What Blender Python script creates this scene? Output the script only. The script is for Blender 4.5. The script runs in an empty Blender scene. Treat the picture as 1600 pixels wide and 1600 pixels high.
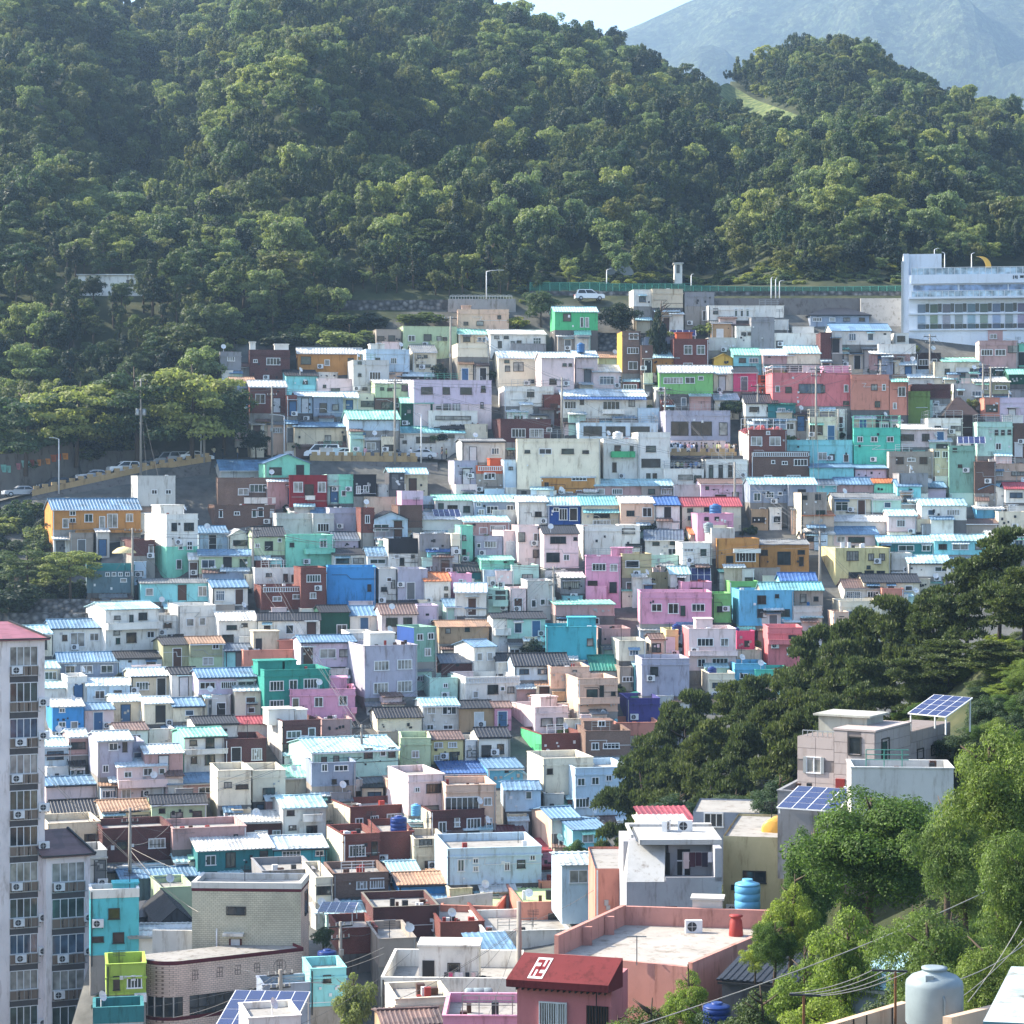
import bpy, math, random, re
from math import radians as R, sin, cos, atan, atan2, asin, pi, sqrt, exp
from mathutils import Vector, Matrix
import numpy as np

# ---------------------------------------------------------------- camera, world, sun, exposure
S = bpy.context.scene
COL = S.collection
F, HOR = 3600.0, 750.0          # focal length in pixels of the 1600 px photograph, horizon row
cam = bpy.data.cameras.new('camera')
cam.sensor_width = 36.0
cam.lens = 36.0 * F / 1600.0
cam.shift_y = -(800.0 - HOR) / 1600.0
cam.clip_start, cam.clip_end = 1.0, 20000.0
camo = bpy.data.objects.new('camera', cam)
camo.rotation_euler = (R(90), 0, 0)
COL.objects.link(camo)
S.camera = camo

SUN_AZ, SUN_EL = 73.0, 37.0      # degrees to the left of the view axis, elevation
world = bpy.data.worlds.new('World')
S.world = world
world.use_nodes = True
wn = world.node_tree
sky = wn.nodes.new('ShaderNodeTexSky')
sky.sky_type = 'NISHITA'
sky.sun_disc = False
sky.sun_elevation = R(SUN_EL)
sky.sun_rotation = R(-SUN_AZ)
sky.air_density, sky.dust_density, sky.ozone_density = 1.0, 1.6, 1.0
wn.nodes['Background'].inputs['Strength'].default_value = 0.125
wn.links.new(sky.outputs[0], wn.nodes['Background'].inputs['Color'])
sl = bpy.data.lights.new('sun', 'SUN')
sl.energy, sl.angle, sl.color = 4.3, R(0.5), (1.0, 0.91, 0.76)
so = bpy.data.objects.new('sun', sl)
az, el = R(SUN_AZ), R(SUN_EL)
sd = Vector((-sin(az) * cos(el), cos(az) * cos(el), sin(el)))
so.rotation_euler = sd.to_track_quat('Z', 'Y').to_euler()
so.location = sd * 300
COL.objects.link(so)
S.view_settings.view_transform = 'Standard'
S.view_settings.look = 'None'
S.view_settings.gamma = 1.0
S.view_settings.use_curve_mapping = False
S.view_settings.exposure = 1.75
S.render.engine = 'CYCLES'
S.cycles.max_bounces = 5
S.cycles.diffuse_bounces = 2
S.cycles.glossy_bounces = 2
S.cycles.transmission_bounces = 2
S.cycles.transparent_max_bounces = 6
S.cycles.use_denoising = True

rng = random.Random(7)

# ---------------------------------------------------------------- helpers
def P(x, y, Y):
    """world point at distance Y seen at pixel x, y of the photograph"""
    return Vector(((x - 800.0) * Y / F, Y, (HOR - y) * Y / F))

def lin(h, k=1.0):
    r = []
    for i in (0, 2, 4):
        c = int(h[i:i + 2], 16) / 255.0
        r.append(((c + 0.055) / 1.055) ** 2.4 * k if c > 0.04045 else c / 12.92 * k)
    g = 0.2126 * r[0] + 0.7152 * r[1] + 0.0722 * r[2]
    return tuple(c * 0.86 + g * 0.14 for c in r) + (1.0,)

def tag(o, label=None, cat=None, group=None, kind=None):
    if label: o['label'] = label
    if cat: o['category'] = cat
    if group: o['group'] = group
    if kind: o['kind'] = kind
    return o

def empty(name, loc, rz=0.0, label=None, cat=None, group=None):
    o = bpy.data.objects.new(name, None)
    o.empty_display_size = 0.3
    o.location = loc
    o.rotation_euler = (0, 0, rz)
    COL.objects.link(o)
    return tag(o, label, cat, group)

class MB:
    """collects quads and boxes into one mesh"""
    def __init__(s):
        s.v, s.f, s.mi, s.sm = [], [], [], []
        s.m = 0
        s.smooth = False
    def quad(s, *pts):
        b = len(s.v)
        s.v += [tuple(p) for p in pts]
        s.f.append(tuple(range(b, b + len(pts)))); s.mi.append(s.m); s.sm.append(s.smooth)
    def box(s, x0, x1, y0, y1, z0, z1, skip=''):
        b = len(s.v)
        s.v += [(x0, y0, z0), (x1, y0, z0), (x1, y1, z0), (x0, y1, z0), (x0, y0, z1), (x1, y0, z1), (x1, y1, z1), (x0, y1, z1)]
        fs = {'b': (0, 3, 2, 1), 't': (4, 5, 6, 7), 'f': (0, 1, 5, 4), 'k': (2, 3, 7, 6), 'l': (3, 0, 4, 7), 'r': (1, 2, 6, 5)}
        for k, q in fs.items():
            if k not in skip:
                s.f.append(tuple(b + i for i in q)); s.mi.append(s.m); s.sm.append(False)
    def bar(s, p, q, w, h=None):
        """square bar from p to q"""
        p, q = Vector(p), Vector(q)
        h = h or w
        d = (q - p)
        if d.length < 1e-6: return
        d.normalize()
        up = Vector((0, 0, 1)) if abs(d.z) < 0.9 else Vector((1, 0, 0))
        a = d.cross(up).normalized() * w / 2
        c = a.normalized().cross(d).normalized() * h / 2
        b = len(s.v)
        for e in (p, q):
            s.v += [tuple(e - a - c), tuple(e + a - c), tuple(e + a + c), tuple(e - a + c)]
        for q_ in ((0, 1, 5, 4), (1, 2, 6, 5), (2, 3, 7, 6), (3, 0, 4, 7), (3, 2, 1, 0), (4, 5, 6, 7)):
            s.f.append(tuple(b + i for i in q_)); s.mi.append(s.m); s.sm.append(False)
    def tube(s, pts, radii, n=8, cap=True):
        pts = [Vector(p) for p in pts]
        if not isinstance(radii, (list, tuple)): radii = [radii] * len(pts)
        b = len(s.v)
        for i, p in enumerate(pts):
            d = (pts[min(i + 1, len(pts) - 1)] - pts[max(i - 1, 0)]).normalized()
            up = Vector((0, 0, 1)) if abs(d.z) < 0.95 else Vector((1, 0, 0))
            a = d.cross(up).normalized(); c = a.cross(d).normalized()
            for k in range(n):
                t = 2 * pi * k / n
                s.v.append(tuple(p + (a * cos(t) + c * sin(t)) * radii[i]))
        for i in range(len(pts) - 1):
            for k in range(n):
                s.f.append((b + i * n + k, b + i * n + (k + 1) % n, b + (i + 1) * n + (k + 1) % n, b + (i + 1) * n + k))
                s.mi.append(s.m); s.sm.append(True)
        if cap:
            s.f.append(tuple(b + k for k in reversed(range(n)))); s.mi.append(s.m); s.sm.append(False)
            e = b + (len(pts) - 1) * n
            s.f.append(tuple(e + k for k in range(n))); s.mi.append(s.m); s.sm.append(False)
    def lathe(s, prof, n=20, cx=0, cy=0):
        b = len(s.v)
        for r, z in prof:
            for k in range(n):
                t = 2 * pi * k / n
                s.v.append((cx + r * cos(t), cy + r * sin(t), z))
        for i in range(len(prof) - 1):
            for k in range(n):
                s.f.append((b + i * n + k, b + i * n + (k + 1) % n, b + (i + 1) * n + (k + 1) % n, b + (i + 1) * n + k))
                s.mi.append(s.m); s.sm.append(True)
        e = b + (len(prof) - 1) * n
        s.f.append(tuple(e + k for k in range(n))); s.mi.append(s.m); s.sm.append(False)
    def mesh(s, name, mats):
        me = bpy.data.meshes.new(name)
        me.from_pydata(s.v, [], s.f)
        if not isinstance(mats, (list, tuple)): mats = [mats]
        for m in mats: me.materials.append(m)
        if len(mats) > 1: me.polygons.foreach_set('material_index', s.mi)
        me.polygons.foreach_set('use_smooth', s.sm)
        me.update()
        return me
    def build(s, name, mats, parent=None, loc=None, rz=None):
        return obj(name, s.mesh(name, mats), parent, loc, rz)

def obj(name, me, parent=None, loc=None, rz=None, scale=None):
    o = bpy.data.objects.new(name, me)
    if parent: o.parent = parent
    if loc is not None: o.location = loc
    if rz is not None: o.rotation_euler = (0, 0, rz)
    if scale is not None: o.scale = scale if hasattr(scale, '__len__') else (scale,) * 3
    COL.objects.link(o)
    return o

def copy_tree(o, parent=None):
    c = o.copy(); COL.objects.link(c); c.parent = parent
    for ch in o.children: copy_tree(ch, c)
    return c

# ---------------------------------------------------------------- materials
_M = {}
def N(nt, t, **kw):
    n = nt.nodes.new(t)
    for k, v in kw.items():
        if k in n.inputs: n.inputs[k].default_value = v
        else: setattr(n, k, v)
    return n

def base_mat(name, color=(.5, .5, .5, 1), rough=0.8, metal=0.0, spec=0.3):
    m = bpy.data.materials.new(name); m.use_nodes = True
    b = m.node_tree.nodes['Principled BSDF']
    b.inputs['Base Color'].default_value = color
    b.inputs['Roughness'].default_value = rough
    b.inputs['Metallic'].default_value = metal
    b.inputs['Specular IOR Level'].default_value = spec
    return m, m.node_tree, b

def coords(nt, scale, rand=True):
    tc = N(nt, 'ShaderNodeTexCoord')
    mp = N(nt, 'ShaderNodeMapping'); mp.inputs['Scale'].default_value = scale
    nt.links.new(tc.outputs['Object'], mp.inputs['Vector'])
    if rand:
        oi = N(nt, 'ShaderNodeObjectInfo')
        mu = N(nt, 'ShaderNodeMath', operation='MULTIPLY'); mu.inputs[1].default_value = 97.0
        nt.links.new(oi.outputs['Random'], mu.inputs[0])
        cb = N(nt, 'ShaderNodeCombineXYZ')
        nt.links.new(mu.outputs[0], cb.inputs[0]); nt.links.new(mu.outputs[0], cb.inputs[2])
        nt.links.new(cb.outputs[0], mp.inputs['Location'])
    return mp.outputs[0]

def ramp(nt, fac, stops):
    r = N(nt, 'ShaderNodeValToRGB')
    el_ = r.color_ramp.elements
    while len(el_) < len(stops): el_.new(0.5)
    for e, (p, c) in zip(el_, stops):
        e.position = p; e.color = c if len(c) == 4 else (*c, 1)
    nt.links.new(fac, r.inputs[0])
    return r.outputs[0]

def mul(nt, a, b, fac=1.0):
    m = N(nt, 'ShaderNodeMixRGB', blend_type='MULTIPLY'); m.inputs[0].default_value = fac
    nt.links.new(a, m.inputs[1]) if hasattr(a, 'is_linked') else setattr(m.inputs[1], 'default_value', a)
    nt.links.new(b, m.inputs[2]) if hasattr(b, 'is_linked') else setattr(m.inputs[2], 'default_value', b)
    return m.outputs[0]

def bump(nt, b, h, s=0.3, d=0.02):
    n = N(nt, 'ShaderNodeBump'); n.inputs['Strength'].default_value = s; n.inputs['Distance'].default_value = d
    nt.links.new(h, n.inputs['Height']); nt.links.new(n.outputs[0], b.inputs['Normal'])

def g_(v): return (v, v, v, 1)

WALLHEX = {}
def paint(hexc, k=0.88, grime=1.25, rough=0.85, name='wall_paint'):
    key = ('paint', hexc, k, grime)
    if key in _M: return _M[key]
    m, nt, b = base_mat(name + '_' + hexc, lin(hexc, k), rough)
    c = lin(hexc, k)
    v = coords(nt, (0.55, 0.55, 0.35))
    n1 = N(nt, 'ShaderNodeTexNoise', Scale=1.0, Detail=6.0, Roughness=0.65); nt.links.new(v, n1.inputs['Vector'])
    a = ramp(nt, n1.outputs[0], [(0.28, g_(1 - 0.36 * grime)), (0.40, g_(1 - .10 * grime)), (0.55, g_(1.0)), (0.8, g_(1.08))])
    v2 = coords(nt, (1.7, 1.7, 0.3))
    n2 = N(nt, 'ShaderNodeTexNoise', Scale=1.0, Detail=5.0, Roughness=0.7); nt.links.new(v2, n2.inputs['Vector'])
    s_ = ramp(nt, n2.outputs[0], [(0.33, (1 - .34 * grime, 1 - .38 * grime, 1 - .42 * grime)), (0.47, g_(1.0))])
    x = mul(nt, c, a); x = mul(nt, x, s_)
    nt.links.new(x, b.inputs['Base Color'])
    bump(nt, b, n1.outputs[0], 0.25, 0.03)
    _M[key] = m
    return m

def brickm(hexc, k=0.8, scale=4.2, mortar='a09888', name='brick', msize=.018):
    key = ('brick', hexc, k, scale)
    if key in _M: return _M[key]
    m, nt, b = base_mat(name + '_' + hexc, lin(hexc, k), 0.85)
    tc = N(nt, 'ShaderNodeTexCoord')
    sp = N(nt, 'ShaderNodeSeparateXYZ'); nt.links.new(tc.outputs['Object'], sp.inputs[0])
    ad = N(nt, 'ShaderNodeMath', operation='ADD'); nt.links.new(sp.outputs[0], ad.inputs[0]); nt.links.new(sp.outputs[1], ad.inputs[1])
    cb = N(nt, 'ShaderNodeCombineXYZ'); nt.links.new(ad.outputs[0], cb.inputs[0]); nt.links.new(sp.outputs[2], cb.inputs[1])
    br = N(nt, 'ShaderNodeTexBrick', Scale=scale)
    c = lin(hexc, k)
    br.inputs['Color1'].default_value = c
    br.inputs['Color2'].default_value = tuple(x * (0.72 if scale > 2 else .88) for x in c[:3]) + (1,)
    br.inputs['Mortar'].default_value = lin(mortar, 0.55)
    br.inputs['Mortar Size'].default_value = msize
    nt.links.new(cb.outputs[0], br.inputs['Vector'])
    v = coords(nt, (0.5, 0.5, 0.3))
    n1 = N(nt, 'ShaderNodeTexNoise', Scale=1.0, Detail=5.0); nt.links.new(v, n1.inputs['Vector'])
    a = ramp(nt, n1.outputs[0], [(0.32, g_(0.72)), (0.55, g_(1.0)), (0.8, g_(1.12))])
    nt.links.new(mul(nt, br.outputs[0], a), b.inputs['Base Color'])
    _M[key] = m
    return m

def roofm(hexc, k=0.85, rough=0.5, fade=1.0, name='roof_sheet'):
    key = ('roof', hexc, k, rough)
    if key in _M: return _M[key]
    m, nt, b = base_mat(name + '_' + hexc, lin(hexc, k), rough, spec=0.35)
    c = lin(hexc, k)
    v = coords(nt, (0.35, 1.2, 1.0))
    n1 = N(nt, 'ShaderNodeTexNoise', Scale=1.0, Detail=6.0, Roughness=0.7); nt.links.new(v, n1.inputs['Vector'])
    a = ramp(nt, n1.outputs[0], [(0.30, (.40, .33, .28)), (0.40, (.78, .74, .70)), (0.5, g_(0.98)), (0.7, g_(1.1))])
    v2 = coords(nt, (1.1, 0.05, 0.05))
    n2 = N(nt, 'ShaderNodeTexNoise', Scale=1.0, Detail=1.0); nt.links.new(v2, n2.inputs['Vector'])
    s_ = ramp(nt, n2.outputs[0], [(0.3, g_(0.84)), (0.6, g_(1.05))])
    v3 = coords(nt, (0.62, 0.30, 0.02))
    vo = N(nt, 'ShaderNodeTexVoronoi', Scale=1.0); vo.distance = 'CHEBYCHEV'; nt.links.new(v3, vo.inputs['Vector'])
    sp = N(nt, 'ShaderNodeSeparateColor'); nt.links.new(vo.outputs['Color'], sp.inputs[0])
    p_ = ramp(nt, sp.outputs[0], [(0.0, (.66, .70, .74)), (0.35, g_(.9)), (0.75, g_(1.0)), (1.0, (1.22, 1.18, 1.12))])
    x = mul(nt, mul(nt, mul(nt, c, a), s_), p_)
    nt.links.new(x, b.inputs['Base Color'])
    bump(nt, b, n1.outputs[0], 0.2, 0.03)
    _M[key] = m
    return m

def plain(name, hexc, k=0.85, rough=0.6, metal=0.0, spec=0.3, noise=0.12, sc=2.0):
    key = ('plain', name, hexc)
    if key in _M: return _M[key]
    m, nt, b = base_mat(name, lin(hexc, k), rough, metal, spec)
    if noise:
        v = coords(nt, (sc, sc, sc))
        n1 = N(nt, 'ShaderNodeTexNoise', Scale=1.0, Detail=4.0); nt.links.new(v, n1.inputs['Vector'])
        a = ramp(nt, n1.outputs[0], [(0.3, g_(1 - noise)), (0.7, g_(1 + noise * .5))])
        nt.links.new(mul(nt, lin(hexc, k), a), b.inputs['Base Color'])
    _M[key] = m
    return m

def glassm(name, hexc, rough=0.06, spec=0.5):
    key = ('glass', name)
    if key in _M: return _M[key]
    m, nt, b = base_mat(name, lin(hexc), rough, 0.0, spec)
    v = coords(nt, (0.9, 0.9, 0.9))
    n1 = N(nt, 'ShaderNodeTexNoise', Scale=1.0, Detail=2.0); nt.links.new(v, n1.inputs['Vector'])
    a = ramp(nt, n1.outputs[0], [(0.35, g_(0.45)), (0.65, g_(1.5))])
    nt.links.new(mul(nt, lin(hexc), a), b.inputs['Base Color'])
    _M[key] = m
    return m

GLASS = [glassm('dark_glass', '2c3236'), glassm('green_glass', '3c4c48'), glassm('curtained_glass', '8c8a84', 0.2), glassm('blue_glass', '40566a'), glassm('brown_glass', '3a2f2b')]
WHITE_FRAME = plain('white_frame', 'eceef0', 0.85, 0.5, noise=0.05)
DARK_FRAME = plain('dark_frame', '3a3836', 0.9, 0.5, noise=0.05)
CONCRETE = paint('a8a49e', 0.8, 1.3, name='concrete')
DCONC = paint('77726e', 0.75, 1.5, name='weathered_concrete')
METAL = plain('galvanised_metal', 'b4b8bc', 0.8, 0.4, 0.6)
DMETAL = plain('dark_metal', '3c3e42', 0.8, 0.5, 0.4)
WMETAL = plain('white_metal', 'e6e8ea', 0.85, 0.45)
POLE = paint('a39c92', 0.8, 0.6, name='pole_concrete')
WIRE = plain('cable_rubber', '6a6a6c', 0.8, 0.6, noise=0)
SLAB = paint('aca8a2', 0.75, 1.4, name='roof_screed')
# ---------------------------------------------------------------- terrain
H0 = 530.0      # the slope tables below are written for a level row of 530, then tilted to HOR
_DY = np.array([440, 500, 700, 1000, 1350, 1450, 1550, 1640], float)
_DD = np.array([356, 345, 312, 262, 205, 188, 168, 150], float)
def D(y): return float(np.interp(y, _DY, _DD))
_YP = [-200, -20, 0, 20, 56, 100, 150] + [float(d) for d in _DD[::-1][1:]]
_ZP = [-12, -5, -4, -10, -23, -36, -46] + [float((H0 - y) * d / F) for y, d in list(zip(_DY, _DD))[::-1][1:]]
# ridge: pixel row of the ridge ground and its distance, per pixel column
_RX = np.array([-800, -200, 0, 300, 480, 700, 800, 860, 930, 1010, 1060, 1100, 1150, 1240, 1340, 1450, 1560, 1700, 2000, 2600], float)
_RYP = np.array([60, 24, 22, 20, 12, 12, 34, 62, 84, 100, 134, 150, 122, 94, 114, 154, 196, 256, 336, 420], float)
_RYD = np.array([640, 640, 640, 640, 640, 640, 640, 635, 630, 620, 600, 590, 640, 680, 680, 670, 650, 640, 620, 600], float)
_ROADX = np.array([-40, 20, 60, 120, 215, 330, 480, 660, 700], float)
_ROADY = np.array([792, 778, 769, 756, 735, 717, 716, 718, 719], float)
def sstep(a, b, x):
    t = np.clip((x - a) / (b - a), 0, 1)
    return t * t * (3 - 2 * t)
def terrain(X, Y):
    X = np.asarray(X, float); Y = np.asarray(Y, float)
    px = 800 + F * X / np.maximum(Y, 60.0)
    z = np.interp(Y, _YP, _ZP)
    z = z + 27 * np.exp(-(((X - 36) / 20) ** 2 + ((Y - 148) / 32) ** 2)) + 5 * np.exp(-(((X - 30) / 22) ** 2 + ((Y - 100) / 30) ** 2))
    z = z + 9 * np.exp(-(((X - 19) / 8.0) ** 2 + ((Y - 173) / 10.0) ** 2))
    # the valley floor drops at the left, under the apartment blocks and the tiled block
    z = z - 4.5 * sstep(126, 140, Y) * (1 - sstep(172, 179, Y)) * (1 - sstep(-6, 0, X)) - 11 * (1 - sstep(-35.5, -32.5, X)) * sstep(120, 140, Y) * (1 - sstep(184, 190, Y))
    # hill
    yr = np.interp(px, _RX, _RYP); yd = np.interp(px, _RX, _RYD)
    Y0 = 352.0
    zb = np.interp(Y0, _YP, _ZP)
    zr = (H0 - yr) * yd / F
    t = np.clip((Y - Y0) / (yd - Y0), 0, 1)
    prof = 0.86 * t + 0.14 * np.sin(t * pi / 2)
    hill = zb + (zr - zb) * prof
    w = np.sin(t * pi)
    hill = hill + w * (12.0 * np.exp(-((px - 560 + 200 * (1 - t)) / 150) ** 2) - 15.0 * np.exp(-((px - 230 - 60 * (1 - t)) / 100) ** 2)
                       + 13.0 * np.exp(-((px - 20) / 120) ** 2) + 4.0 * np.sin(X / 17.0 + Y / 41.0) + 3.0 * np.sin(X / 9.0 - Y / 23.0)
                       - 8.0 * np.exp(-((px - 1130) / 110) ** 2) + 5.0 * np.exp(-((px - 1370) / 120) ** 2))
    back = zr - (Y - yd) * 0.33
    hill = np.where(Y > yd, np.maximum(back, -60), hill)
    z = np.where(Y > Y0, hill, z)
    # the village stands on terraces cut a little below the mean slope
    z = z - 1.4 * sstep(186, 194, Y) * (1 - sstep(338, 346, Y))
    # road bench cut into the slope
    ry = np.interp(px, _ROADX, _ROADY); rd = np.interp(ry, _DY, _DD); rz = (H0 - ry) * rd / F
    dlt = Y - rd
    m = (px < 700) & (dlt > -0.5) & (dlt < 8.5)
    z = np.where(m, rz - 0.12, z)
    return z + (HOR - H0) * np.maximum(Y, 0) / F
def tz(X, Y): return float(terrain(X, Y))

def groundm():
    m, nt, b = base_mat('hill_ground', (.05, .06, .03, 1), 0.95)
    tc = N(nt, 'ShaderNodeTexCoord')
    n1 = N(nt, 'ShaderNodeTexNoise', Scale=0.25, Detail=8.0, Roughness=0.7); nt.links.new(tc.outputs['Object'], n1.inputs['Vector'])
    c1 = ramp(nt, n1.outputs[0], [(0.3, (.015, .022, .009)), (0.5, (.03, .04, .015)), (0.72, (.075, .075, .035))])
    c2 = ramp(nt, n1.outputs[0], [(0.3, (.05, .05, .047)), (0.5, (.10, .10, .094)), (0.7, (.17, .165, .15))])  # village ground kept dark, the shade of the alleys put into its colour
    mm = N(nt, 'ShaderNodeAttribute', attribute_name='paved')
    mx = N(nt, 'ShaderNodeMixRGB'); nt.links.new(mm.outputs['Fac'], mx.inputs[0]); nt.links.new(c1, mx.inputs[1]); nt.links.new(c2, mx.inputs[2])
    nt.links.new(mx.outputs[0], b.inputs['Base Color'])
    return m
def make_ground():
    xs = list(np.arange(-240, 241, 3.0)); d = 6.0
    while xs[-1] < 7000:
        xs.append(xs[-1] + d); xs.insert(0, xs[0] - d); d *= 1.28
    ys = list(np.arange(-40, 200, 4.0)) + list(np.arange(200, 360, 1.5)) + list(np.arange(360, 760, 4.0)); d = 6.0
    while ys[-1] < 11000: ys.append(ys[-1] + d); d *= 1.25
    d = 10.0
    while ys[0] > -900: ys.insert(0, ys[0] - d); d *= 1.4
    xs, ys = np.array(xs), np.array(ys)
    X, Y = np.meshgrid(xs, ys)
    Z = terrain(X, Y)
    nx, ny = len(xs), len(ys)
    v = np.stack([X.ravel(), Y.ravel(), Z.ravel()], 1)
    i = np.arange(nx * ny).reshape(ny, nx)
    f = np.stack([i[:-1, :-1].ravel(), i[:-1, 1:].ravel(), i[1:, 1:].ravel(), i[1:, :-1].ravel()], 1)
    me = bpy.data.meshes.new('ground')
    me.from_pydata(v.tolist(), [], f.tolist())
    me.polygons.foreach_set('use_smooth', [True] * len(f))
    me.materials.append(groundm())
    px = 800 + F * X / np.maximum(Y, 60); py = HOR - F * Z / np.maximum(Y, 60)
    top = np.interp(px, [-400, 0, 330, 350, 395, 600, 632, 720, 830, 1000, 1410, 2300], [730, 722, 700, 562, 536, 516, 488, 476, 470, 446, 440, 400])
    pav = sstep(-3, 3, py - top) * sstep(120, 130, Y) * (1 - sstep(880, 960, px) * (1 - sstep(176, 184, Y))) * (1 - sstep(1060, 1150, px) * (1 - sstep(214, 224, Y))) * (1 - sstep(345, 352, Y))
    at = me.attributes.new('paved', 'FLOAT', 'POINT'); at.data.foreach_set('value', pav.ravel())
    tag(obj('ground', me), 'hillside ground rising from the valley to the wooded ridge', kind='structure')
make_ground()

# far mountain, wooded, about three kilometres off
def make_mountain():
    # ridge pixel row per column at 2100 m
    mx = np.array([-3000, -800, 400, 900, 1000, 1100, 1300, 1700, 2300, 3600], float)
    my = np.array([330, 300, 210, 75, 38, -8, -70, -190, -260, -100], float)
    us = np.linspace(-2600, 3600, 330); vs = np.linspace(0, 1, 110)
    U, V = np.meshgrid(us, vs)
    Yb, Yr = 1250.0, 2150.0
    YY = Yb + (Yr - Yb) * V * 1.25
    XX = (U - 800) / F * 2000.0 
    pr = 800 + F * XX / Yr
    zr = (HOR - np.interp(pr, mx, my)) * Yr / F
    t = np.minimum(V * 1.25, 1)
    Z = -60 + (zr + 60) * (t * 0.8 + 0.2 * np.sin(t * pi / 2)) - np.maximum(V * 1.25 - 1, 0) * 900 * 0.5
    w = np.sin(np.clip(t, 0, 1) * pi) + 0.12
    rs = np.random.RandomState(3)
    for k in range(14):
        lx, ly = rs.uniform(60, 260), rs.uniform(150, 500)
        Z += w * lx * 0.048 * np.sin(XX / lx * 2 * pi + YY / ly * 6.28 * rs.choice([-1, 1]) + rs.uniform(0, 6))
    Z += w * 3.0 * (rs.rand(*Z.shape) - 0.5) * 1.6
    nx, ny = len(us), len(vs)
    v = np.stack([XX.ravel() * 1.7, YY.ravel() * 1.7, Z.ravel() * 1.7], 1)
    i = np.arange(nx * ny).reshape(ny, nx)
    f = np.stack([i[:-1, :-1].ravel(), i[:-1, 1:].ravel(), i[1:, 1:].ravel(), i[1:, :-1].ravel()], 1)
    me = bpy.data.meshes.new('mountain')
    me.from_pydata(v.tolist(), [], f.tolist())
    m, nt, b = base_mat('wooded_mountain', (.05, .07, .03, 1), 0.95)
    tc = N(nt, 'ShaderNodeTexCoord')
    vo = N(nt, 'ShaderNodeTexVoronoi', Scale=0.16); nt.links.new(tc.outputs['Object'], vo.inputs['Vector'])
    n1 = N(nt, 'ShaderNodeTexNoise', Scale=0.012, Detail=9.0, Roughness=0.7); nt.links.new(tc.outputs['Object'], n1.inputs['Vector'])
    c1 = ramp(nt, n1.outputs[0], [(0.3, (.018, .032, .02)), (0.5, (.04, .06, .032)), (0.68, (.09, .11, .06))])
    sp = N(nt, 'ShaderNodeSeparateColor'); nt.links.new(vo.outputs['Color'], sp.inputs[0])
    c2 = ramp(nt, sp.outputs[0], [(0, g_(.3)), (.6, g_(.9)), (1, (1.9, 1.8, 1.4))])
    n3 = N(nt, 'ShaderNodeTexNoise', Scale=0.35, Detail=4.0, Roughness=0.75); nt.links.new(tc.outputs['Object'], n3.inputs['Vector'])
    c3 = ramp(nt, n3.outputs[0], [(.38, g_(.3)), (.6, g_(1.3))])
    nt.links.new(mul(nt, mul(nt, c1, c2), c3), b.inputs['Base Color'])
    bump(nt, b, n3.outputs[0], .7, 9.0)
    me.materials.append(m)
    tag(obj('mountain', me), 'hazy blue wooded mountain beyond the ridge', kind='structure')
make_mountain()

def clearing():
    m, nt, b = base_mat('meadow_grass', (.2, .2, .06, 1), .95)
    tc = N(nt, 'ShaderNodeTexCoord'); n1 = N(nt, 'ShaderNodeTexNoise', Scale=0.6, Detail=6.0); nt.links.new(tc.outputs['Object'], n1.inputs['Vector'])
    nt.links.new(ramp(nt, n1.outputs[0], [(.35, (.05, .08, .025)), (.55, (.12, .15, .05)), (.75, (.19, .19, .08))]), b.inputs['Base Color'])
    xs = np.linspace(1030, 1262, 40); M = MB(); M.smooth = True
    rows = []
    for x in xs:
        yc = float(np.interp(x, [1030, 1100, 1180, 1262], [92, 118, 166, 196])); row = []
        for dy in (-9, -3, 4, 11, 18):
            lo, hi = 420.0, float(np.interp(x, _RX, _RYD))
            for _ in range(26):
                mid = (lo + hi) / 2; z = tz((x - 800) * mid / F, mid); y = HOR - z * F / mid
                if y > yc + dy: lo = mid
                else: hi = mid
            X = (x - 800) * mid / F; row.append((X, mid, tz(X, mid) + .25))
        rows.append(row)
    for a, c in zip(rows[:-1], rows[1:]):
        for k in range(4): M.quad(a[k + 1], c[k + 1], c[k], a[k])
    tag(M.build('meadow', m), 'sunlit grassy clearing on the shoulder of the ridge', kind='structure')
clearing()
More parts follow.
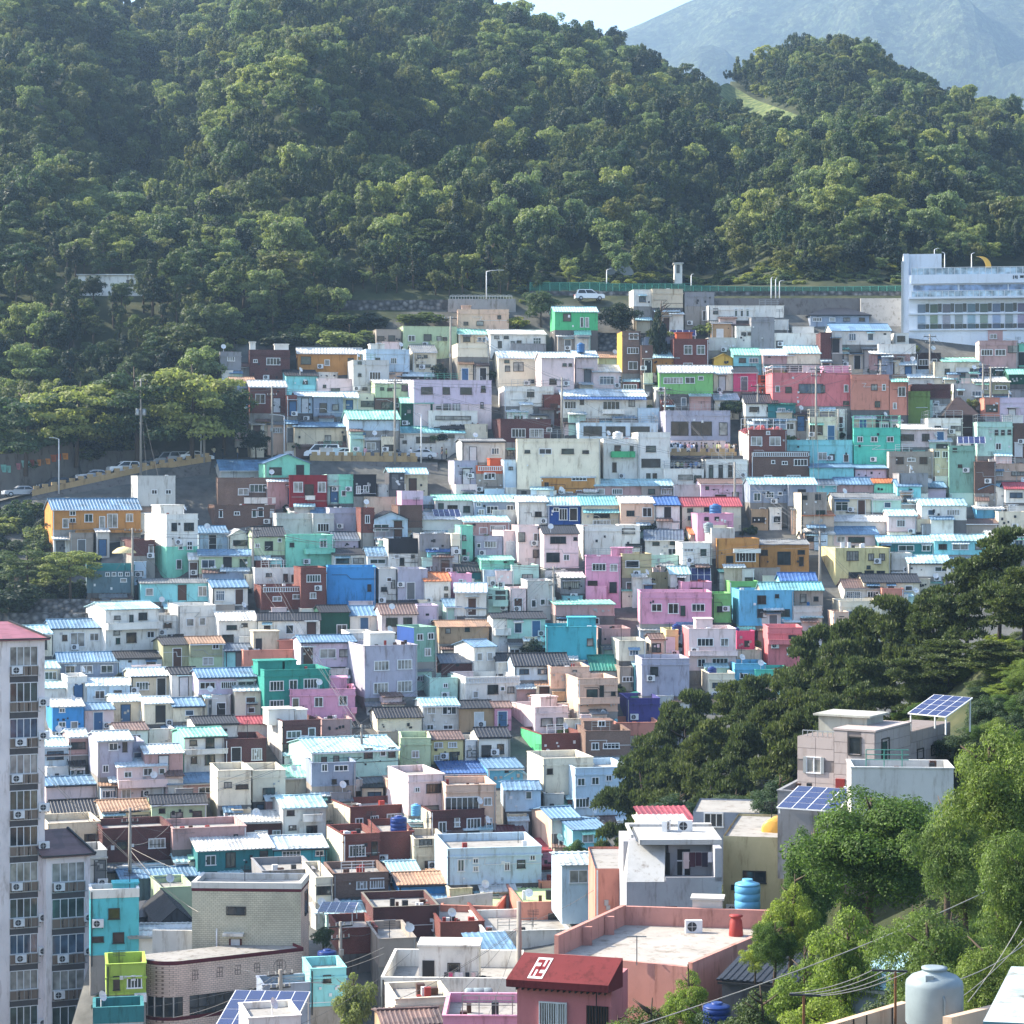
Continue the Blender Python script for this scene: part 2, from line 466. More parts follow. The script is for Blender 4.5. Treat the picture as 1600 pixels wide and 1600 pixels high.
# ---------------------------------------------------------------- houses of the village
CW = dict(wh=('f2eee4', 'white'), ow=('dedbd4', 'off-white'), cr=('f0e4c8', 'cream'), be=('dacaac', 'beige'), tn=('bc9a74', 'tan'),
          kh=('c4b788', 'khaki'), py=('e4d490', 'pale yellow'), yl=('dcb020', 'yellow'), oc=('cc8c38', 'ochre'), rg=('d8602c', 'orange'),
          br=('7c5448', 'brown'), bk=('8c3c34', 'brick red'), mr=('6c2a30', 'maroon'), rd=('98202a', 'dark red'), db=('46322e', 'dark brown'),
          du=('c49c98', 'dusky pink'), pp=('f0d6d4', 'pale pink'), pk=('e8a0c0', 'pink'), hp=('e05484', 'hot pink'), co=('e87c80', 'coral pink'),
          sm=('dc8c74', 'salmon'), pe=('e8c0a4', 'peach'), li=('e0cce0', 'lilac'), lg=('b6b4c6', 'lavender grey'), gr=('949498', 'grey'),
          pg=('cecdc8', 'pale grey'), dg=('58585e', 'dark grey'), bl=('2c2c32', 'black'), pb=('c4dcec', 'pale blue'), sb=('5cbce4', 'sky blue'),
          bb=('2e96dc', 'bright blue'), rb=('1c4c98', 'royal blue'), sl=('64808c', 'slate blue'), bg=('94a0b4', 'blue grey'), aq=('88dce0', 'aqua'),
          tq=('2cb4c4', 'turquoise'), t2=('48ccd4', 'turquoise'), te=('288488', 'teal'), tg=('0a9888', 'teal green'), mi=('80dcbc', 'mint'), pm=('bce4d4', 'pale mint'),
          gn=('bcd0a4', 'pale green'), lf=('7cc468', 'leaf green'), em=('3cc078', 'emerald green'), dn=('1a5644', 'dark green'), sa=('84b4a0', 'sage green'),
          ol=('aeae88', 'olive'), og=('74903c', 'olive green'), lm=('a4c42c', 'lime green'), pu=('4a4690', 'purple'), tp=('a89c90', 'taupe'),
          tb=('947060', 'brown brick'), jt=('40ccb0', 'jade'))
RW = dict(i=('cfe0e8', 'pale ribbed'), c=('b0dce6', 'pale aqua'), b=('6c96b8', 'blue'), B=('3c6cb0', 'bright blue'), a=('74c0c8', 'aqua'),
          m=('90dcc6', 'mint'), k=('2c2e36', 'dark'), r=('b04450', 'red'), M=('6a2430', 'maroon'), n=('7a6058', 'brown'), q=('4a3830', 'dark brown'), t=('b48c6c', 'tan'),
          o=('d47a3c', 'orange'), w=('dcdcd8', 'white'), g=('868a8e', 'grey'), G=('3a8c60', 'green'), T=('128878', 'teal'), l=('c8e090', 'lime'),
          y=('dcb020', 'yellow'), s=('a8a49e', 'flat'), d=('5c6c80', 'slate'))
BRICK = {'bk', 'mr', 'br', 'tb'}
def wallmat(c):
    h = CW[c][0]
    return brickm(h) if c in BRICK else paint(h)

_wm = {}
def win_mesh(w, h, style, n, pane):
    k = (round(w, 2), round(h, 2), style, n, pane)
    if k in _wm: return _wm[k]
    b = 0.08 if style == 'w' else 0.06
    m = MB()
    d0, d1 = -0.09, 0.02
    m.box(-w / 2 - b, w / 2 + b, d0, d1, h, h + b); m.box(-w / 2 - b - .04, w / 2 + b + .04, d0 - .05, d1, -b, 0)
    m.box(-w / 2 - b, -w / 2, d0, d1, 0, h); m.box(w / 2, w / 2 + b, d0, d1, 0, h)
    for i in range(1, n):
        x = -w / 2 + w * i / n
        m.box(x - .028, x + .028, -0.06, d1, 0, h)
    if style == 'w' and h > 0.95 and n >= 2 and pane % 2: m.box(-w / 2, w / 2, -0.055, d1, h * .7, h * .7 + .045)
    fr = m.mesh('window', WHITE_FRAME if style == 'w' else DARK_FRAME)
    p = MB(); p.box(-w / 2, w / 2, -0.028, 0.01, 0, h)
    _wm[k] = (fr, p.mesh('pane', GLASS[pane]))
    return _wm[k]
def add_window(root, u, z, w, h, style='w', n=2, pane=0, v=0.0, rz=0.0):
    w, h = max(.35, round(w / .15) * .15), max(.35, round(h / .15) * .15)
    fr, pa = win_mesh(w, h, style, n, pane)
    o = obj('window', fr, root, (u, v, z), rz)
    obj('pane', pa, o)
    return o

_cache = {}
def cached(k, fn):
    if k not in _cache: _cache[k] = fn()
    return _cache[k]
def ac_mesh():
    m = MB(); m.box(-.42, .42, -.3, 0, 0, .62)
    m.m = 1
    b = len(m.v)
    for k in range(14):
        m.v.append((-.1 + .24 * cos(k * pi / 7), -.304, .31 + .24 * sin(k * pi / 7)))
    m.f.append(tuple(b + k for k in range(14))); m.mi.append(1); m.sm.append(False)
    m.m = 0
    m.box(-.11, -.09, -.312, -.304, .08, .54); m.box(-.33, .13, -.312, -.304, .3, .32)
    m.m = 1; m.box(-.35, -.28, -.28, -.02, -.1, 0); m.box(.28, .35, -.28, -.02, -.1, 0)
    return m.mesh('air_conditioner', [WMETAL, DMETAL])
def dish_mesh():
    m = MB()
    m.bar((0, 0, 0), (0, 0, .7), .05)
    prof = [(.02, 0), (.18, .03), (.29, .08), (.36, .13)]
    a = MB(); a.lathe(prof, 12)
    rot = Matrix.Rotation(R(62), 4, 'X') @ Matrix.Rotation(R(25), 4, 'Y')
    b = len(m.v)
    m.v += [tuple(rot @ Vector(p) + Vector((0, -.06, .75))) for p in a.v]
    m.f += [tuple(b + i for i in f) for f in a.f[:-1]]; m.mi += [0] * (len(a.f) - 1); m.sm += [True] * (len(a.f) - 1)
    m.bar(rot @ Vector((0, 0, 0)) + Vector((0, -.06, .75)), rot @ Vector((0, 0, .45)) + Vector((0, -.06, .75)), .03)
    return m.mesh('satellite_dish', WMETAL)
def tank_mesh(r, h, mat):
    m = MB()
    if h > r * 2.0 and abs(h - 1.5) < .01:
        m.lathe([(r * .86, 0), (r, h * .1), (r, h * .72), (r * .97, h * .78), (r * .8, h * .86), (r * .42, h * .93), (r * .42, h * .97), (r * .45, h * .97), (r * .45, h), (r * .3, h * 1.01)], 32)
        m.box(-r * .3 - .1, -r * .3 + .1, -r * .75, -r * .6, h * .84, h * .93)
        m.tube([(.12, -r * 1.02, 0), (.12, -r * 1.02, h * .55), (.1, -r * .98, h * .62)], .03, 6)
        return m.mesh('water_tank', mat)
    prof = [(r * .97, 0)]
    for i in range(4):
        z = h * .82 * (i + .15) / 4
        prof += [(r, z), (r, z + h * .15), (r * .96, z + h * .17), (r * .96, z + h * .19)]
    prof += [(r, h * .84), (r * .95, h * .88), (r * .45, h * .94), (r * .42, h * .94), (r * .42, h), (r * .36, h)]
    m.lathe(prof, 20)
    return m.mesh('water_tank', mat)
TANKMAT = {'blue': plain('blue_plastic', '2f6ea8', .85, .4, noise=.1), 'sky': plain('sky_plastic', '58b0e0', .85, .4, noise=.1),
           'yellow': plain('yellow_plastic', 'e8a818', .85, .4, noise=.08), 'navy': plain('navy_plastic', '1c3c84', .85, .35, noise=.08),
           'grey': plain('grey_plastic', '8a9aa0', .85, .5, noise=.15), 'white': plain('white_plastic', 'd8dce0', .85, .5, noise=.1), 'red': plain('red_plastic', 'a03028', .85, .5, noise=.1)}

def slope(m, u0, u1, a, b, pitch=.40, h=.04, th=.07):
    """ribbed roof slope from eave a=(v,z) to ridge b=(v,z) between u0 and u1"""
    dv, dz = b[0] - a[0], b[1] - a[1]
    L = sqrt(dv * dv + dz * dz) or 1
    nv, nz = -dz / L, dv / L
    if nz < 0: nv, nz = -nv, -nz
    n = max(2, int(round((u1 - u0) / pitch))); p = (u1 - u0) / n
    prof = []
    for k in range(n):
        u = u0 + k * p
        prof += [(u, 0), (u + .5 * p, 0), (u + .62 * p, h), (u + .88 * p, h)]
    prof.append((u1, 0))
    q = len(m.v)
    for u, o in prof:
        m.v.append((u, a[0] + nv * o, a[1] + nz * o)); m.v.append((u, b[0] + nv * o, b[1] + nz * o))
    flip = dv < 0
    for i in range(len(prof) - 1):
        f = (q + 2 * i, q + 2 * i + 2, q + 2 * i + 3, q + 2 * i + 1)
        m.f.append(tuple(reversed(f)) if flip else f); m.mi.append(m.m); m.sm.append(False)
    t = (-nv * th, -nz * th)
    A0, A1 = (u0, a[0], a[1]), (u1, a[0], a[1]); B0, B1 = (u0, b[0], b[1]), (u1, b[0], b[1])
    lo = lambda p_: (p_[0], p_[1] + t[0], p_[2] + t[1])
    m.quad(lo(A0), lo(B0), lo(B1), lo(A1)); m.quad(A0, lo(A0), lo(A1), A1); m.quad(B1, lo(B1), lo(B0), B0)
    m.quad(A0, B0, lo(B0), lo(A0)); m.quad(A1, lo(A1), lo(B1), B1)

HOUSES = []
def parse(line):
    t = line.split()
    h = dict(x0=float(t[0]), x1=float(t[1]), yr=float(t[2]), ye=float(t[3]), yb=float(t[4]), c=t[5], rt=t[6][0], rc=t[6][1:] or 's')
    for o in t[7:]:
        k, _, v = o.partition('=')
        h[k] = v
    return h

def frame_of(x0, x1, Y, rel):
    al = atan((x0 - 800) / F); th = R(rel) - al
    X0 = (x0 - 800) * Y / F; u1 = (x1 - 800) / F
    t = (u1 * Y - X0) / (cos(th) - u1 * sin(th))
    return X0, th, t

def make_house(h):
    r = random.Random(int(h['x0'] * 131 + h['yb'] * 17))
    Y = float(h['Y']) if 'Y' in h else D(h['yb'])
    dep = float(h.get('d', 0)) or (6.0 if h['x1'] - h['x0'] > 35 else 4.6)
    s = F / Y
    rel = float(h.get('y', 8.0))
    if 'S' in h: rel = math.degrees(asin(max(-.8, min(.8, float(h['S']) / (dep * s)))))
    X0, th, W = frame_of(h['x0'], h['x1'], Y, rel)
    zb = (HOR - h['yb']) * Y / F
    H = (h['yb'] - h['ye']) / s
    rt, rc, c = h['rt'], h['rc'], h['c']
    root = empty(h['n'] if 'n' in h else 'brick_house' if c in BRICK else 'flat_roofed_house' if rt == 'f' else 'gabled_house' if rt in 'gx' else 'house', (X0, Y, zb), th)
    h['root'], h['H'], h['W'] = root, H, W
    mat = wallmat(c); base = -2.5 if H < 9 else -4
    m = MB()
    lo_c, lo_f = None, 0
    if 'L' in h:
        lo_c, lo_f = h['L'].split(':'); lo_f = float(lo_f) * H
    elif 'zo' in h and float(h['zo']) > 7: lo_c, lo_f = h.get('fc', 'fd'), float(h['zo']) / s
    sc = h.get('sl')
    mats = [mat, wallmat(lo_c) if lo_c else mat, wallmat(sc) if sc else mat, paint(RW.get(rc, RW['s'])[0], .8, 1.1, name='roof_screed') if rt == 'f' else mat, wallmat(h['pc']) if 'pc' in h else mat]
    m.m = 0
    zt = H
    slab = H
    if rt == 'f':
        ph = float(h.get('ph', .55)); slab = H - ph
    # walls
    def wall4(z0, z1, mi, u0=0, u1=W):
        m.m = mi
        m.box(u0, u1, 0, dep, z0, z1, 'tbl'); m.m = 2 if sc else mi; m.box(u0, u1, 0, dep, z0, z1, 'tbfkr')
    if lo_c:
        wall4(base, lo_f, 1); wall4(lo_f, zt, 0)
        m.m = 0; m.box(-.05, W + .05, -.06, .0, lo_f - .06, lo_f + .08)
    else:
        wall4(base, zt, 0)
    if rt == 'f':
        m.m = 3; m.quad((0, 0, slab), (W, 0, slab), (W, dep, slab), (0, dep, slab))
        m.m = 4
        if ph > .15:
            t = .16
            m.quad((0, t, H), (0, t, slab), (W, t, slab), (W, t, H)); m.quad((W, dep - t, H), (W, dep - t, slab), (0, dep - t, slab), (0, dep - t, H))
            m.quad((t, dep, H), (t, dep, slab), (t, 0, slab), (t, 0, H)); m.quad((W - t, 0, H), (W - t, 0, slab), (W - t, dep, slab), (W - t, dep, H))
            cp = .05
            m.box(-cp, W + cp, -cp, t, H, H + .07); m.box(-cp, W + cp, dep - t, dep + cp, H, H + .07)
            m.box(-cp, t, t, dep - t, H, H + .07); m.box(W - t, W + cp, t, dep - t, H, H + .07)
            if 'pc' in h: m.box(-.04, W + .04, -.05, 0, slab - .1, H - .002)
            elif H > 2.6 and r.random() < .6: m.box(-.08, W + .08, -.1, 0, slab - .12, slab + .02)
    roof = None
    RM = MB()
    rhex = RW[rc][0] if rc in RW else RW['i'][0]
    ov, so_ = .3, .18
    pit = float(h.get('pit', r.uniform(.34, .52) if rc not in 'kntrg' else r.uniform(.28, .36)))
    if rt == 'g':
        Yr = Y + dep / 2 * cos(th); zr = max((HOR - h['yr']) * Yr / F - zb, H + .35); zr = min(zr, H + dep * .42)
        k = (zr - H) / (dep / 2)
        m.m = 2 if sc else 0; m.quad((0, dep, H), (0, 0, H), (0, dep / 2, zr)); m.m = 0; m.quad((W, 0, H), (W, dep, H), (W, dep / 2, zr))
        slope(RM, -so_, W + so_, (-ov, H - ov * k + .08), (dep / 2, zr + .08), pit)
        slope(RM, -so_, W + so_, (dep + ov, H - ov * k + .08), (dep / 2, zr + .08), pit)
        RM.box(-so_, W + so_, dep / 2 - .12, dep / 2 + .12, zr + .06, zr + .17)
    elif rt == 's':
        Yr = Y + dep * cos(th); zr = max((HOR - h['yr']) * Yr / F - zb, H + .25); zr = min(zr, H + dep * .5)
        k = (zr - H) / dep
        m.m = 2 if sc else 0; m.quad((0, dep, H), (0, 0, H), (0, dep, zr)); m.m = 0; m.quad((W, 0, H), (W, dep, H), (W, dep, zr)); m.quad((W, dep, H), (0, dep, H), (0, dep, zr), (W, dep, zr))
        slope(RM, -so_, W + so_, (-ov, H - ov * k + .08), (dep + .1, zr + .1 * k + .08), pit)
    elif rt == 'x':
        zr = max((HOR - h['yr']) * Y / F - zb, H + .4)
        m.m = 0; m.quad((0, 0, H), (W, 0, H), (W / 2, 0, zr)); m.quad((W, dep, H), (0, dep, H), (W / 2, dep, zr))
        k = (zr - H) / (W / 2)
        # ribs run down each side: build with swapped axes
        T = MB(); slope(T, -ov, dep + ov, (-so_, H - so_ * k + .08), (W / 2, zr + .08), pit); slope(T, -ov, dep + ov, (W + so_, H - so_ * k + .08), (W / 2, zr + .08), pit)
        b0 = len(RM.v); RM.v += [(y_, x_, z_) for x_, y_, z_ in T.v]; RM.f += [tuple(b0 + i for i in reversed(f)) for f in T.f]; RM.mi += T.mi; RM.sm += T.sm
    elif rt == 'h':
        zr = max((HOR - h['yr']) * (Y + dep / 2) / F - zb, H + .5)
        q = min(dep / 2, W * .42); o = .35
        RM.quad((-o, -o, H), (W + o, -o, H), (W - q, dep / 2, zr), (q, dep / 2, zr)); RM.quad((W + o, dep + o, H), (-o, dep + o, H), (q, dep / 2, zr), (W - q, dep / 2, zr))
        RM.quad((-o, dep + o, H), (-o, -o, H), (q, dep / 2, zr)); RM.quad((W + o, -o, H), (W + o, dep + o, H), (W - q, dep / 2, zr))
        RM.box(-o, W + o, -o, dep + o, H - .14, H - .005)
    wl = m.build('wall', mats, root)
    if RM.v: RM.build('roof', roofm(rhex), root)
    elif r.random() < .6 and W > 3:  # pots and boxes kept on the flat roof
        cl = MB()
        for _ in range(r.randint(3, 9)):
            u, v = r.uniform(.5, W - .6), r.uniform(.6, min(dep - .6, 3)); w = r.uniform(.2, .5)
            cl.m = r.randint(0, 3); cl.box(u - w / 2, u + w / 2, v - w / 2, v + w / 2, slab, slab + r.uniform(.25, .8))
        cl = cl.build('roof_clutter', [DMETAL, TANKMAT['red'], WMETAL, plain('brown_jar', '5a3a2a', .8, .4)], root); cl['kind'] = 'stuff'
    # openings
    st = 'w' if r.random() < .68 else 'd'
    pn = r.randint(0, 4)
    if 'w' in h:
        for q in h['w'].split(';'):
            if not q: continue
            q = q.split(','); sty, n = st, 2
            if len(q) > 4: sty = q[4]
            cx, cy, ww, hh = [float(a) for a in q[:4]]
            if len(q) > 5: n = int(q[5])
            u = (cx - h['x0']) / (h['x1'] - h['x0']) * W
            add_window(root, u, (h['yb'] - cy - hh / 2) / s, ww / s - .1, hh / s - .1, sty, n, int(q[6]) if len(q) > 6 else r.choice([0, 0, 1, 2, 4]))
    elif 'W0' not in h:
        z0_ = float(h.get('zo', 0)) / s
        hh_ = (slab if rt == 'f' else H) - z0_
        ns = max(1, int(round(hh_ / 2.8)))
        fh = hh_ / ns
        nc = max(1, int(W / 1.95)); cwid = W / nc
        door = r.randrange(nc)
        for f in range(ns):
            for k in range(nc):
                u = (k + .5) * cwid + r.uniform(-.25, .25)
                q = r.random()
                if f == 0 and k == door and fh > 2.0:
                    d = MB(); dw, dh = .45, min(2.0, fh - .25); d.box(u - dw, u + dw, -.05, .01, z0_, z0_ + dh); d.m = 1
                    d.box(u - dw - .07, u - dw, -.08, .01, z0_, z0_ + dh + .07); d.box(u + dw, u + dw + .07, -.08, .01, z0_, z0_ + dh + .07); d.box(u - dw, u + dw, -.08, .01, z0_ + dh, z0_ + dh + .07)
                    d.build('door', [r.choice(DOORM), r.choice([WHITE_FRAME, DARK_FRAME])], root)
                    if r.random() < .35:
                        a = MB(); a.box(u - .8, u + .8, -.7, .0, z0_ + dh + .18, z0_ + dh + .25); a.build('awning', roofm(RW[r.choice('ibcw')][0]), root)
                    continue
                if q < .88:
                    ww = min(r.choice([.75, .9, 1.2, 1.5, 1.8]), cwid - .35); hh = min(r.choice([.75, .9, 1.05, 1.2, 1.35]), fh - 1.1)
                    if ww < .4 or hh < .4: continue
                    if r.random() < .22:
                        T = MB(); zt2 = z0_ + f * fh + max(.6, (fh - hh) * .55) + hh; slope(T, u - ww / 2 - .2, u + ww / 2 + .2, (-.55, zt2 + .12), (.02, zt2 + .38), .3, .03, .04); T.build('window_hood', roofm(RW[r.choice('iwcbmg')][0]), root)
                    sy = st if r.random() < .8 else ('d' if st == 'w' else 'w')
                    add_window(root, u, z0_ + f * fh + max(.6, (fh - hh) * .55), ww, hh, sy, 1 if ww < .8 else r.choice([2, 2, 3, 5 if ww > 1.1 else 2, 7 if ww > 1.4 else 4]), pn if r.random() < .5 else r.randint(0, 4))
                elif q < .95:
                    v_ = MB(); v_.box(u - .2, u + .2, -.04, .01, z0_ + f * fh + fh * .7, z0_ + f * fh + fh * .7 + .25); v_.build('vent', DMETAL, root)
    # left side opening
    if rel > 4 and 'W0' not in h and 'w' not in h and r.random() < .3 and dep > 4 and H > 2.2:
        add_window(root, 0, min(1.0, H - 1.3), .75, .75, st, 1, pn, v=dep * .45, rz=R(-90))
    # fixtures
    if r.random() < .45 and H > 2.2:
        u = r.uniform(.3, W - .3); z = r.choice([.3, H * .5]) if H > 4 else .4
        obj('air_conditioner', cached('ac', ac_mesh), root, (u, -.03, z + .1))
    if r.random() < .5:
        pi_ = MB()
        for u in ([.12] if r.random() < .5 else [W - .12]): pi_.bar((u, -.08, 0), (u, -.08, H - .1), .08)
        if rt in 'gs': pi_.bar((-.1, -ov - .05, H - ov * .3), (W + .1, -ov - .05, H - ov * .3), .1)
        pi_.build('drainpipe', r.choice([METAL, WMETAL, DMETAL]), root)
    if r.random() < .1 or 'dish' in h:
        obj('satellite_dish', cached('dish', dish_mesh), root, (r.uniform(.4, W - .4), .2, (H if rt == 'f' else H + .1)), r.uniform(-.6, .6))
    # small additions that houses of the slope carry: lean-tos, yard walls, hoods, boxes, aerials
    q0 = float(h.get('zo', 0)) / s
    if q0 > .9 and W > 3.0:
        for _ in range(1 if W < 6 else 2):
            if r.random() < .62:
                lw = r.uniform(1.5, min(3.4, W * .6)); u = r.uniform(0, W - lw); lh = r.uniform(.55, 1.05) * max(q0, 1.4); lc = r.choice(['wh', 'pb', 'pg', 'be', 'pp', 'pm', 'gr', 'cr', 'bg', 'du'])
                b_ = MB(); b_.box(u, u + lw, -r.uniform(.7, 1.3), -.01, -2.0, lh, 'bk'); b_.m = 1
                if lw > 1.2: b_.box(u + .3, u + 1.05, -1.32, -.3, max(lh - 1.5, -.3), lh - .25) if False else None
                e = b_.build('lean_to', wallmat(lc), root)
                T = MB(); slope(T, u - .12, u + lw + .12, (-1.55, lh + .02), (-.02, lh + .4), .4); T.build('lean_to_roof', roofm(RW[r.choice('iicbwmgn')][0]), root)
        for _ in range(2):
            if r.random() < .5: add_window(root, r.uniform(.5, W - .5), q0 * .35, .6, max(.4, q0 * .4), r.choice('wd'), 1, r.randint(0, 4))
    if r.random() < .30 and W > 3.5 and rt != 'x':
        a_, c_ = sorted((r.uniform(0, W), r.uniform(0, W)))
        if c_ - a_ > 1.6:
            b_ = MB(); hh0 = r.uniform(.7, 1.2); b_.box(a_, c_, -1.55, -1.4, -2.2, hh0); b_.box(a_ - .05, c_ + .05, -1.62, -1.34, hh0, hh0 + .08)
            b_.build('yard_wall', wallmat(r.choice(['wh', 'pg', 'cr', c, c, 'gr', 'pb', 'pp'])), root)
    if r.random() < .4:
        b_ = MB()
        for _ in range(r.randint(2, 5)):
            u, z_ = r.uniform(.2, max(.3, W - .4)), q0 + r.uniform(.3, max(.5, H - q0 - .7)); k_ = r.uniform(.12, .3); b_.box(u, u + k_, -.1, 0, z_, z_ + k_ * r.uniform(.8, 1.4))
        o_ = b_.build('meter_boxes', r.choice([METAL, DMETAL, WMETAL]), root); o_['kind'] = 'stuff'
    if r.random() < .35 and H - q0 > 2.2:
        b_ = MB(); z_ = q0 + r.uniform(.8, H - q0 - .6); u = 0
        pts = [(r.uniform(0, W * .3), z_), (W * r.uniform(.3, .6), z_), (W * r.uniform(.3, .6), z_ - .5), (W, z_ - .5)]
        for (ua, za), (ub, zb_) in zip(pts[:-1], pts[1:]): b_.bar((ua, -.05, za), (ub, -.05, zb_), .045)
        b_.build('wall_pipe', r.choice([METAL, DMETAL, WMETAL]), root)
    if rt == 'f' and r.random() < .3:
        b_ = MB(); u, v = r.uniform(.4, W - .4), r.uniform(.5, dep - .5); hh0 = r.uniform(1.2, 2.4); b_.bar((u, v, slab), (u, v, slab + hh0), .05)
        for k_ in range(4): b_.bar((u - .45, v, slab + hh0 - .12 * k_), (u + .45, v, slab + hh0 - .12 * k_), .03)
        b_.build('antenna', DMETAL, root)
    if rt == 'f' and r.random() < .22 and W > 3.5:
        b_ = MB(); z_ = slab; ua, ub = W * .15, W * r.uniform(.5, .85)
        for k_ in range(int((ub - ua) / .9) + 1): b_.bar((ua + k_ * .9, .3, z_), (ua + k_ * .9, .3, z_ + 1.5), .05)
        for q_ in (1.0, 1.25, 1.5): b_.bar((ua, .3, z_ + q_), (ub, .3, z_ + q_), .04)
        b_.build('drying_rail', r.choice([METAL, WMETAL, plain('green_post', '5cb09a', .8, .5)]), root)
    if 'p' in h:                       # stair tower on the flat roof: x0,x1,ytop[,colour]
        for q in h['p'].split(';'):
            q = q.split(','); pc = q[3] if len(q) > 3 else c
            v0 = 1.2 if dep < 6 else 2.0; Yp = Y + v0
            ua, ub = [(float(a) - h['x0']) / (h['x1'] - h['x0']) * W for a in q[:2]]
            zt_ = (HOR - float(q[2])) * Yp / F - zb
            b_ = MB(); b_.box(ua, ub, v0, min(v0 + 2.4, dep - .2), slab - .05, zt_, 'b'); b_.box(ua - .1, ub + .1, v0 - .12, min(v0 + 2.5, dep - .1), zt_, zt_ + .12)
            if zt_ - slab > 1.9: b_.m = 1; b_.box(ua + .25, ua + .95, v0 - .04, v0, slab, slab + 1.75)
            b_.build('stair_tower', [wallmat(pc), DMETAL], root)
    if 'r' in h:                       # roof or balcony railing
        z0 = H if h['r'] in ('', '1') else float(h['r']); rm = wallmat(h['rcol']) if 'rcol' in h else METAL
        zz = H + .07; g = MB(); hh = float(h.get('rh', 1.0)); n = max(2, int(W / 1.1))
        for i in range(n + 1): g.bar((W * i / n, .05, zz), (W * i / n, .05, zz + hh), .06)
        for q in (.4, .7, 1.0): g.bar((0, .05, zz + hh * q), (W, .05, zz + hh * q), .05)
        for q in (.5, 1.0): g.bar((0, .05, zz + hh * q), (0, dep, zz + hh * q), .05); g.bar((W, .05, zz + hh * q), (W, dep, zz + hh * q), .05)
        for i in range(4): g.bar((0, dep * i / 3, zz), (0, dep * i / 3, zz + hh), .06); g.bar((W, dep * i / 3, zz), (W, dep * i / 3, zz + hh), .06)
        g.build('railing', rm, root)
    if 'b' in h:                       # balcony: x0,x1,y of its parapet top,y of its floor
        for q in h['b'].split(';'):
            q = [a for a in q.split(',')]; bc = q[4] if len(q) > 4 else c
            ua, ub = [(float(a) - h['x0']) / (h['x1'] - h['x0']) * W for a in q[:2]]; za, zf = (h['yb'] - float(q[2])) / s, (h['yb'] - float(q[3])) / s
            g = MB(); bd = .9
            g.box(ua, ub, -bd, 0, zf - .15, zf); g.box(ua, ub, -bd, -bd + .1, zf, za); g.box(ua, ua + .1, -bd + .1, 0, zf, za); g.box(ub - .1, ub, -bd + .1, 0, zf, za)
            g.box(ua - .04, ub + .04, -bd - .04, -bd + .14, za, za + .06)
            g.build('balcony', wallmat(bc), root)
    if 'aw' in h:                      # long awning: y of its edge, roof colour
        ya, ac = h['aw'].split(',')
        z = (h['yb'] - float(ya)) / s
        T = MB(); slope(T, .1, W - .1, (-1.1, z), (0.02, z + .45), .4); T.build('awning', roofm(RW[ac][0]), root)
    if 'bal' in h:                     # white balustrade along the parapet
        g = MB(); z0 = H - .62; n = int(W / .28)
        g.box(.2, W - .2, -.14, -.02, z0, z0 + .06); g.box(.2, W - .2, -.14, -.02, z0 + .5, z0 + .58)
        for i in range(n): g.box(.25 + i * .28, .35 + i * .28, -.11, -.04, z0 + .06, z0 + .5)
        g.build('balustrade', WMETAL, root)
    if 't' in h:
        for q in h['t'].split(';'):
            q = q.split(','); u = (float(q[0]) - h['x0']) / (h['x1'] - h['x0']) * W; k = q[1] if len(q) > 1 else 'blue'
            dia = float(q[2]) if len(q) > 2 else 1.15
            me = cached(('tank', k, dia), lambda: tank_mesh(dia / 2, dia * 1.2, TANKMAT[k]))
            v = 1.6; zz = slab if rt == 'f' else H + v * .25
            p = root.matrix_basis @ Vector((u, v, zz + (0 if rt == 'f' else .35)))
            t_ = obj('water_tank', me, None, p)
            h.setdefault('tanks', []).append((t_, k))
    if 'so' in h:                      # solar array on the roof: x0,x1,y top,y bottom,n
        q = h['so'].split(','); ua, ub = [(float(a) - h['x0']) / (h['x1'] - h['x0']) * W for a in q[:2]]
        h['solar_thing'] = solar(root.matrix_basis @ Vector((ua, .8, H + .35)), th, ub - ua, 1.9, int(q[4]), int(q[5]) if len(q) > 5 else 2, 28)
    HOUSES.append(h)
    return root
CW['fd'] = ('8a8680', 'grey'); CW['fe'] = ('6e6a68', 'grey'); CW['ff'] = ('a09a92', 'grey')
DOORM = [plain('white_door', 'dcdfe2', .8, .5), plain('brown_door', '5a3a2c', .8, .5), plain('grey_door', '6c7074', .8, .5), plain('blue_door', '3a6c9c', .8, .5), plain('dark_door', '2c2a2c', .8, .5)]
SOLAR = plain('solar_cell', '2c3470', .6, .18, .0, .6, .15, .8)
def solar(loc, th, w, dp, nx, ny, tilt, post=0.4, name='solar_array', lift=0.0):
    root = empty(name, loc, th)
    me = cached(('sol', round(w / nx, 2), round(dp / ny, 2)), lambda: (lambda m: (m.box(.03, w / nx - .03, .03, dp / ny - .03, 0, .04), m.mesh('solar_panel', SOLAR))[1])(MB()))
    fr = MB()
    ca, sa = cos(R(tilt)), sin(R(tilt))
    pt = lambda u, d, o=0: (u, d * ca - o * sa, lift + d * sa + o * ca)
    for i in range(nx + 1): fr.bar(pt(w * i / nx, 0, .0), pt(w * i / nx, dp, .0), .06)
    for j in range(ny + 1): fr.bar(pt(0, dp * j / ny, .0), pt(w, dp * j / ny, .0), .06)
    for u in (0.1, w - .1):
        fr.bar((u, 0.1, -post), pt(u, 0.1, -.03), .07); fr.bar((u, dp * ca - .1, -post), pt(u, dp - .1, -.03), .07)
    fr.build('frame', WMETAL, root)
    for i in range(nx):
        for j in range(ny):
            o = obj('solar_panel', me, root, pt(w * i / nx, dp * j / ny, 0.0))
            o.rotation_euler = (R(tilt), 0, 0)
    return root
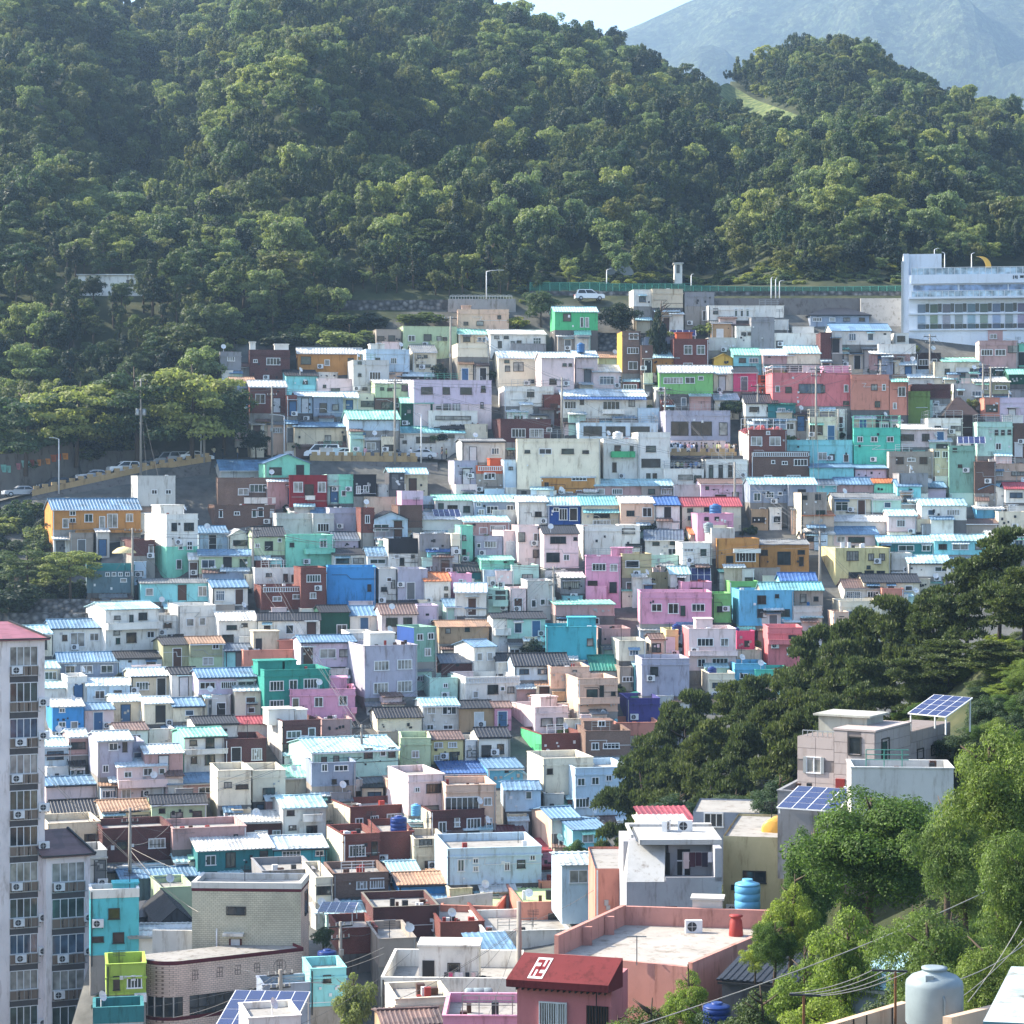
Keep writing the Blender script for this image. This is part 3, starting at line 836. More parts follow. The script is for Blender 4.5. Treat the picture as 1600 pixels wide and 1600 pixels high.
# x0 x1 roof-top eave base wall roof options, in pixels of the photograph (base row gives the distance on the slope)
TABLE = """
990 1018 453 453 478 wh f d=5
1019 1067 452 452 480 be f d=5 W0=1 l=windowless_stained_beige_box_building_under_the_green_fence
1070 1116 457 457 478 gr f
1107 1180 478 478 500 wh f w=1118,486,8,9,d,1,0;1150,488,5,12,w,1;1159,488,5,12,w,1;1168,488,5,12,w,1
1180 1225 478 478 497 wh f
1174 1210 496 496 545 gr f W0=1
1150 1184 510 510 540 wh f w=1162,521,7,5,d,1;1172,521,7,5,d,1
1008 1052 527 527 552 bg f
1053 1107 530 530 572 bk f w=1075,546,12,14,w,2;1095,546,12,14,w,2;1075,569,14,5,w,2 p=1061,1085,520,rg l=brick_red_cube_house_with_orange_roof_hut
1107 1152 528 528 547 pg f
1146 1191 545 555 573 aq gm
1192 1240 546 555 568 du gi
1116 1145 553 560 572 yl xy l=little_yellow_gabled_house
1230 1282 541 552 568 cr gc
1205 1281 521 521 546 wh f w=1218,538,10,12,d,2
1282 1299 520 520 560 mr f W0=1
1300 1316 519 519 552 pg f
1002 1020 540 540 585 br f
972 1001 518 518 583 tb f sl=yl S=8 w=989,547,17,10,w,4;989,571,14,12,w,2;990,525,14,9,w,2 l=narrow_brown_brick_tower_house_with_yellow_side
1020 1060 551 559 572 oc gc
1030 1114 572 582 615 lf gw S=4 l=leaf_green_house_with_white_roof_and_glazed_veranda w=1052,594,30,10,w,6;1078,594,14,9,w,2;1095,590,8,7,w,1
1025 1101 604 610 642 ow gw w=1048,617,22,9,d,3;1061,617,4,9,d,1;1072,633,9,12,d,2;1055,634,5,5,d,1
1115 1146 573 583 610 cr gi
1146 1184 574 582 611 hp gk l=hot_pink_house_with_dark_roof
1185 1206 587 587 615 rg f w=1194,592,9,9,d,1
1207 1330 583 583 634 co f r=1 rcol=pp ph=.4 d=7 w=1215,607,6,10,w,1;1232,609,10,9,d,1;1267,607,38,14,d,4,3;1286,607,6,12,d,1;1322,606,7,12,w,1;1322,630,10,8,d,1 p=1290,1330,573,pk l=large_coral_pink_café_with_railed_roof_deck
1165 1215 617 630 650 wh gk
1117 1155 616 625 645 cr gi
1200 1243 627 632 652 te gT l=teal_hut_with_painted_wall_below_the_coral_pink_café
1040 1141 642 642 698 lg f d=7 w=1062,669,27,22,d,2,4;1096,669,32,22,d,2,4;1130,669,13,21,d,1;1065,692,25,10,d,3;1100,692,30,10,d,3 l=lavender_grey_shop_with_blue_fascia_band
1170 1229 672 672 748 bk f S=16 sl=wh d=7 w=1182,689,17,13,w,2,2;1211,689,18,13,w,2,2;1200,676,5,5,w,1 l=tall_brick_house_with_white_side_and_pink_flower_hedge_on_top
1174 1265 706 706 749 br f d=4 bal=1 w=1251,722,20,10,w,4;1208,722,4,4,w,1;1226,724,9,3,w,2;1200,745,12,7,w,2;1240,745,20,7,w,4 l=dark_brown_brick_house_with_white_balustrade
1230 1332 688 688 722 aq f w=1285,712,14,12,w,2;1300,714,9,10,d,2;1322,716,8,11,w,1 l=pale_aqua_house_beside_the_dark_brown_brick_house
1334 1407 669 669 722 jt f r=1 rcol=mi S=2 w=1344,686,9,8,w,2;1366,686,10,8,w,2;1391,686,10,8,w,2 rh=1.6 ph=.9 d=7 l=jade_green_house_with_mint_rooftop_railing
1265 1310 652 652 688 cr f r=1 rcol=cr
1389 1458 706 706 752 tp f S=6 sl=cr w=1406,719,11,11,d,2;1424,719,11,3,w,2;1443,719,11,11,d,2;1400,745,10,8,w,2;1437,745,10,10,w,2 l=taupe_flat_house_with_shuttered_windows
1458 1484 702 702 745 be f w=1464,709,9,11,w,2;1477,709,9,11,w,2
1408 1480 664 671 698 pp gw
1330 1389 586 586 640 sm f w=1366,605,9,9,d,2;1381,605,4,9,w,1;1371,631,8,10,d,1
1390 1419 595 595 648 sm f w=1409,612,11,14,w,2;1398,634,5,9,w,1 aw=597,m
1425 1485 601 601 622 mr f
1417 1453 612 612 660 og f W0=1 l=windowless_olive_green_wall_house
1452 1480 615 615 650 du f w=1464,632,6,12,w,1
1478 1526 621 648 692 db hq W0=1 l=dark_brown_tower_with_pyramid_roof
1527 1582 660 660 712 pm f w=1557,675,5,9,d,1;1567,675,5,9,d,1;1577,675,4,8,d,1;1560,697,9,10,w,2 r=1
1583 1605 662 662 715 br f
1562 1605 622 622 662 li f
1460 1495 566 566 598 cr f S=7 w=1480,580,7,10,d,1
1496 1536 568 574 600 rb gw W0=1 l=royal_blue_shed_house_with_white_roof
1550 1574 575 575 596 dn sw
1576 1604 578 585 600 dn gm
1530 1590 533 533 575 du f S=6 sl=wh w=1542,550,18,10,w,4;1563,550,16,10,w,3;1582,545,14,12,d,2 l=lilac_pink_house_under_the_hotel
1544 1590 517 517 533 du f w=1552,525,10,8,w,2;1577,525,10,8,w,2
1590 1606 538 538 572 mi f
1360 1422 544 553 578 du gw
1373 1431 538 538 552 wh f
1432 1470 552 552 578 db f w=1443,566,14,9,w,3;1460,563,7,5,w,1
1420 1470 579 590 602 ow gi
1300 1392 507 517 538 wh gb d=8
1265 1358 478 492 508 bg hk d=8 l=grey_bungalow_with_dark_hipped_roof_near_the_hotel
1200 1232 500 500 515 wh f
1238 1272 511 511 522 wh f
1397 1420 521 521 537 wh f w=1408,529,12,9,d,3
1475 1530 560 566 575 cr sm
1522 1578 590 597 615 ol gw
1538 1562 622 622 650 sm f
1490 1535 600 600 625 pg f
1450 1504 654 654 680 wh f r=1
1483 1523 697 697 770 sa f w=1492,703,6,6,d,1;1500,728,6,5,d,1 so=1497,1540,708,718,5 S=2
1523 1556 722 722 770 br f W0=1
1545 1605 725 725 750 pe f
1550 1590 737 737 752 wh f
1266 1334 723 731 748 aq sb
1336 1386 724 732 748 li sb
1275 1308 750 757 768 aq gd
1308 1365 747 757 773 du gb
1366 1401 749 755 770 mi go
1402 1439 750 760 782 aq gb
1440 1478 754 762 780 li gb
1530 1570 757 765 787 wh xb
1571 1605 755 764 785 wh gr
1303 1361 771 778 806 cr gg
1362 1408 772 780 800 pm gg
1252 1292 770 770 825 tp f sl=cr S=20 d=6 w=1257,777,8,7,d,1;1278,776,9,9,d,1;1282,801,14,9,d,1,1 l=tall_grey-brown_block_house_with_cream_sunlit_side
1440 1510 780 790 812 wh gc
1526 1568 789 795 812 sb sw
1293 1388 806 815 830 wh gw
1388 1432 797 806 830 pp gc
1433 1475 812 812 830 be f
1560 1605 800 800 825 cr f
1510 1558 812 818 832 tp gn
1373 1459 838 847 868 te gc d=5
1460 1545 836 845 866 aq gc d=5
1392 1425 865 865 890 pg f
1420 1485 868 880 900 wh gc
1545 1605 830 838 860 pb gw
1320 1378 906 919 945 ow gn
1350 1437 898 910 930 cr gk
1312 1378 940 940 977 cr f
1378 1412 920 920 940 sm f
1480 1545 872 882 905 wh gb
1240 1284 948 948 975 pg f t=1265,blue,1.0
1302 1326 957 957 997 pe f w=1315,966,7,5,d,1
1305 1391 851 856 908 py f S=22 d=7 ph=.1 w=1332,868,18,15,d,4,2;1361,870,10,11,d,2,2;1378,870,10,11,d,2,2;1336,899,20,11,d,3;1358,896,14,12,d,2;1376,897,13,11,d,2;1357,889,0,0 l=pale_yellow_house_with_maroon_window_frames
1285 1372 824 835 850 pp gb Y=287 d=6 w=1297,843,8,8,w,1;1314,842,12,9,w,2;1338,843,26,9,d,4
344 377 550 550 578 gr f w=361,560,11,7,w,3
390 453 547 547 597 mr f S=2 w=427,564,21,11,w,4;399,564,6,4,w,2;415,591,8,7,w,1 p=391,400,535,wh;430,452,538,wh l=maroon_house_with_two_white_roof_boxes_by_the_tree_edge
465 566 544 552 577 oc gw S=2 d=4 w=478,563,16,12,d,1;511,566,7,9,w,1;548,562,10,8,d,1 l=long_ochre_house_with_white_roof
572 640 546 546 580 pb f dish=1 p=582,604,538,wh w=590,563,8,9,d,2;615,563,9,9,w,3
645 682 540 550 577 cr gg w=655,557,6,4,d,1;665,557,6,4,d,1;655,571,9,5,d,1;668,571,9,5,d,1
552 608 563 563 610 pg f w=562,567,6,4,d,1;562,586,5,4,d,1;586,587,18,12,w,4;560,606,6,6,w,1;570,607,8,5,d,2;582,607,7,5,d,2
447 496 579 587 613 aq gk W0= w=477,597,7,6,d,1;459,608,8,6,d,2 
498 528 578 582 592 ow f
496 552 592 592 614 pp f w=507,604,4,3,d,1;524,610,14,7,d,2
352 390 568 573 590 ow gn
363 400 590 598 632 pb gt
390 448 595 604 645 bk gw S=6
448 464 618 618 650 bk f
586 645 594 599 642 gn gw L=br:.5 w=597,607,6,5,d,1;609,608,8,5,d,1;632,606,10,9,d,1;608,633,24,11,d,4
621 690 580 588 596 dg gi d=5
646 768 594 594 660 li f d=6 L=pp:.52 W0= w=667,610,19,11,d,3;697,610,11,11,d,2;728,610,19,11,d,3;755,604,6,5,d,1;755,610,8,4,d,1;698,635,12,12,d,2;713,635,11,11,d,2;685,637,8,3,d,1;753,632,5,10,d,2 l=long_lilac_two-storey_house_with_three_dark_upper_windows
463 490 613 619 645 pb gi
490 536 613 620 650 bg gi w=524,636,10,9,d,1;505,637,12,14,d,1
536 560 613 621 648 cr gi
560 586 611 615 642 cr f
545 625 642 655 672 pb gm d=7
627 676 622 630 667 dn gm S=4 w=639,642,6,7,d,1 l=dark_green_house_with_mint_roof
670 746 642 642 673 wh f w=708,652,56,7,d,4;683,669,9,5,d,1;708,667,8,8,d,1;735,671,8,9,d,1
460 585 661 667 698 be gb d=7 w=512,684,10,10,d,2;542,687,14,15,d,2;562,686,6,10,d,1 l=beige_house_with_long_blue_roof_above_the_road
583 726 668 676 698 ow ga d=6 w=627,681,6,5,d,1;592,690,12,9,d,2;632,690,6,5,d,1;665,687,30,9,d,5;705,681,10,5,d,1
463 500 688 697 712 br gn d=4 Y=312
500 542 686 697 712 pp gn d=4 Y=312
715 795 484 484 514 pe f S=1 w=728,505,8,6,d,1;750,505,10,7,d,1;780,495,5,6,d,1 p=722,736,478
717 763 513 522 540 be sm d=4
715 764 537 537 557 cr f W0=1
630 714 510 510 546 gn f w=643,528,10,9,w,2;668,527,13,10,d,1;686,530,8,10,d,1;695,529,8,8,d,1
588 627 515 515 541 tp f w=595,528,11,8,d,1;612,528,10,9,d,1
766 853 516 522 549 wh gw w=781,538,6,10,d,1;801,538,6,10,d,1;811,534,7,6,d,1;776,527,7,4,d,1;791,527,7,4,d,1;839,534,12,16,w,3 l=long_white_house_with_patchy_roof_near_the_pole
867 934 480 487 515 em gc d=5 w=886,495,13,13,d,1,4;909,503,5,15,w,1,0;917,503,6,15,w,1,2 l=emerald_green_house_by_the_big_dark_tree
779 843 549 559 600 cr gi w=792,565,7,4,d,1;810,572,16,15,d,2;793,575,7,10,d,1;830,595,10,6,d,1
846 897 551 559 614 pp gi w=864,596,11,9,d,1;882,570,6,4,d,1;891,570,5,4,d,1
898 934 549 558 600 pp gi t=910
935 979 551 559 574 gn gt
927 993 571 581 608 pp gi W0= w=948,594,23,12,w,4,3;978,594,23,12,w,4,3 l=pale_pink_house_with_two_wide_blue_glazed_windows
878 1010 609 619 652 wh gi d=6 w=891,632,18,12,w,4;909,627,6,10,d,2;955,634,26,14,w,4;987,629,9,11,d,2 aw=624,B b=940,974,640,645 l=long_white_two-storey_house_with_blue_striped_awning
788 865 604 604 634 wh f w=829,614,12,11,d,2
782 861 655 655 692 mr f S=13 d=5 w=810,676,21,13,w,4;838,676,22,13,w,3;858,671,8,6,w,1 l=maroon_brick_house_with_two_white_framed_windows
905 1028 661 661 688 pb f r=1 rh=.8 w=926,673,28,15,d,2;962,673,30,15,d,3;1000,673,30,15,d,2 l=long_pale_blue_shop_with_railed_terrace
997 1030 638 638 660 pb f W0=1
722 789 690 690 722 pg gg
710 746 720 720 757 lg f
744 786 728 728 774 tp f pc=rg ph=.9 bal=1 w=765,743,18,11,w,3;755,769,8,6,d,1;774,769,12,4,w,2 p=769,786,717,rg l=taupe_house_with_orange_parapet
787 807 719 719 762 pb f w=798,732,6,4,d,2
787 808 692 692 719 gr f
808 938 686 686 764 cr f S=2 d=9 ph=.3 w=852,705,19,8,w,2;887,705,19,8,d,1;824,707,9,2,d,2;915,707,10,3,d,2 l=big_plain_cream_hall_with_slit_windows
846 929 738 746 778 oc gi S=1 d=5 w=905,747,22,7,w,4;854,757,7,9,d,2;885,772,19,9,w,3;905,770,9,11,w,2 l=ochre_house_with_pale_roof_in_front_of_the_cream_hall
930 1002 750 759 779 du gc
1003 1052 750 759 779 tp gc
943 996 686 686 752 wh f b=954,991,706,713,em w=965,701,10,12,d,1;960,730,7,15,d,1;987,701,5,10,d,1 t=968,white,1.35 W0= l=white_house_with_green_balcony_and_domed_roof_tank
997 1047 676 676 752 wh f w=1017,701,15,10,d,1,1;1017,723,29,14,d,1,0;1013,744,7,10,d,1;1023,744,7,10,d,1 l=stark_white_modern_house_with_pink_hoop_on_its_corner
1038 1100 733 733 758 wh f r=1 w=1071,745,22,9,d,1;1090,748,12,12,d,2
1103 1168 718 718 752 wh f d=5 w=1111,737,6,20,d,1;1126,735,6,22,d,1;1141,734,6,22,d,1 l=white_café_with_three_tall_slot_windows
1095 1161 749 756 784 li gn w=1126,777,17,11,d,2;1105,763,5,4,d,1;1149,772,10,9,d,1
1052 1094 758 758 779 pg f
1172 1232 747 757 785 bg gc w=1183,776,10,12,w,2;1203,773,13,8,w,3;1219,771,6,5,w,1
1232 1276 747 757 790 bg gc
345 432 720 735 750 pg gb d=6 l=long_pale_grey_house_with_bright_blue_roof_below_the_road
414 484 710 724 750 mi xb l=mint_gabled_house_with_blue_roof_edges
430 464 727 727 747 aq f w=445,736,10,8,d,2
340 451 747 747 792 tb f S=3 w=410,762,40,13,w,6;380,768,15,10,w,2;441,762,12,12,w,2 b=381,430,778,785,wh l=wide_brown_brick_house_with_long_window_band
335 430 790 790 825 br f w=397,802,6,12,w,1;407,800,8,14,w,1;370,803,9,3,w,2;345,802,5,12,w,1;425,802,5,12,w,4
452 511 743 743 792 rd f S=1 w=466,761,14,15,w,2,2;503,761,12,15,w,2,2;483,765,14,18,d,1,4 b=477,492,775,779,wh l=dark_red_cube_house_with_white_window_hoods
511 530 742 742 786 pm f
530 552 742 742 786 mi f w=537,770,7,9,w,1
553 588 742 742 775 bl f w=560,765,6,12,w,2;572,763,9,11,w,2 l=black_café_front_with_gold_emblem
622 668 732 740 772 be gc d=4
608 632 732 738 765 dg gc d=4
590 634 757 757 776 wh f
628 661 768 768 797 pk f pc=li ph=.9
571 620 777 777 797 be f W0=1
432 488 803 803 838 pg f W0=1
489 522 803 803 838 pg f w=505,824,18,12,w,4
515 563 794 794 832 lg f W0=1
564 585 794 794 832 bk f w=574,811,7,12,w,2
585 637 800 811 840 pb xk
585 628 817 825 842 pp gn
622 660 790 790 824 br f W0=1
447 521 837 837 888 mi f S=17 w=456,851,8,7,d,2;505,849,11,12,w,2,1 b=475,521,858,864 l=mint_house_with_grey_corner_room_and_balcony
397 446 824 838 867 gn gk w=402,852,7,6,w,2;420,853,12,14,d,1;437,844,6,5,w,1
522 560 832 843 860 li gd
521 575 858 867 888 wh gk
574 606 856 868 888 wh gb
607 668 842 842 888 wh f pc=bl ph=1.7 w=620,869,7,6,w,1;628,877,8,13,d,1;645,870,4,4,d,1 l=white_house_with_black_upper_storey
668 703 851 862 888 aq gB
655 707 835 835 861 gr f
719 739 822 822 882 mi f w=725,840,6,9,d,1;725,862,6,9,d,1
706 719 835 835 880 cr f
660 724 802 812 828 ow gw so=680,722,802,816,5
680 741 774 782 807 ow gm w=689,792,8,12,d,1;707,795,16,12,d,2;729,795,11,11,d,1
659 680 776 776 802 pb f
741 810 774 784 809 bg gc w=748,788,7,5,w,2;752,800,9,8,w,2;769,796,17,13,w,3;797,796,10,14,w,2
810 856 775 784 821 wh gi w=841,803,11,9,d,2
856 907 777 789 823 rb gc S=3 w=869,796,8,5,w,2;880,803,13,18,w,3;896,803,12,20,w,1 l=royal_blue_house_with_pale_aqua_roof
909 968 776 789 821 cr ga aw=801,a w=940,806,26,6,d,3;940,816,28,6,w,5 l=cream_house_with_aqua_roof_and_matching_awning
970 1022 776 786 818 pe gw w=985,802,13,8,d,3;1011,800,14,14,w,2
1023 1062 777 789 814 wh gB
1066 1158 778 791 828 cr gr w=1078,797,8,7,d,1;1078,809,7,7,d,1;1110,796,20,6,d,2 l=cream_house_with_bright_red_roof
1090 1146 803 803 832 pk f Y=284 t=1121,blue,1.5 w=1104,810,7,6,d,2;1120,810,7,5,d,2
725 796 807 815 837 du gc
742 785 838 838 874 lg f w=766,850,18,10,w,4;748,852,6,7,w,1
745 797 820 820 838 pp f w=755,829,12,10,w,2;780,829,14,12,w,2
787 808 830 830 872 pp f S=18
810 849 822 822 882 pp f w=840,839,12,13,w,2;815,839,10,14,d,1;840,865,14,12,d,1
850 904 822 834 887 pp gk w=872,843,25,12,d,3;864,871,20,14,d,2;885,870,10,10,w,2;899,842,6,5,d,1
911 1000 822 822 867 wh f d=8 p=972,997,821,wh w=982,830,20,8,d,1;992,852,30,6,d,1 l=plain_white_modern_house_with_stepped_front
1008 1067 829 843 872 ow gd S=1 w=1025,849,10,6,d,1;1052,848,10,6,d,1;1053,863,18,12,w,3
1079 1116 825 835 854 cr go
1066 1112 849 849 882 wh f w=1076,859,15,5,w,3;1099,862,10,12,d,1
1112 1148 826 826 872 pg f t=1110,grey,1.1
915 970 870 870 940 pk f S=1 w=936,885,22,12,w,4;959,886,12,12,w,2;926,914,16,16,d,1,4;958,917,12,18,d,1 b=915,947,916,936 p=956,989,857 l=pink_corner_house_with_oval_window_hole
972 1018 866 866 902 kh f w=988,881,22,11,w,1
972 1048 895 895 928 kh f Y=276 d=4 w=984,910,14,8,d,2;1012,913,16,9,d,3
1035 1070 871 871 892 aq f
1048 1078 886 897 917 wh gc
1000 1112 926 926 974 pk f S=4 d=7 w=1026,949,15,11,w,2;1052,950,15,16,w,2;1067,954,8,15,d,1;1091,949,20,11,w,3 l=wide_pink_house_with_projecting_parapet
1065 1112 910 910 930 pk f Y=271 d=4 w=1088,921,20,8,d,2
1113 1142 928 928 972 lf f w=1125,951,10,10,d,2 l=narrow_leaf_green_house_between_pink_and_sky_blue_houses
1140 1185 909 909 930 lf f Y=272 d=4 w=1163,919,22,6,d,1
1155 1240 923 923 977 sb f S=12 d=6 w=1190,937,13,13,d,2;1190,958,13,13,d,2;1222,957,24,12,d,3;1214,931,6,6,d,1 l=sky_blue_house_with_stepped_roofline
1190 1286 911 922 952 tp ga d=4 w=1235,933,12,14,d,1;1255,934,9,14,d,1;1275,935,8,8,d,1 l=grey_house_with_long_aqua_ribbed_roof
1220 1276 896 907 920 aq gB d=4
1150 1219 888 888 912 tp f W0=1 ph=.8
1120 1186 842 842 887 oc f pc=oc w=1165,870,30,14,w,6;1140,873,12,12,d,1 d=5 b=1145,1187,858,862,wh l=ochre-brown_house_with_outside_stair
1188 1264 844 851 892 oc gg w=1194,863,11,9,d,2;1225,872,20,20,d,2;1252,862,10,8,d,1;1252,877,8,14,d,1
82 220 780 796 827 oc gb S=12 sl=or2 d=5 w=102,817,9,15,w,1,2;113,802,8,6,w,2;113,813,8,6,w,2;138,809,12,13,w,2,1;159,816,9,18,w,1,2;175,814,16,22,w,2,2;202,809,11,13,w,2,2 b=117,220,829,831 l=long_orange_timber_house_with_blue_roof_on_stilts
215 274 744 744 790 pg f w=241,768,8,7,w,2;263,768,8,7,w,2
260 309 804 804 867 wh f S=34 L=mi:.49 d=6 p=262,298,790,wh w=272,823,9,13,d,1;295,823,16,13,d,3;282,853,7,11,w,1;296,853,9,12,w,2 l=two-tone_house_white_above_and_mint_below
205 242 845 845 868 mr f w=236,858,7,12,w,1,2
310 356 823 833 861 pb gb
357 392 828 838 860 wh xw
311 395 860 868 896 gn gb S=2
136 210 884 884 926 sl f S=2 pc=te ph=.5 w=168,898,6,4,w,2;178,898,6,4,w,2;188,898,6,4,w,2;199,898,6,4,w,2;193,907,9,5,w,1,2 l=plain_slate_blue_box_with_four_tiny_windows
220 328 908 912 940 aq gg S=6 d=5
332 387 907 918 946 wh gb
165 248 942 953 1018 wh gc S=31 d=7 w=183,965,10,6,d,1;205,967,6,12,d,1;223,964,13,12,d,2;182,989,10,7,d,1;205,997,16,16,d,3;184,1002,5,9,d,1;235,993,12,10,w,2 b=165,250,974,982 l=large_white_two-storey_house_with_full-width_balcony
278 337 947 947 997 wh f S=16 w=297,972,11,12,w,1,2;316,971,10,12,w,1,2;280,993,14,6,d,1 l=blank_white_cube_house_with_sloping_left_shoulder
249 278 962 962 999 wh f w=262,977,12,7,d,2;268,995,12,7,d,2
342 402 957 970 1008 wh gw w=362,980,15,8,d,2;382,977,10,6,d,1;356,998,18,14,d,3;385,997,9,6,d,1
80 164 969 982 1019 wh gb d=6 w=101,997,7,9,d,2;121,1000,22,22,w,2,2;147,996,14,12,w,2,2
16 81 979 991 1026 cr gc
255 296 997 1008 1042 ol gk S=16
297 350 996 1006 1047 ol gt L=gn:.5 w=337,1010,9,8,w,2;325,1033,17,12,w,2
352 404 1007 1017 1046 aq gd
92 184 1021 1035 1061 bg gb S=7 d=6
183 253 1019 1029 1051 pb gk
70 93 1034 1044 1070 cr gc
105 136 1058 1058 1096 wh f S=10
68 105 1066 1076 1097 wh gc
136 203 1061 1072 1100 pb gi S=1
205 266 1045 1057 1090 be gi S=12
268 310 1044 1054 1088 wh gk
310 400 1046 1059 1085 li gb d=6
177 223 1086 1097 1132 cr gi
225 270 1090 1100 1131 cr gi
271 319 1092 1104 1127 cr gb
320 346 1081 1090 1124 cr gc
367 411 1066 1080 1120 cr gi S=12
82 131 1094 1105 1142 bb gw S=10 w=97,1110,9,6,w,2;97,1132,11,8,w,2;116,1134,11,13,w,1,2 l=small_bright_blue_house_with_white_roof_at_the_left
132 178 1100 1110 1142 pp gb
183 231 1131 1142 1166 wh gn
233 272 1140 1140 1167 wh f
305 371 1121 1132 1152 wh gk
372 418 1121 1132 1154 wh gr
288 353 1139 1152 1210 wh gm S=19 sl=mi w=302,1161,11,8,d,1;328,1162,14,16,d,2;303,1188,9,10,d,1;328,1188,17,16,d,2 b=288,353,1171,1176 l=white_house_with_mint_roof_and_mint_gable
153 207 1144 1158 1214 lg gi S=15 w=177,1167,14,11,w,2;165,1201,9,11,w,2;195,1168,3,16,d,1 l=lavender_grey_house_with_white_corner_window
207 225 1160 1160 1196 lg f
108 137 1141 1152 1180 du gi
70 109 1155 1167 1197 pb gc
72 152 1172 1180 1217 pb gn
227 286 1165 1178 1212 du gi
184 260 1188 1199 1249 pp gi S=12 w=200,1210,11,9,w,2;231,1207,13,11,w,2;253,1206,8,10,w,1;197,1240,15,14,w,2;230,1241,18,9,d,2;250,1239,12,10,w,2 b=184,262,1219,1228 l=pale_pink_house_with_long_pink_balcony_ledge
72 183 1216 1228 1252 pp gb
263 335 1211 1225 1250 du gb
340 392 1205 1205 1258 cr f S=12 w=356,1226,13,10,d,2;378,1231,20,5,d,3
395 446 1205 1205 1252 cr f w=420,1240,20,20,d,3
160 234 1252 1268 1297 cr gt
237 323 1244 1257 1282 gn gk S=6 w=253,1267,9,7,d,1;276,1274,19,9,d,2;308,1273,14,9,d,2
85 158 1252 1276 1292 tp gk
75 157 1288 1288 1340 be f
160 269 1296 1296 1347 mr f w=245,1321,26,15,w,4;190,1322,14,12,d,2 l=maroon_brick_house_behind_the_foreground_pole
270 385 1296 1296 1327 du f
362 441 1270 1285 1312 mr gw sl=rg S=8 w=408,1304,20,12,w,3;432,1303,12,10,w,2
309 427 1308 1330 1362 te gw S=22 d=7 w=329,1344,14,16,w,2,1;360,1346,16,22,d,2;412,1346,12,22,d,1 l=teal_house_with_white_speckled_roof
428 511 1308 1327 1354 tq gi d=7 w=455,1340,28,20,w,5,1;499,1337,12,4,w,2
380 481 1017 1017 1052 sm f p=438,470,1003;400,440,988,be w=457,1038,17,13,w,2 l=salmon_house_with_matching_stair_tower
413 516 1048 1048 1120 tg f S=20 w=432,1072,22,14,w,4;458,1071,13,14,w,2,1;485,1070,22,14,w,4,1;432,1102,22,14,w,4,1 p=410,448,1034;452,470,1034 l=teal_green_house_with_white_windows_behind_the_pink_cube
453 555 1078 1078 1122 pk f S=1 w=498,1097,12,14,w,2;536,1095,12,14,w,2;462,1098,10,18,w,1,1 p=511,543,1061 b=548,557,1106,1112 l=pink_cube_house_in_front_of_the_teal_green_house
570 652 1010 1010 1090 lg f S=32 d=8 ph=.3 w=596,1040,24,15,w,4,2;632,1039,23,15,w,4,2;595,1076,24,16,w,4,2;632,1074,24,16,w,4,2 p=586,625,991,wh l=tall_lavender_grey_block_house_with_four_wide_windows
403 500 959 970 999 wh gk S=0 d=6
501 546 947 957 997 dn gk w=534,985,15,17,w,2 l=dark_green_house_with_dark_roof
547 595 948 962 992 wh gb
596 652 945 960 987 pp gn
652 685 947 947 980 li f
647 682 981 981 1034 sa f S=27 sl=rb w=656,995,10,10,w,2;673,994,10,10,w,2;668,1019,11,12,w,2 l=sage_green_house_with_deep_blue_side
686 764 971 980 1005 tn gt w=730,983,7,8,d,1;700,985,8,8,d,1
470 556 994 1004 1042 li gb
545 585 990 990 1012 wh f w=575,998,13,14,w,2,1
398 469 888 888 920 wh f w=420,899,9,4,d,1;446,903,7,13,d,1;459,903,8,12,d,2
470 510 888 888 952 bk f w=490,903,22,12,w,5;489,930,10,10,w,2 l=tall_brick_house_adjoining_the_bright_blue_wall
408 470 917 917 952 bk f bal=1 w=433,935,13,8,w,2,2;464,932,14,8,w,2,2
511 587 887 887 945 bb f S=1 d=7 w=577,918,5,12,d,1 l=blank_bright_blue_house_wall
592 621 889 889 937 pg f w=608,905,8,6,w,1;600,920,10,8,d,1;614,912,6,14,d,1
622 668 890 890 937 lg f
664 704 896 908 940 wh go w=697,919,5,6,d,1;697,930,5,6,d,1
705 737 897 897 937 pk f w=720,908,5,5,w,2
711 760 912 925 962 wh gi S=0
761 793 922 922 960 pm f S=0 b=770,794,938,945 w=766,931,6,8,d,1;782,929,16,14,d,2
797 822 920 920 962 pp f
824 864 908 908 959 pg f w=834,942,8,12,w,1;848,940,7,10,w,1;859,940,6,10,w,1 l=pale_grey_house_with_arched_terrace_windows
697 740 937 948 970 pm gb
728 758 938 950 962 wh gb
770 797 960 966 1017 wh gk b=772,797,982,990
793 852 957 967 997 pm gk
741 774 1001 1011 1049 wh gb S=32 w=749,1026,10,12,w,1,2;765,1026,11,12,w,1,2 l=white_house_with_bright_blue_roof_edge_and_twin_windows
690 741 1023 1036 1054 mr gd
804 890 1022 1040 1062 pb gk
776 805 1022 1033 1052 wh gk
727 812 1059 1059 1097 wh f S=24 bal=1 d=7 w=770,1078,16,14,d,2;743,1085,8,10,w,1;785,1077,5,6,w,1;798,1079,10,10,d,2 l=white_house_with_perforated_white_parapet
860 921 1043 1043 1075 pe f S=12 w=898,1053,7,12,d,1
903 965 1061 1061 1112 pe f S=20 w=925,1083,18,13,d,1;958,1084,4,7,d,1;940,1081,5,22,d,1 b=903,965,1090,1097 l=peach_house_with_projecting_upper_floor
915 950 1036 1048 1062 pp gb
925 977 1025 1047 1057 ow gT
967 1009 1002 1002 1032 cr f
1017 1040 991 999 1027 cr gn
1041 1060 985 985 1022 py f t=1060,navy,1.0
940 985 983 983 1005 du f
990 1058 1075 1088 1095 ow hT
980 1031 1092 1092 1129 pu f W0=1 l=purple_mural_wall_house
1003 1077 1030 1030 1087 lg f w=1022,1049,13,14,d,1 l=blank_lavender_grey_house_with_one_dark_window
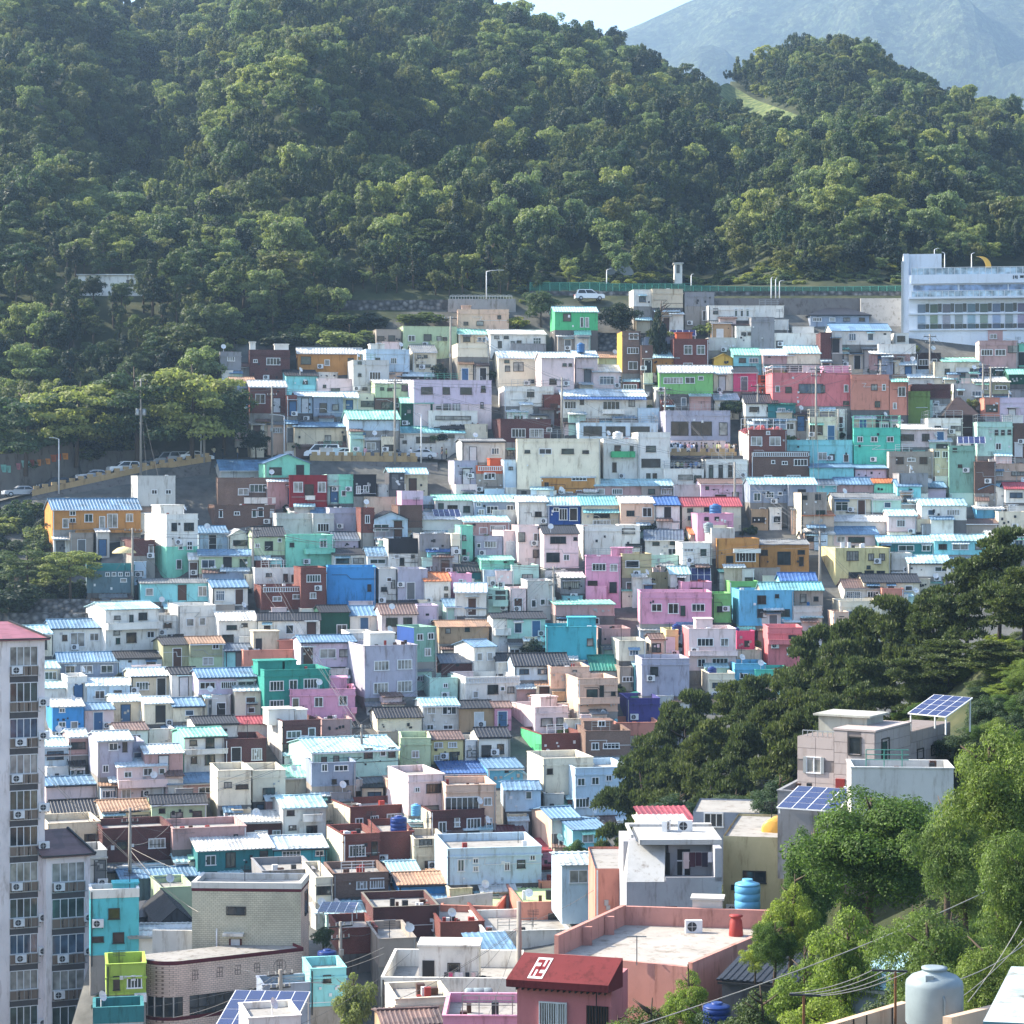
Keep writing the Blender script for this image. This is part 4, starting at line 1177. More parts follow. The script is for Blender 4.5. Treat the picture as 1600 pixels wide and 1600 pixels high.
1076 1150 983 983 1047 pp f S=10 sl=co w=1102,1003,24,12,w,4;1132,1003,12,12,w,2;1096,1035,12,12,w,2;1125,1034,24,12,w,4 p=1091,1117,968 b=1076,1151,1017,1022 l=pale_pink_tower_house_with_projecting_bands
1151 1179 987 987 1017 hp f w=1167,1005,7,10,d,1 t=1153,navy,.8
1151 1190 1016 1016 1042 be f
1200 1254 981 981 1047 co f S=8 w=1236,1017,13,11,w,2;1238,996,12,7,d,1 b=1200,1254,999,1004 l=rose_pink_house_beside_the_pines
1148 1197 1038 1038 1067 sb f w=1162,1056,12,7,w,2
1180 1236 1047 1047 1070 jt f W0=1
1107 1148 1053 1053 1083 cr f t=1116,navy,1.0
853 932 980 980 1030 tq f S=2 d=6 p=888,932,966 w=922,1003,9,12,d,1 b=0,0,0,0 W0=1 l=turquoise_house_with_raised_right-hand_block
872 920 953 966 977 gr gb
868 960 940 945 962 du sm d=4
876 914 895 903 927 gr gw
800 842 884 884 912 pm f
716 780 880 893 905 te gk
752 803 870 876 890 mi gm
775 800 893 893 912 pp f
827 867 1077 1088 1107 pp gt
836 888 1106 1106 1149 pp f S=37 w=854,1128,20,14,d,1;875,1128,14,14,d,1 p=857,883,1091 l=pale_pink_house_with_large_sunlit_side
718 772 1096 1107 1144 tn gk
773 799 1106 1106 1142 pk gn
674 724 1144 1156 1194 py gn w=685,1164,14,8,w,2,2;707,1164,14,8,w,3,2;709,1181,14,14,d,3;685,1184,14,8,w,3
626 673 1154 1154 1202 gn f S=3 w=649,1178,11,11,w,2
487 622 1155 1176 1216 pm gc S=37 d=9 w=506,1187,10,9,d,1;525,1186,10,9,d,1;575,1180,14,16,d,2;598,1180,8,10,w,1;612,1180,12,16,d,1 l=long_pale_mint_house_with_wide_pale_aqua_roof
487 556 1193 1193 1237 bg f L=tp:.55 d=4 w=507,1199,8,12,w,2;533,1200,22,10,w,3;522,1223,6,4,d,1;541,1225,6,4,d,1
748 797 1138 1152 1188 wh gk w=760,1174,15,20,d,1;782,1170,12,16,d,1
727 746 1157 1157 1192 ow f
846 914 1148 1148 1178 bk f S=34 sl=em d=7 W0=1 l=red_terrace_wall_house_with_green_left_side
883 915 1124 1124 1150 cr f w=903,1136,8,10,w,2
915 985 1143 1143 1180 tb f w=930,1166,10,10,w,2;955,1165,24,9,w,4;940,1130,10,9,w,2 p=917,962,1128
962 1031 1130 1130 1149 sm f W0=1
694 760 1190 1209 1224 rg sB
762 817 1186 1201 1225 sb sb
790 823 1203 1212 1227 pb xc
849 927 1186 1186 1242 cr f S=26 d=6 w=859,1205,8,9,d,1;851,1243,6,4,d,1;860,1246,6,9,d,1
899 985 1201 1201 1274 pb f S=28 d=7 w=908,1221,12,12,w,2,1;930,1220,11,12,w,2,1;951,1216,10,10,w,2;910,1254,22,14,w,4,1;937,1255,12,12,w,2;962,1255,14,12,w,3 l=big_pale_blue_house_partly_behind_a_pine
790 845 1222 1235 1267 pb gb S=8 w=826,1242,9,12,w,1,1
862 905 1263 1279 1302 ow gb S=32 d=6 sl=pe
895 947 1285 1297 1327 aq gb S=36 d=7
697 775 1228 1228 1287 pe f w=722,1257,54,26,w,6;762,1253,12,12,w,2;764,1285,10,12,w,2
638 695 1212 1212 1274 pp f S=33 d=7 w=678,1233,25,14,d,5;652,1235,5,5,w,2;672,1263,26,8,d,1 l=tall_pale_pink_house_with_bright_sloping_side
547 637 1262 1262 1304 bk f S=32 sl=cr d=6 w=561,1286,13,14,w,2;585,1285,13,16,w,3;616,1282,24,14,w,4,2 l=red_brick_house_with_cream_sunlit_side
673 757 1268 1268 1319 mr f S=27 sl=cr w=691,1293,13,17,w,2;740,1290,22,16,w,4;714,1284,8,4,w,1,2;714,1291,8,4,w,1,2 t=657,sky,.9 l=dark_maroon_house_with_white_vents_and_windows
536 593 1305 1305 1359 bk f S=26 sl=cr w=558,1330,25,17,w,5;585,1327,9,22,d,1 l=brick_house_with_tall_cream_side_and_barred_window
593 647 1301 1301 1355 bk f t=627,navy,1.5 W0=1 d=8
647 697 1312 1312 1366 be f L=be:.5 w=665,1317,20,12,d,3,0;675,1352,24,16,d,1,4
442 509 1245 1263 1310 ow gc S=20 d=7 w=454,1270,12,9,d,1;487,1299,18,18,d,3;457,1295,13,4,d,1 b=472,501,1273,1281 l=off-white_house_with_pale_roof_and_balcony
441 501 1127 1127 1162 mr f S=24 sl=wh p=428,468,1109,wh;469,488,1111,wh w=459,1147,22,12,w,3;487,1145,10,13,w,1 l=maroon_house_with_white_stair_tower_and_white_side
352 416 1156 1156 1198 mr f
660 717 1092 1103 1144 ow gc w=674,1110,12,10,w,2;702,1110,22,12,w,3;672,1136,11,8,w,2;700,1136,14,7,w,2
590 659 1107 1122 1144 cr gk
672 715 1060 1060 1098 pm f S=14 w=696,1071,6,6,w,2
503 550 1125 1125 1149 du f
446 484 1198 1215 1239 cr gm
699 846 1327 1327 1382 pb f d=8 ph=.6 w=720,1352,10,18,w,2;743,1346,7,6,w,2;743,1359,7,6,w,2;792,1356,8,12,w,2;814,1352,12,14,d,2,1;832,1344,6,6,w,2 l=long_pale_blue_house_with_roof_terrace_and_shadowed_wall
757 822 1292 1310 1322 pp gM
826 872 1309 1328 1336 rd hr
843 876 1332 1351 1358 rd hr
623 740 1365 1383 1397 bb gt d=7 pit=.3 l=bright_blue_house_under_a_long_tan_tiled_roof
521 607 1366 1366 1402 tb f w=565,1383,16,14,w,3,2;589,1382,20,15,w,5,2
611 655 1352 1363 1386 mr gc w=616,1373,10,10,w,2
585 655 1393 1407 1416 bb sb
583 686 1419 1419 1464 mr f w=617,1448,15,12,d,3,2 d=7
688 776 1415 1415 1447 sm fl ph=.2 d=13 S=-44
813 928 1411 1411 1442 sm fl ph=.25 d=10 w=863,1433,13,10,d,2
688 757 1442 1442 1472 bk f d=9
592 650 1468 1468 1510 tp f d=7 W0=1
757 900 1457 1457 1484 wh f d=9
747 812 1477 1498 1532 wh sb d=8
878 951 1352 1352 1394 pb gi w=904,1369,29,20,w,2,2 Y=180 l=pale_blue_box_house_with_one_big_white_window
843 905 1378 1378 1402 sm f
141 217 1392 1392 1492 t2 f pc=wh ph=.5 w=178,1428,17,18,d,1,4;185,1466,17,18,d,1,4;153,1470,16,4,d,1,4 d=2.6 y=2 p=178,217,1383 l=bright_turquoise_two-storey_house_with_white_coping
140 167 1330 1330 1382 pg f
190 318 1362 1374 1392 sl gb d=5
250 302 1388 1388 1417 gn f
217 262 1407 1432 1450 dg hk
247 303 1420 1444 1470 dg xk d=8
203 304 1453 1463 1492 wh gw d=5 y=-4
166 228 1508 1508 1554 lm f d=4 y=1 ph=.9 w=182,1536,8,22,d,1,4;210,1535,23,19,w,4 l=lime_green_house_with_sunken_roof_terrace
146 224 1576 1576 1622 ow fT d=3 y=0 ph=.9 pc=te
485 541 1515 1515 1572 aq f w=511,1530,13,12,d,1 d=4 l=aqua_flat_house_behind_the_solar_panels
493 520 1372 1372 1410 cr f w=506,1389,22,17,d,3,1 d=8
410 493 1362 1362 1400 gr f d=7
510 585 1415 1428 1454 pm gc d=5
530 590 1452 1452 1490 bk f d=6 W0=1
1018 1060 868 868 885 pm f
1405 1450 740 740 760 gr f
1255 1303 800 806 822 or3 go
500 545 688 700 706 pg f
"""
CW['or2'] = ('e09030', 'orange'); CW['or3'] = ('d0b8a0', 'pale beige')
RECS = [parse(line.replace(' b=0,0,0,0', '')) for line in TABLE.strip().split('\n') if line.strip()]
# where a wall ends above the roofs of the next row, its terrace wall runs on down behind them
_rr = random.Random(5)
for h in RECS:
    gs = []
    if 'Y' in h: continue
    for k in range(7):
        x = h['x0'] + (h['x1'] - h['x0']) * (k + .5) / 7
        g = [o['yr'] - h['yb'] for o in RECS if o is not h and o['x0'] - 3 <= x <= o['x1'] + 3 and o['yr'] >= h['yb'] - 6 and o['yb'] > h['yb'] + 4]
        gs.append(min(max(min(g) + 2, 0), 34) if g else 14)
    gs.sort(); h['ext'] = gs[4]
    if (455 < h['x0'] < 600 and 690 < h['yb'] < 715) or h['x0'] in (1040, 905, 997): h['ext'] = 0
for h in RECS:
    e = h.get('ext', 0)
    if e > 2:
        h['yb'] += e; h['zo'] = e; h['fc'] = _rr.choice(['fd', 'fe', 'ff'])
    make_house(h)
# small annexes and sheds that fill the steps between the rows
FILL = []
for h in RECS:
    e = h.get('ext', 0)
    if e < 8.5 or h['yb'] > 1450: continue
    x = h['x0'] + _rr.uniform(0, 5); w_all = h['x1'] - h['x0']
    while x < h['x1'] - 12:
        w = min(_rr.uniform(17, 38), h['x1'] - x)
        if w < 12: break
        if _rr.random() < .84:
            top = h['yb'] - e * _rr.uniform(.55, 1.05)
            base = h['yb'] + _rr.uniform(3, 8)
            rt = _rr.choice('sssggff'); rh_ = _rr.uniform(5, 9)
            q = dict(x0=x, x1=x + w, yr=top, ye=top if rt == 'f' else top + rh_, yb=base, c=_rr.choice(['wh', 'wh', 'cr', 'cr', 'cr', 'be', 'be', 'pp', 'pb', 'pm', 'pg', 'ow', 'ow', 'tp', 'gr', 'aq', 'pe', 'tn', 'bk']), rt=rt, rc=_rr.choice('iiccwwbggnnktm') if rt != 'f' else 's', d=str(_rr.uniform(2.6, 3.6)), n='annex', y=str(_rr.uniform(2, 12)))
            FILL.append(q)
        x += w + _rr.choice([0, 0, 2, 6])
for q in FILL: make_house(q)
print('FILL', len(FILL))

# labels: a landmark has its own words, every other house says its look and what stands beside it
def label_houses():
    for h in HOUSES:
        h['cx'], h['cy'] = (h['x0'] + h['x1']) / 2, (h['ye'] + h['yb']) / 2
        w = CW[h['c']][1]; h['col'] = w
        ns = max(1, int(round(h['H'] / 2.8))); kind_ = 'annex' if h.get('n') == 'annex' else 'house'
        sz = 'tall ' if ns >= 3 else ('small ' if h['W'] < 3.2 else ('wide ' if h['W'] > 8 else ''))
        rw = RW.get(h['rc'], RW['s'])[1]
        if h['rt'] == 'f': d, s = sz + w + ' flat-roofed ' + kind_, w + ' flat-roofed ' + kind_
        else: d, s = sz + w + ' ' + kind_ + ' with ' + rw + ' roof', w + ' ' + rw + '-roofed ' + kind_
        h['d'], h['s'] = d, (h['l'].replace('_', ' ') if 'l' in h else s)
        h['cand'] = []
    marks = [h for h in HOUSES if 'l' in h]
    def near(h, dx, dy, pool=HOUSES):
        best, bd = None, 1e9
        for o in pool:
            if o is h: continue
            ex, ey = o['cx'] - h['cx'], (o['cy'] - h['cy']) * 1.3
            a = ex * dx + ey * dy; b = abs(ex * dy) + abs(ey * dx)
            if a > 8 and b < a * .8 and a + b * 1.5 < bd and a + b < 160: best, bd = o, a + b * 1.5
        return best
    for h in HOUSES:
        if 'l' in h: h['cand'] = [h['l'].replace('_', ' ')]; continue
        L, Rt, A, B = near(h, -1, 0), near(h, 1, 0), near(h, 0, -1), near(h, 0, 1)
        c = [h['d']]
        sh = lambda o: o['s'] if 'l' not in o or len(o['s'].split()) <= 6 else o['col'] + (' house')
        for a, p in ((L, 'right of'), (Rt, 'left of'), (A, 'below'), (B, 'above')):
            if a: c.append(h['d'] + ', ' + p + ' the ' + a['s'])
        for a, p, b, q in ((L, 'right of', Rt, 'left of'), (A, 'below', B, 'above'), (L, 'right of', A, 'below'), (Rt, 'left of', A, 'below'), (L, 'right of', B, 'above'), (Rt, 'left of', B, 'above')):
            if a and b: c.append(h['d'] + ', ' + p + ' ' + sh(a) + ', ' + q + ' ' + sh(b))
        c = [x for x in c if len(x.replace('-', ' ').split()) <= 17 and len(x.split()) <= 16]
        c0 = [x for x in c]
        h['cand'] = c0
    from collections import Counter
    cnt = Counter(x for h in HOUSES for x in set(h['cand']))
    used = set()
    left = []
    for h in HOUSES:
        pick = None
        for x in h['cand'][(1 if len(h['cand']) > 1 and 'l' not in h else 0):]:
            if cnt[x] == 1 and x not in used: pick = x; break
        if pick is None: left.append(h); pick = h['cand'][0]
        used.add(pick)
        tag(h['root'], pick, 'house')
        h['label'] = pick
    for h in left:
        m = min(marks, key=lambda o: (o['cx'] - h['cx']) ** 2 + (o['cy'] - h['cy']) ** 2)
        ex, ey = h['cx'] - m['cx'], h['cy'] - m['cy']
        dr = ('right of' if ex > 0 else 'left of') if abs(ex) > abs(ey) else ('below' if ey > 0 else 'above')
        x = h['d'] + ', ' + dr + ' the ' + h_short(m['s'])
        if x in used: x = x.replace(', ', ', just ')
        x = ' '.join(x.split()[:16])
        used.add(x); tag(h['root'], x, 'house'); h['label'] = x
    for h in HOUSES:
        for t_, k in h.get('tanks', []):
            x = '%s plastic water tank on the roof of the %s' % (k, h['s'] if len(h['s'].split()) < 8 else h['col'] + ' house')
            if x in used: x = x.replace('on the roof of', 'standing on')
            used.add(x); tag(t_, x, 'water tank', 'water tanks on the roofs')
        if 'solar_thing' in h:
            tag(h['solar_thing'], 'tilted solar panels on the roof of the ' + h['s'], 'solar panels', 'solar panels on roofs')
def h_short(s): return ' '.join(s.split()[:9])
label_houses()
# ---------------------------------------------------------------- vegetation
def leafm(name, hexc, k=1.0, trans=0.35, var=0.55, hue=0.5):
    key = ('leaf', name)
    if key in _M: return _M[key]
    m = bpy.data.materials.new(name); m.use_nodes = True
    nt = m.node_tree; nt.nodes.clear()
    out = N(nt, 'ShaderNodeOutputMaterial')
    ge = N(nt, 'ShaderNodeNewGeometry'); oi = N(nt, 'ShaderNodeObjectInfo')
    c = lin(hexc, k)
    a = ramp(nt, ge.outputs['Random Per Island'], [(0.0, g_(1 - var * .8)), (0.7, g_(1.0)), (1.0, (1 + var * .9, 1 + var * .8, 1 + var * .3, 1))])
    b = ramp(nt, oi.outputs['Random'], [(0.0, (1 - hue * .35, 1 - hue * .2, 1.0, 1)), (0.5, g_(1.0)), (1.0, (1 + hue * .55, 1 + hue * .35, 1 - hue * .1, 1))])
    x = mul(nt, mul(nt, c, a), b)
    d = N(nt, 'ShaderNodeBsdfPrincipled'); d.inputs['Roughness'].default_value = 0.6; d.inputs['Specular IOR Level'].default_value = 0.25
    nt.links.new(x, d.inputs['Base Color'])
    t = N(nt, 'ShaderNodeBsdfTranslucent')
    y = N(nt, 'ShaderNodeMixRGB', blend_type='MULTIPLY'); y.inputs[0].default_value = 1; nt.links.new(x, y.inputs[1]); y.inputs[2].default_value = (1.2, 1.3, .7, 1)
    nt.links.new(y.outputs[0], t.inputs[0])
    mx = N(nt, 'ShaderNodeMixShader'); mx.inputs[0].default_value = trans
    nt.links.new(d.outputs[0], mx.inputs[1]); nt.links.new(t.outputs[0], mx.inputs[2]); nt.links.new(mx.outputs[0], out.inputs[0])
    _M[key] = m
    return m
BARK = paint('6a5848', .6, 1.2, name='bark')
DBARK = paint('40342c', .6, 1.0, name='dark_bark')

def quads_mesh(name, V, mat):
    """V: (n,4,3) leaf quads"""
    n = len(V)
    me = bpy.data.meshes.new(name)
    me.vertices.add(n * 4); me.vertices.foreach_set('co', V.astype(np.float32).ravel())
    me.loops.add(n * 4); me.loops.foreach_set('vertex_index', np.arange(n * 4, dtype=np.int32))
    me.polygons.add(n); me.polygons.foreach_set('loop_start', np.arange(0, n * 4, 4, dtype=np.int32))
    try: me.polygons.foreach_set('loop_total', np.full(n, 4, dtype=np.int32))
    except Exception: pass
    me.materials.append(mat); me.update(); me.validate()
    return me
def unit(a): return a / np.maximum(np.linalg.norm(a, axis=-1, keepdims=True), 1e-6)
def leaf_quads(rs, C, Nn, size, asp=0.55):
    n = len(C)
    a = unit(np.cross(Nn, rs.normal(size=(n, 3)))); b = np.cross(Nn, a)
    s = size * rs.uniform(.6, 1.3, (n, 1))
    return np.stack([C - a * s * .5, C - b * s * asp * .5 + Nn * s * .08, C + a * s * .5, C + b * s * asp * .5 + Nn * s * .08], 1)
def crown_blobs(seed, nb, leaves, size, shape='round', blob=(.24, .42), asp=.6, gap=0.0):
    """foliage clumps through a crown of unit radius standing on z=0..2"""
    rs = np.random.RandomState(seed)
    cs, rad = [], []
    for i in range(nb):
        for _ in range(40):
            if shape == 'round':
                d = unit(rs.normal(size=3)); r = rs.uniform(.25, .78) if i > nb * .2 else rs.uniform(0, .4); p = d * r
                p = np.array([p[0], p[1], p[2] * .85 + 1.0])
                if p[2] < .35: continue
            elif shape == 'flat':
                t = rs.uniform(0, 2 * pi); r = sqrt(rs.uniform(0, 1)) * .8
                p = np.array([r * cos(t), r * sin(t), rs.choice([.7, 1.1, 1.45]) + rs.uniform(-.12, .12) - r * .25])
            elif shape == 'cone':
                z = rs.uniform(.1, 1.9); r = (1.95 - z) / 1.95 * .62 * rs.uniform(.4, 1.1); t = rs.uniform(0, 2 * pi)
                p = np.array([r * cos(t), r * sin(t), z])
            elif shape == 'shoots':
                t = rs.uniform(0, 2 * pi); r = sqrt(rs.uniform(0, 1)) * .75
                p = np.array([r * cos(t), r * sin(t), 1.0 + rs.uniform(-.5, .75) * (1 - r * .6)])
            elif shape == 'low':
                t = rs.uniform(0, 2 * pi); r = sqrt(rs.uniform(0, 1)) * .8
                p = np.array([r * cos(t), r * sin(t), rs.uniform(.3, 1.5) * (1 - r * .55)])
            break
        cs.append(p); rad.append(rs.uniform(*blob))
    V = []
    w = np.array(rad) ** 2; w /= w.sum()
    for p, r, k in zip(cs, rad, (w * leaves).astype(int)):
        d = unit(rs.normal(size=(k, 3))); d[:, 2] = np.where(rs.rand(k) < .55, np.abs(d[:, 2]), d[:, 2])
        sc = np.array([1, 1, .8 if shape != 'flat' else .42]) if shape != 'shoots' else np.array([.62, .62, 1.25])
        if shape == 'cone': sc = np.array([1.15, 1.15, .6])
        C = p + d * sc * r * rs.uniform(.62, 1.08, (k, 1))
        Nn = unit(d + rs.normal(size=(k, 3)) * .55 + np.array([0, 0, .35]))
        V.append(leaf_quads(rs, C, Nn, size, asp))
    return np.concatenate(V)
def pine_quads(seed, npad, tufts, size):
    """flattened pads of needle tufts on a crooked frame; unit radius, height 0..2.4"""
    rs = np.random.RandomState(seed); V = []; pads = []
    lay = [(rs.uniform(0, 6.28), z) for z in (1.0, 1.22, 1.42, 1.62, 1.8, 1.98, 2.14, 2.28)]
    for t0, z0 in lay:
        reach = .95 if z0 < 1.7 else .95 - (z0 - 1.7) * 1.05
        for k in range(7 if z0 < 2.1 else 4):
            t = t0 + rs.uniform(-1.9, 1.9); r = reach * rs.uniform(.15, 1.0)
            pads.append((r * cos(t), r * sin(t), z0 + rs.uniform(-.06, .06) - r * .06, rs.uniform(.19, .34)))
    for x, y, z, r in pads:
        k = int(tufts * (r / .28) ** 2)
        d = unit(rs.normal(size=(k, 3))); d[:, 2] = np.abs(d[:, 2]) * .9 - .15
        C = np.array([x, y, z]) + d * np.array([1, 1, .42]) * r * rs.uniform(.55, 1.05, (k, 1))
        up = unit(d + np.array([0, 0, .6]))
        for j in range(4):
            ax = unit(up + rs.normal(size=(k, 3)) * .7)
            b = unit(np.cross(ax, rs.normal(size=(k, 3))))
            s = size * rs.uniform(.7, 1.3, (k, 1)); wd = s * .2
            V.append(np.stack([C - b * wd * .5, C + ax * s * .55 - b * wd, C + ax * s, C + ax * s * .5 + b * wd], 1))
    return np.concatenate(V), pads

LF = dict(dark=leafm('dark_leaf', '2c4032', .72, .3, .38, .8), mid=leafm('mid_leaf', '4a5e38', .92, .35, .38, .9), light=leafm('light_leaf', '7c8a52', .95, .4, .4, .7),
          yellow=leafm('yellow_leaf', '8a923e', .9, .45), olive=leafm('olive_leaf', '5e683e', .88, .35, .38, .9), pine=leafm('pine_needle', '586638', .9, .25, .6, .3),
          deep=leafm('deep_leaf', '4c6c28', .95, .38, .6, .3), bright=leafm('bright_leaf', '849a36', .9, .45, .6), willow=leafm('willow_leaf', '6c8438', .9, .4, .5), dry=leafm('dry_leaf', '7a6a48', .8, .3))
_crown = {}
def crown(kind, i=0):
    k = (kind, i)
    if k in _crown: return _crown[k]
    sd = 100 + i * 7 + len(kind)
    if kind == 'wood_round': me = quads_mesh('crown', crown_blobs(sd, 34, 3400, .125, 'round', (.17, .34)), LF[('dark', 'mid', 'mid', 'olive', 'light')[i % 5]])
    elif kind == 'wood_shoots': me = quads_mesh('crown', crown_blobs(sd, 36, 3200, .115, 'shoots', (.12, .24)), LF[('dark', 'pine', 'olive', 'mid')[i % 4]])
    elif kind == 'wood_flat': me = quads_mesh('crown', crown_blobs(sd, 36, 3400, .12, 'flat', (.17, .32)), LF[('mid', 'light', 'olive')[i % 3]])
    elif kind == 'wood_cone': me = quads_mesh('crown', crown_blobs(sd, 36, 3000, .115, 'cone', (.12, .24)), LF[('dark', 'pine')[i % 2]])
    elif kind == 'shrub': me = quads_mesh('crown', crown_blobs(sd, 16, 2200, .17, 'low', (.28, .45)), LF[('mid', 'light', 'dark', 'yellow', 'olive')[i % 5]])
    elif kind == 'round': me = quads_mesh('crown', crown_blobs(sd, 46, 9000, .085, 'round', (.17, .32)), LF[('mid', 'dark', 'light', 'deep')[i % 4]])
    elif kind == 'layer': me = quads_mesh('crown', crown_blobs(sd, 60, 9000, .075, 'flat', (.16, .28)), LF[('light', 'mid')[i % 2]])
    elif kind == 'near_dark': me = quads_mesh('crown', crown_blobs(sd, 90, 66000, .036, 'round', (.17, .29)), LF['deep'])
    elif kind == 'near_yellow': me = quads_mesh('crown', crown_blobs(sd, 80, 22000, .052, 'low' if i else 'round', (.13, .25), .5), LF['bright'])
    elif kind == 'near_willow': me = quads_mesh('crown', crown_blobs(sd, 95, 34000, .047, 'round', (.14, .27), .35), LF['willow'])
    elif kind == 'near_mid': me = quads_mesh('crown', crown_blobs(sd, 70, 20000, .055, 'low', (.16, .28)), LF['mid'])
    elif kind == 'pine': me = quads_mesh('crown', pine_quads(sd, 44, 120, .09)[0], LF['pine'])
    _crown[k] = me
    return me
def trunk_mesh(seed, h, r, lean=.12, limbs=4, spread=.5, crown_z=.5, n=6):
    k = ('trunk', seed, h, r, lean, limbs)
    if k in _crown: return _crown[k]
    rr = random.Random(seed); m = MB()
    pts = [Vector((0, 0, -1.2))]; a = rr.uniform(0, 6.28)
    for i in range(1, 5):
        t = i / 4
        pts.append(Vector((cos(a) * lean * h * t + rr.uniform(-.06, .06) * h * .4, sin(a) * lean * h * t + rr.uniform(-.06, .06) * h * .4, h * t)))
    m.tube(pts, [r * 1.25, r, r * .8, r * .55, r * .22], n)
    for i in range(limbs):
        t = rr.uniform(crown_z, .92); j = min(3, int(t * 4)); p = pts[j].lerp(pts[j + 1], t * 4 - j); b = rr.uniform(0, 6.28); L = h * spread * rr.uniform(.5, .9)
        q = p + Vector((cos(b) * L * .5, sin(b) * L * .5, L * .22)); e = p + Vector((cos(b) * L, sin(b) * L, L * .5))
        m.tube([p, q, e], [r * .45, r * .3, r * .1], 5)
    _crown[k] = m.mesh('trunk', DBARK if lean > .15 else BARK)
    return _crown[k]
def tree_at(name, x, y, z, kind, i, rad, hgt, label, cat='tree', group=None, stem=.35, rz=None, lean=.08):
    """crown of radius rad in a tree hgt tall; stem = share of the height below the crown"""
    t = empty(name, (x, y, z), rng.uniform(0, 6.28) if rz is None else rz, label, cat, group)
    top = 2.4 if kind == 'pine' else 2.0
    zs = hgt * (1 - stem) / (top - (.4 if kind == 'pine' else .1))
    o = obj('crown', crown(kind, i), t, (0, 0, hgt - zs * top), rng.uniform(0, 6.28), (rad, rad, zs))
    th = hgt * .82
    o = obj('trunk', trunk_mesh((i * 5 + len(kind)) % 7, 10.0, .34 if kind != 'pine' else .26, .16 if kind == 'pine' else lean, 5, .34 if kind != 'pine' else .28), t, (0, 0, 0), 0, (th / 10 * .8, th / 10 * .8, th / 10))
    return t

# upper edge of the village in pixels: woods grow beyond it
_BX = np.array([-400, 0, 330, 350, 395, 600, 632, 720, 830, 1000, 1410, 1700, 2300], float)
_BY = np.array([730, 722, 700, 562, 536, 516, 488, 476, 470, 446, 440, 415, 400], float)
def wood_points():
    rs = np.random.RandomState(11)
    pts = []
    Yv = 296.0
    while Yv < 690:
        sp = 2.8 if Yv < 420 else 3.05
        xa, xb = (-330 - 800) / F * Yv, (1930 - 800) / F * Yv
        xs = np.arange(xa, xb, sp) + rs.uniform(-1.5, 1.5, len(np.arange(xa, xb, sp)))
        ys = Yv + rs.uniform(-1.5, 1.5, len(xs))
        pts.append(np.stack([xs, ys], 1)); Yv += sp * .95
    p = np.concatenate(pts); z = terrain(p[:, 0], p[:, 1])
    px = 800 + F * p[:, 0] / p[:, 1]; py = HOR - F * z / p[:, 1]
    yd = np.interp(px, _RX, _RYD)
    ok = (py < np.interp(px, _BX, _BY) - 7) & (p[:, 1] < yd + 14)
    # grassy ridge path, allotments, upper road
    gd = py - np.interp(px, [1030, 1100, 1180, 1262], [92, 118, 166, 196])
    ok &= ~((gd > -10) & (gd < 34) & (px > 1045) & (px < 1255))
    ok &= ~((px > 108) & (px < 236) & (py > 446) & (py < 474))
    ok &= ~((px > 825) & (px < 1215) & (py > 398) & (py < 446) & (rs.rand(len(p)) < .72))
    ok &= ~((px > 530) & (px < 840) & (py > 462))
    return p[ok], z[ok], px[ok], py[ok], rs
def scatter(name, label, co, idx, rot, scl, src):
    """one object that places crowns of the given kinds on its points"""
    ks = list(src)
    me = bpy.data.meshes.new(name); me.from_pydata(co, [], [])
    a = me.attributes.new('pick', 'INT', 'POINT'); a.data.foreach_set('value', [ks.index(k) if k in ks else 0 for k in idx])
    a = me.attributes.new('turn', 'FLOAT_VECTOR', 'POINT'); a.data.foreach_set('vector', np.array(rot).ravel())
    a = me.attributes.new('size', 'FLOAT_VECTOR', 'POINT'); a.data.foreach_set('vector', np.array(scl).ravel())
    o = tag(obj(name, me), label, kind='stuff')
    ng = bpy.data.node_groups.new(name, 'GeometryNodeTree')
    ng.interface.new_socket('Geometry', in_out='INPUT', socket_type='NodeSocketGeometry'); ng.interface.new_socket('Geometry', in_out='OUTPUT', socket_type='NodeSocketGeometry')
    gi, go = ng.nodes.new('NodeGroupInput'), ng.nodes.new('NodeGroupOutput')
    outs = None
    for j, k in enumerate(ks):
        s_ = ng.nodes.new('GeometryNodeObjectInfo'); s_.transform_space = 'ORIGINAL'; s_.inputs['Object'].default_value = src[k]; s_.inputs['As Instance'].default_value = True
        at = ng.nodes.new('GeometryNodeInputNamedAttribute'); at.data_type = 'INT'; at.inputs['Name'].default_value = 'pick'
        eq = ng.nodes.new('FunctionNodeCompare'); eq.data_type = 'INT'; eq.operation = 'EQUAL'
        ng.links.new(at.outputs['Attribute'], eq.inputs[2]); eq.inputs[3].default_value = j
        ip = ng.nodes.new('GeometryNodeInstanceOnPoints')
        tu = ng.nodes.new('GeometryNodeInputNamedAttribute'); tu.data_type = 'FLOAT_VECTOR'; tu.inputs['Name'].default_value = 'turn'
        sz = ng.nodes.new('GeometryNodeInputNamedAttribute'); sz.data_type = 'FLOAT_VECTOR'; sz.inputs['Name'].default_value = 'size'
        ng.links.new(gi.outputs[0], ip.inputs['Points']); ng.links.new(eq.outputs[0], ip.inputs['Selection']); ng.links.new(s_.outputs['Geometry'], ip.inputs['Instance'])
        e2 = ng.nodes.new('FunctionNodeEulerToRotation'); ng.links.new(tu.outputs['Attribute'], e2.inputs[0]); ng.links.new(e2.outputs[0], ip.inputs['Rotation'])
        ng.links.new(sz.outputs['Attribute'], ip.inputs['Scale'])
        if outs is None:
            jn = ng.nodes.new('GeometryNodeJoinGeometry'); outs = jn
        ng.links.new(ip.outputs[0], outs.inputs[0])
    ng.links.new(outs.outputs[0], go.inputs[0])
    md = o.modifiers.new(name, 'NODES'); md.node_group = ng
    return o
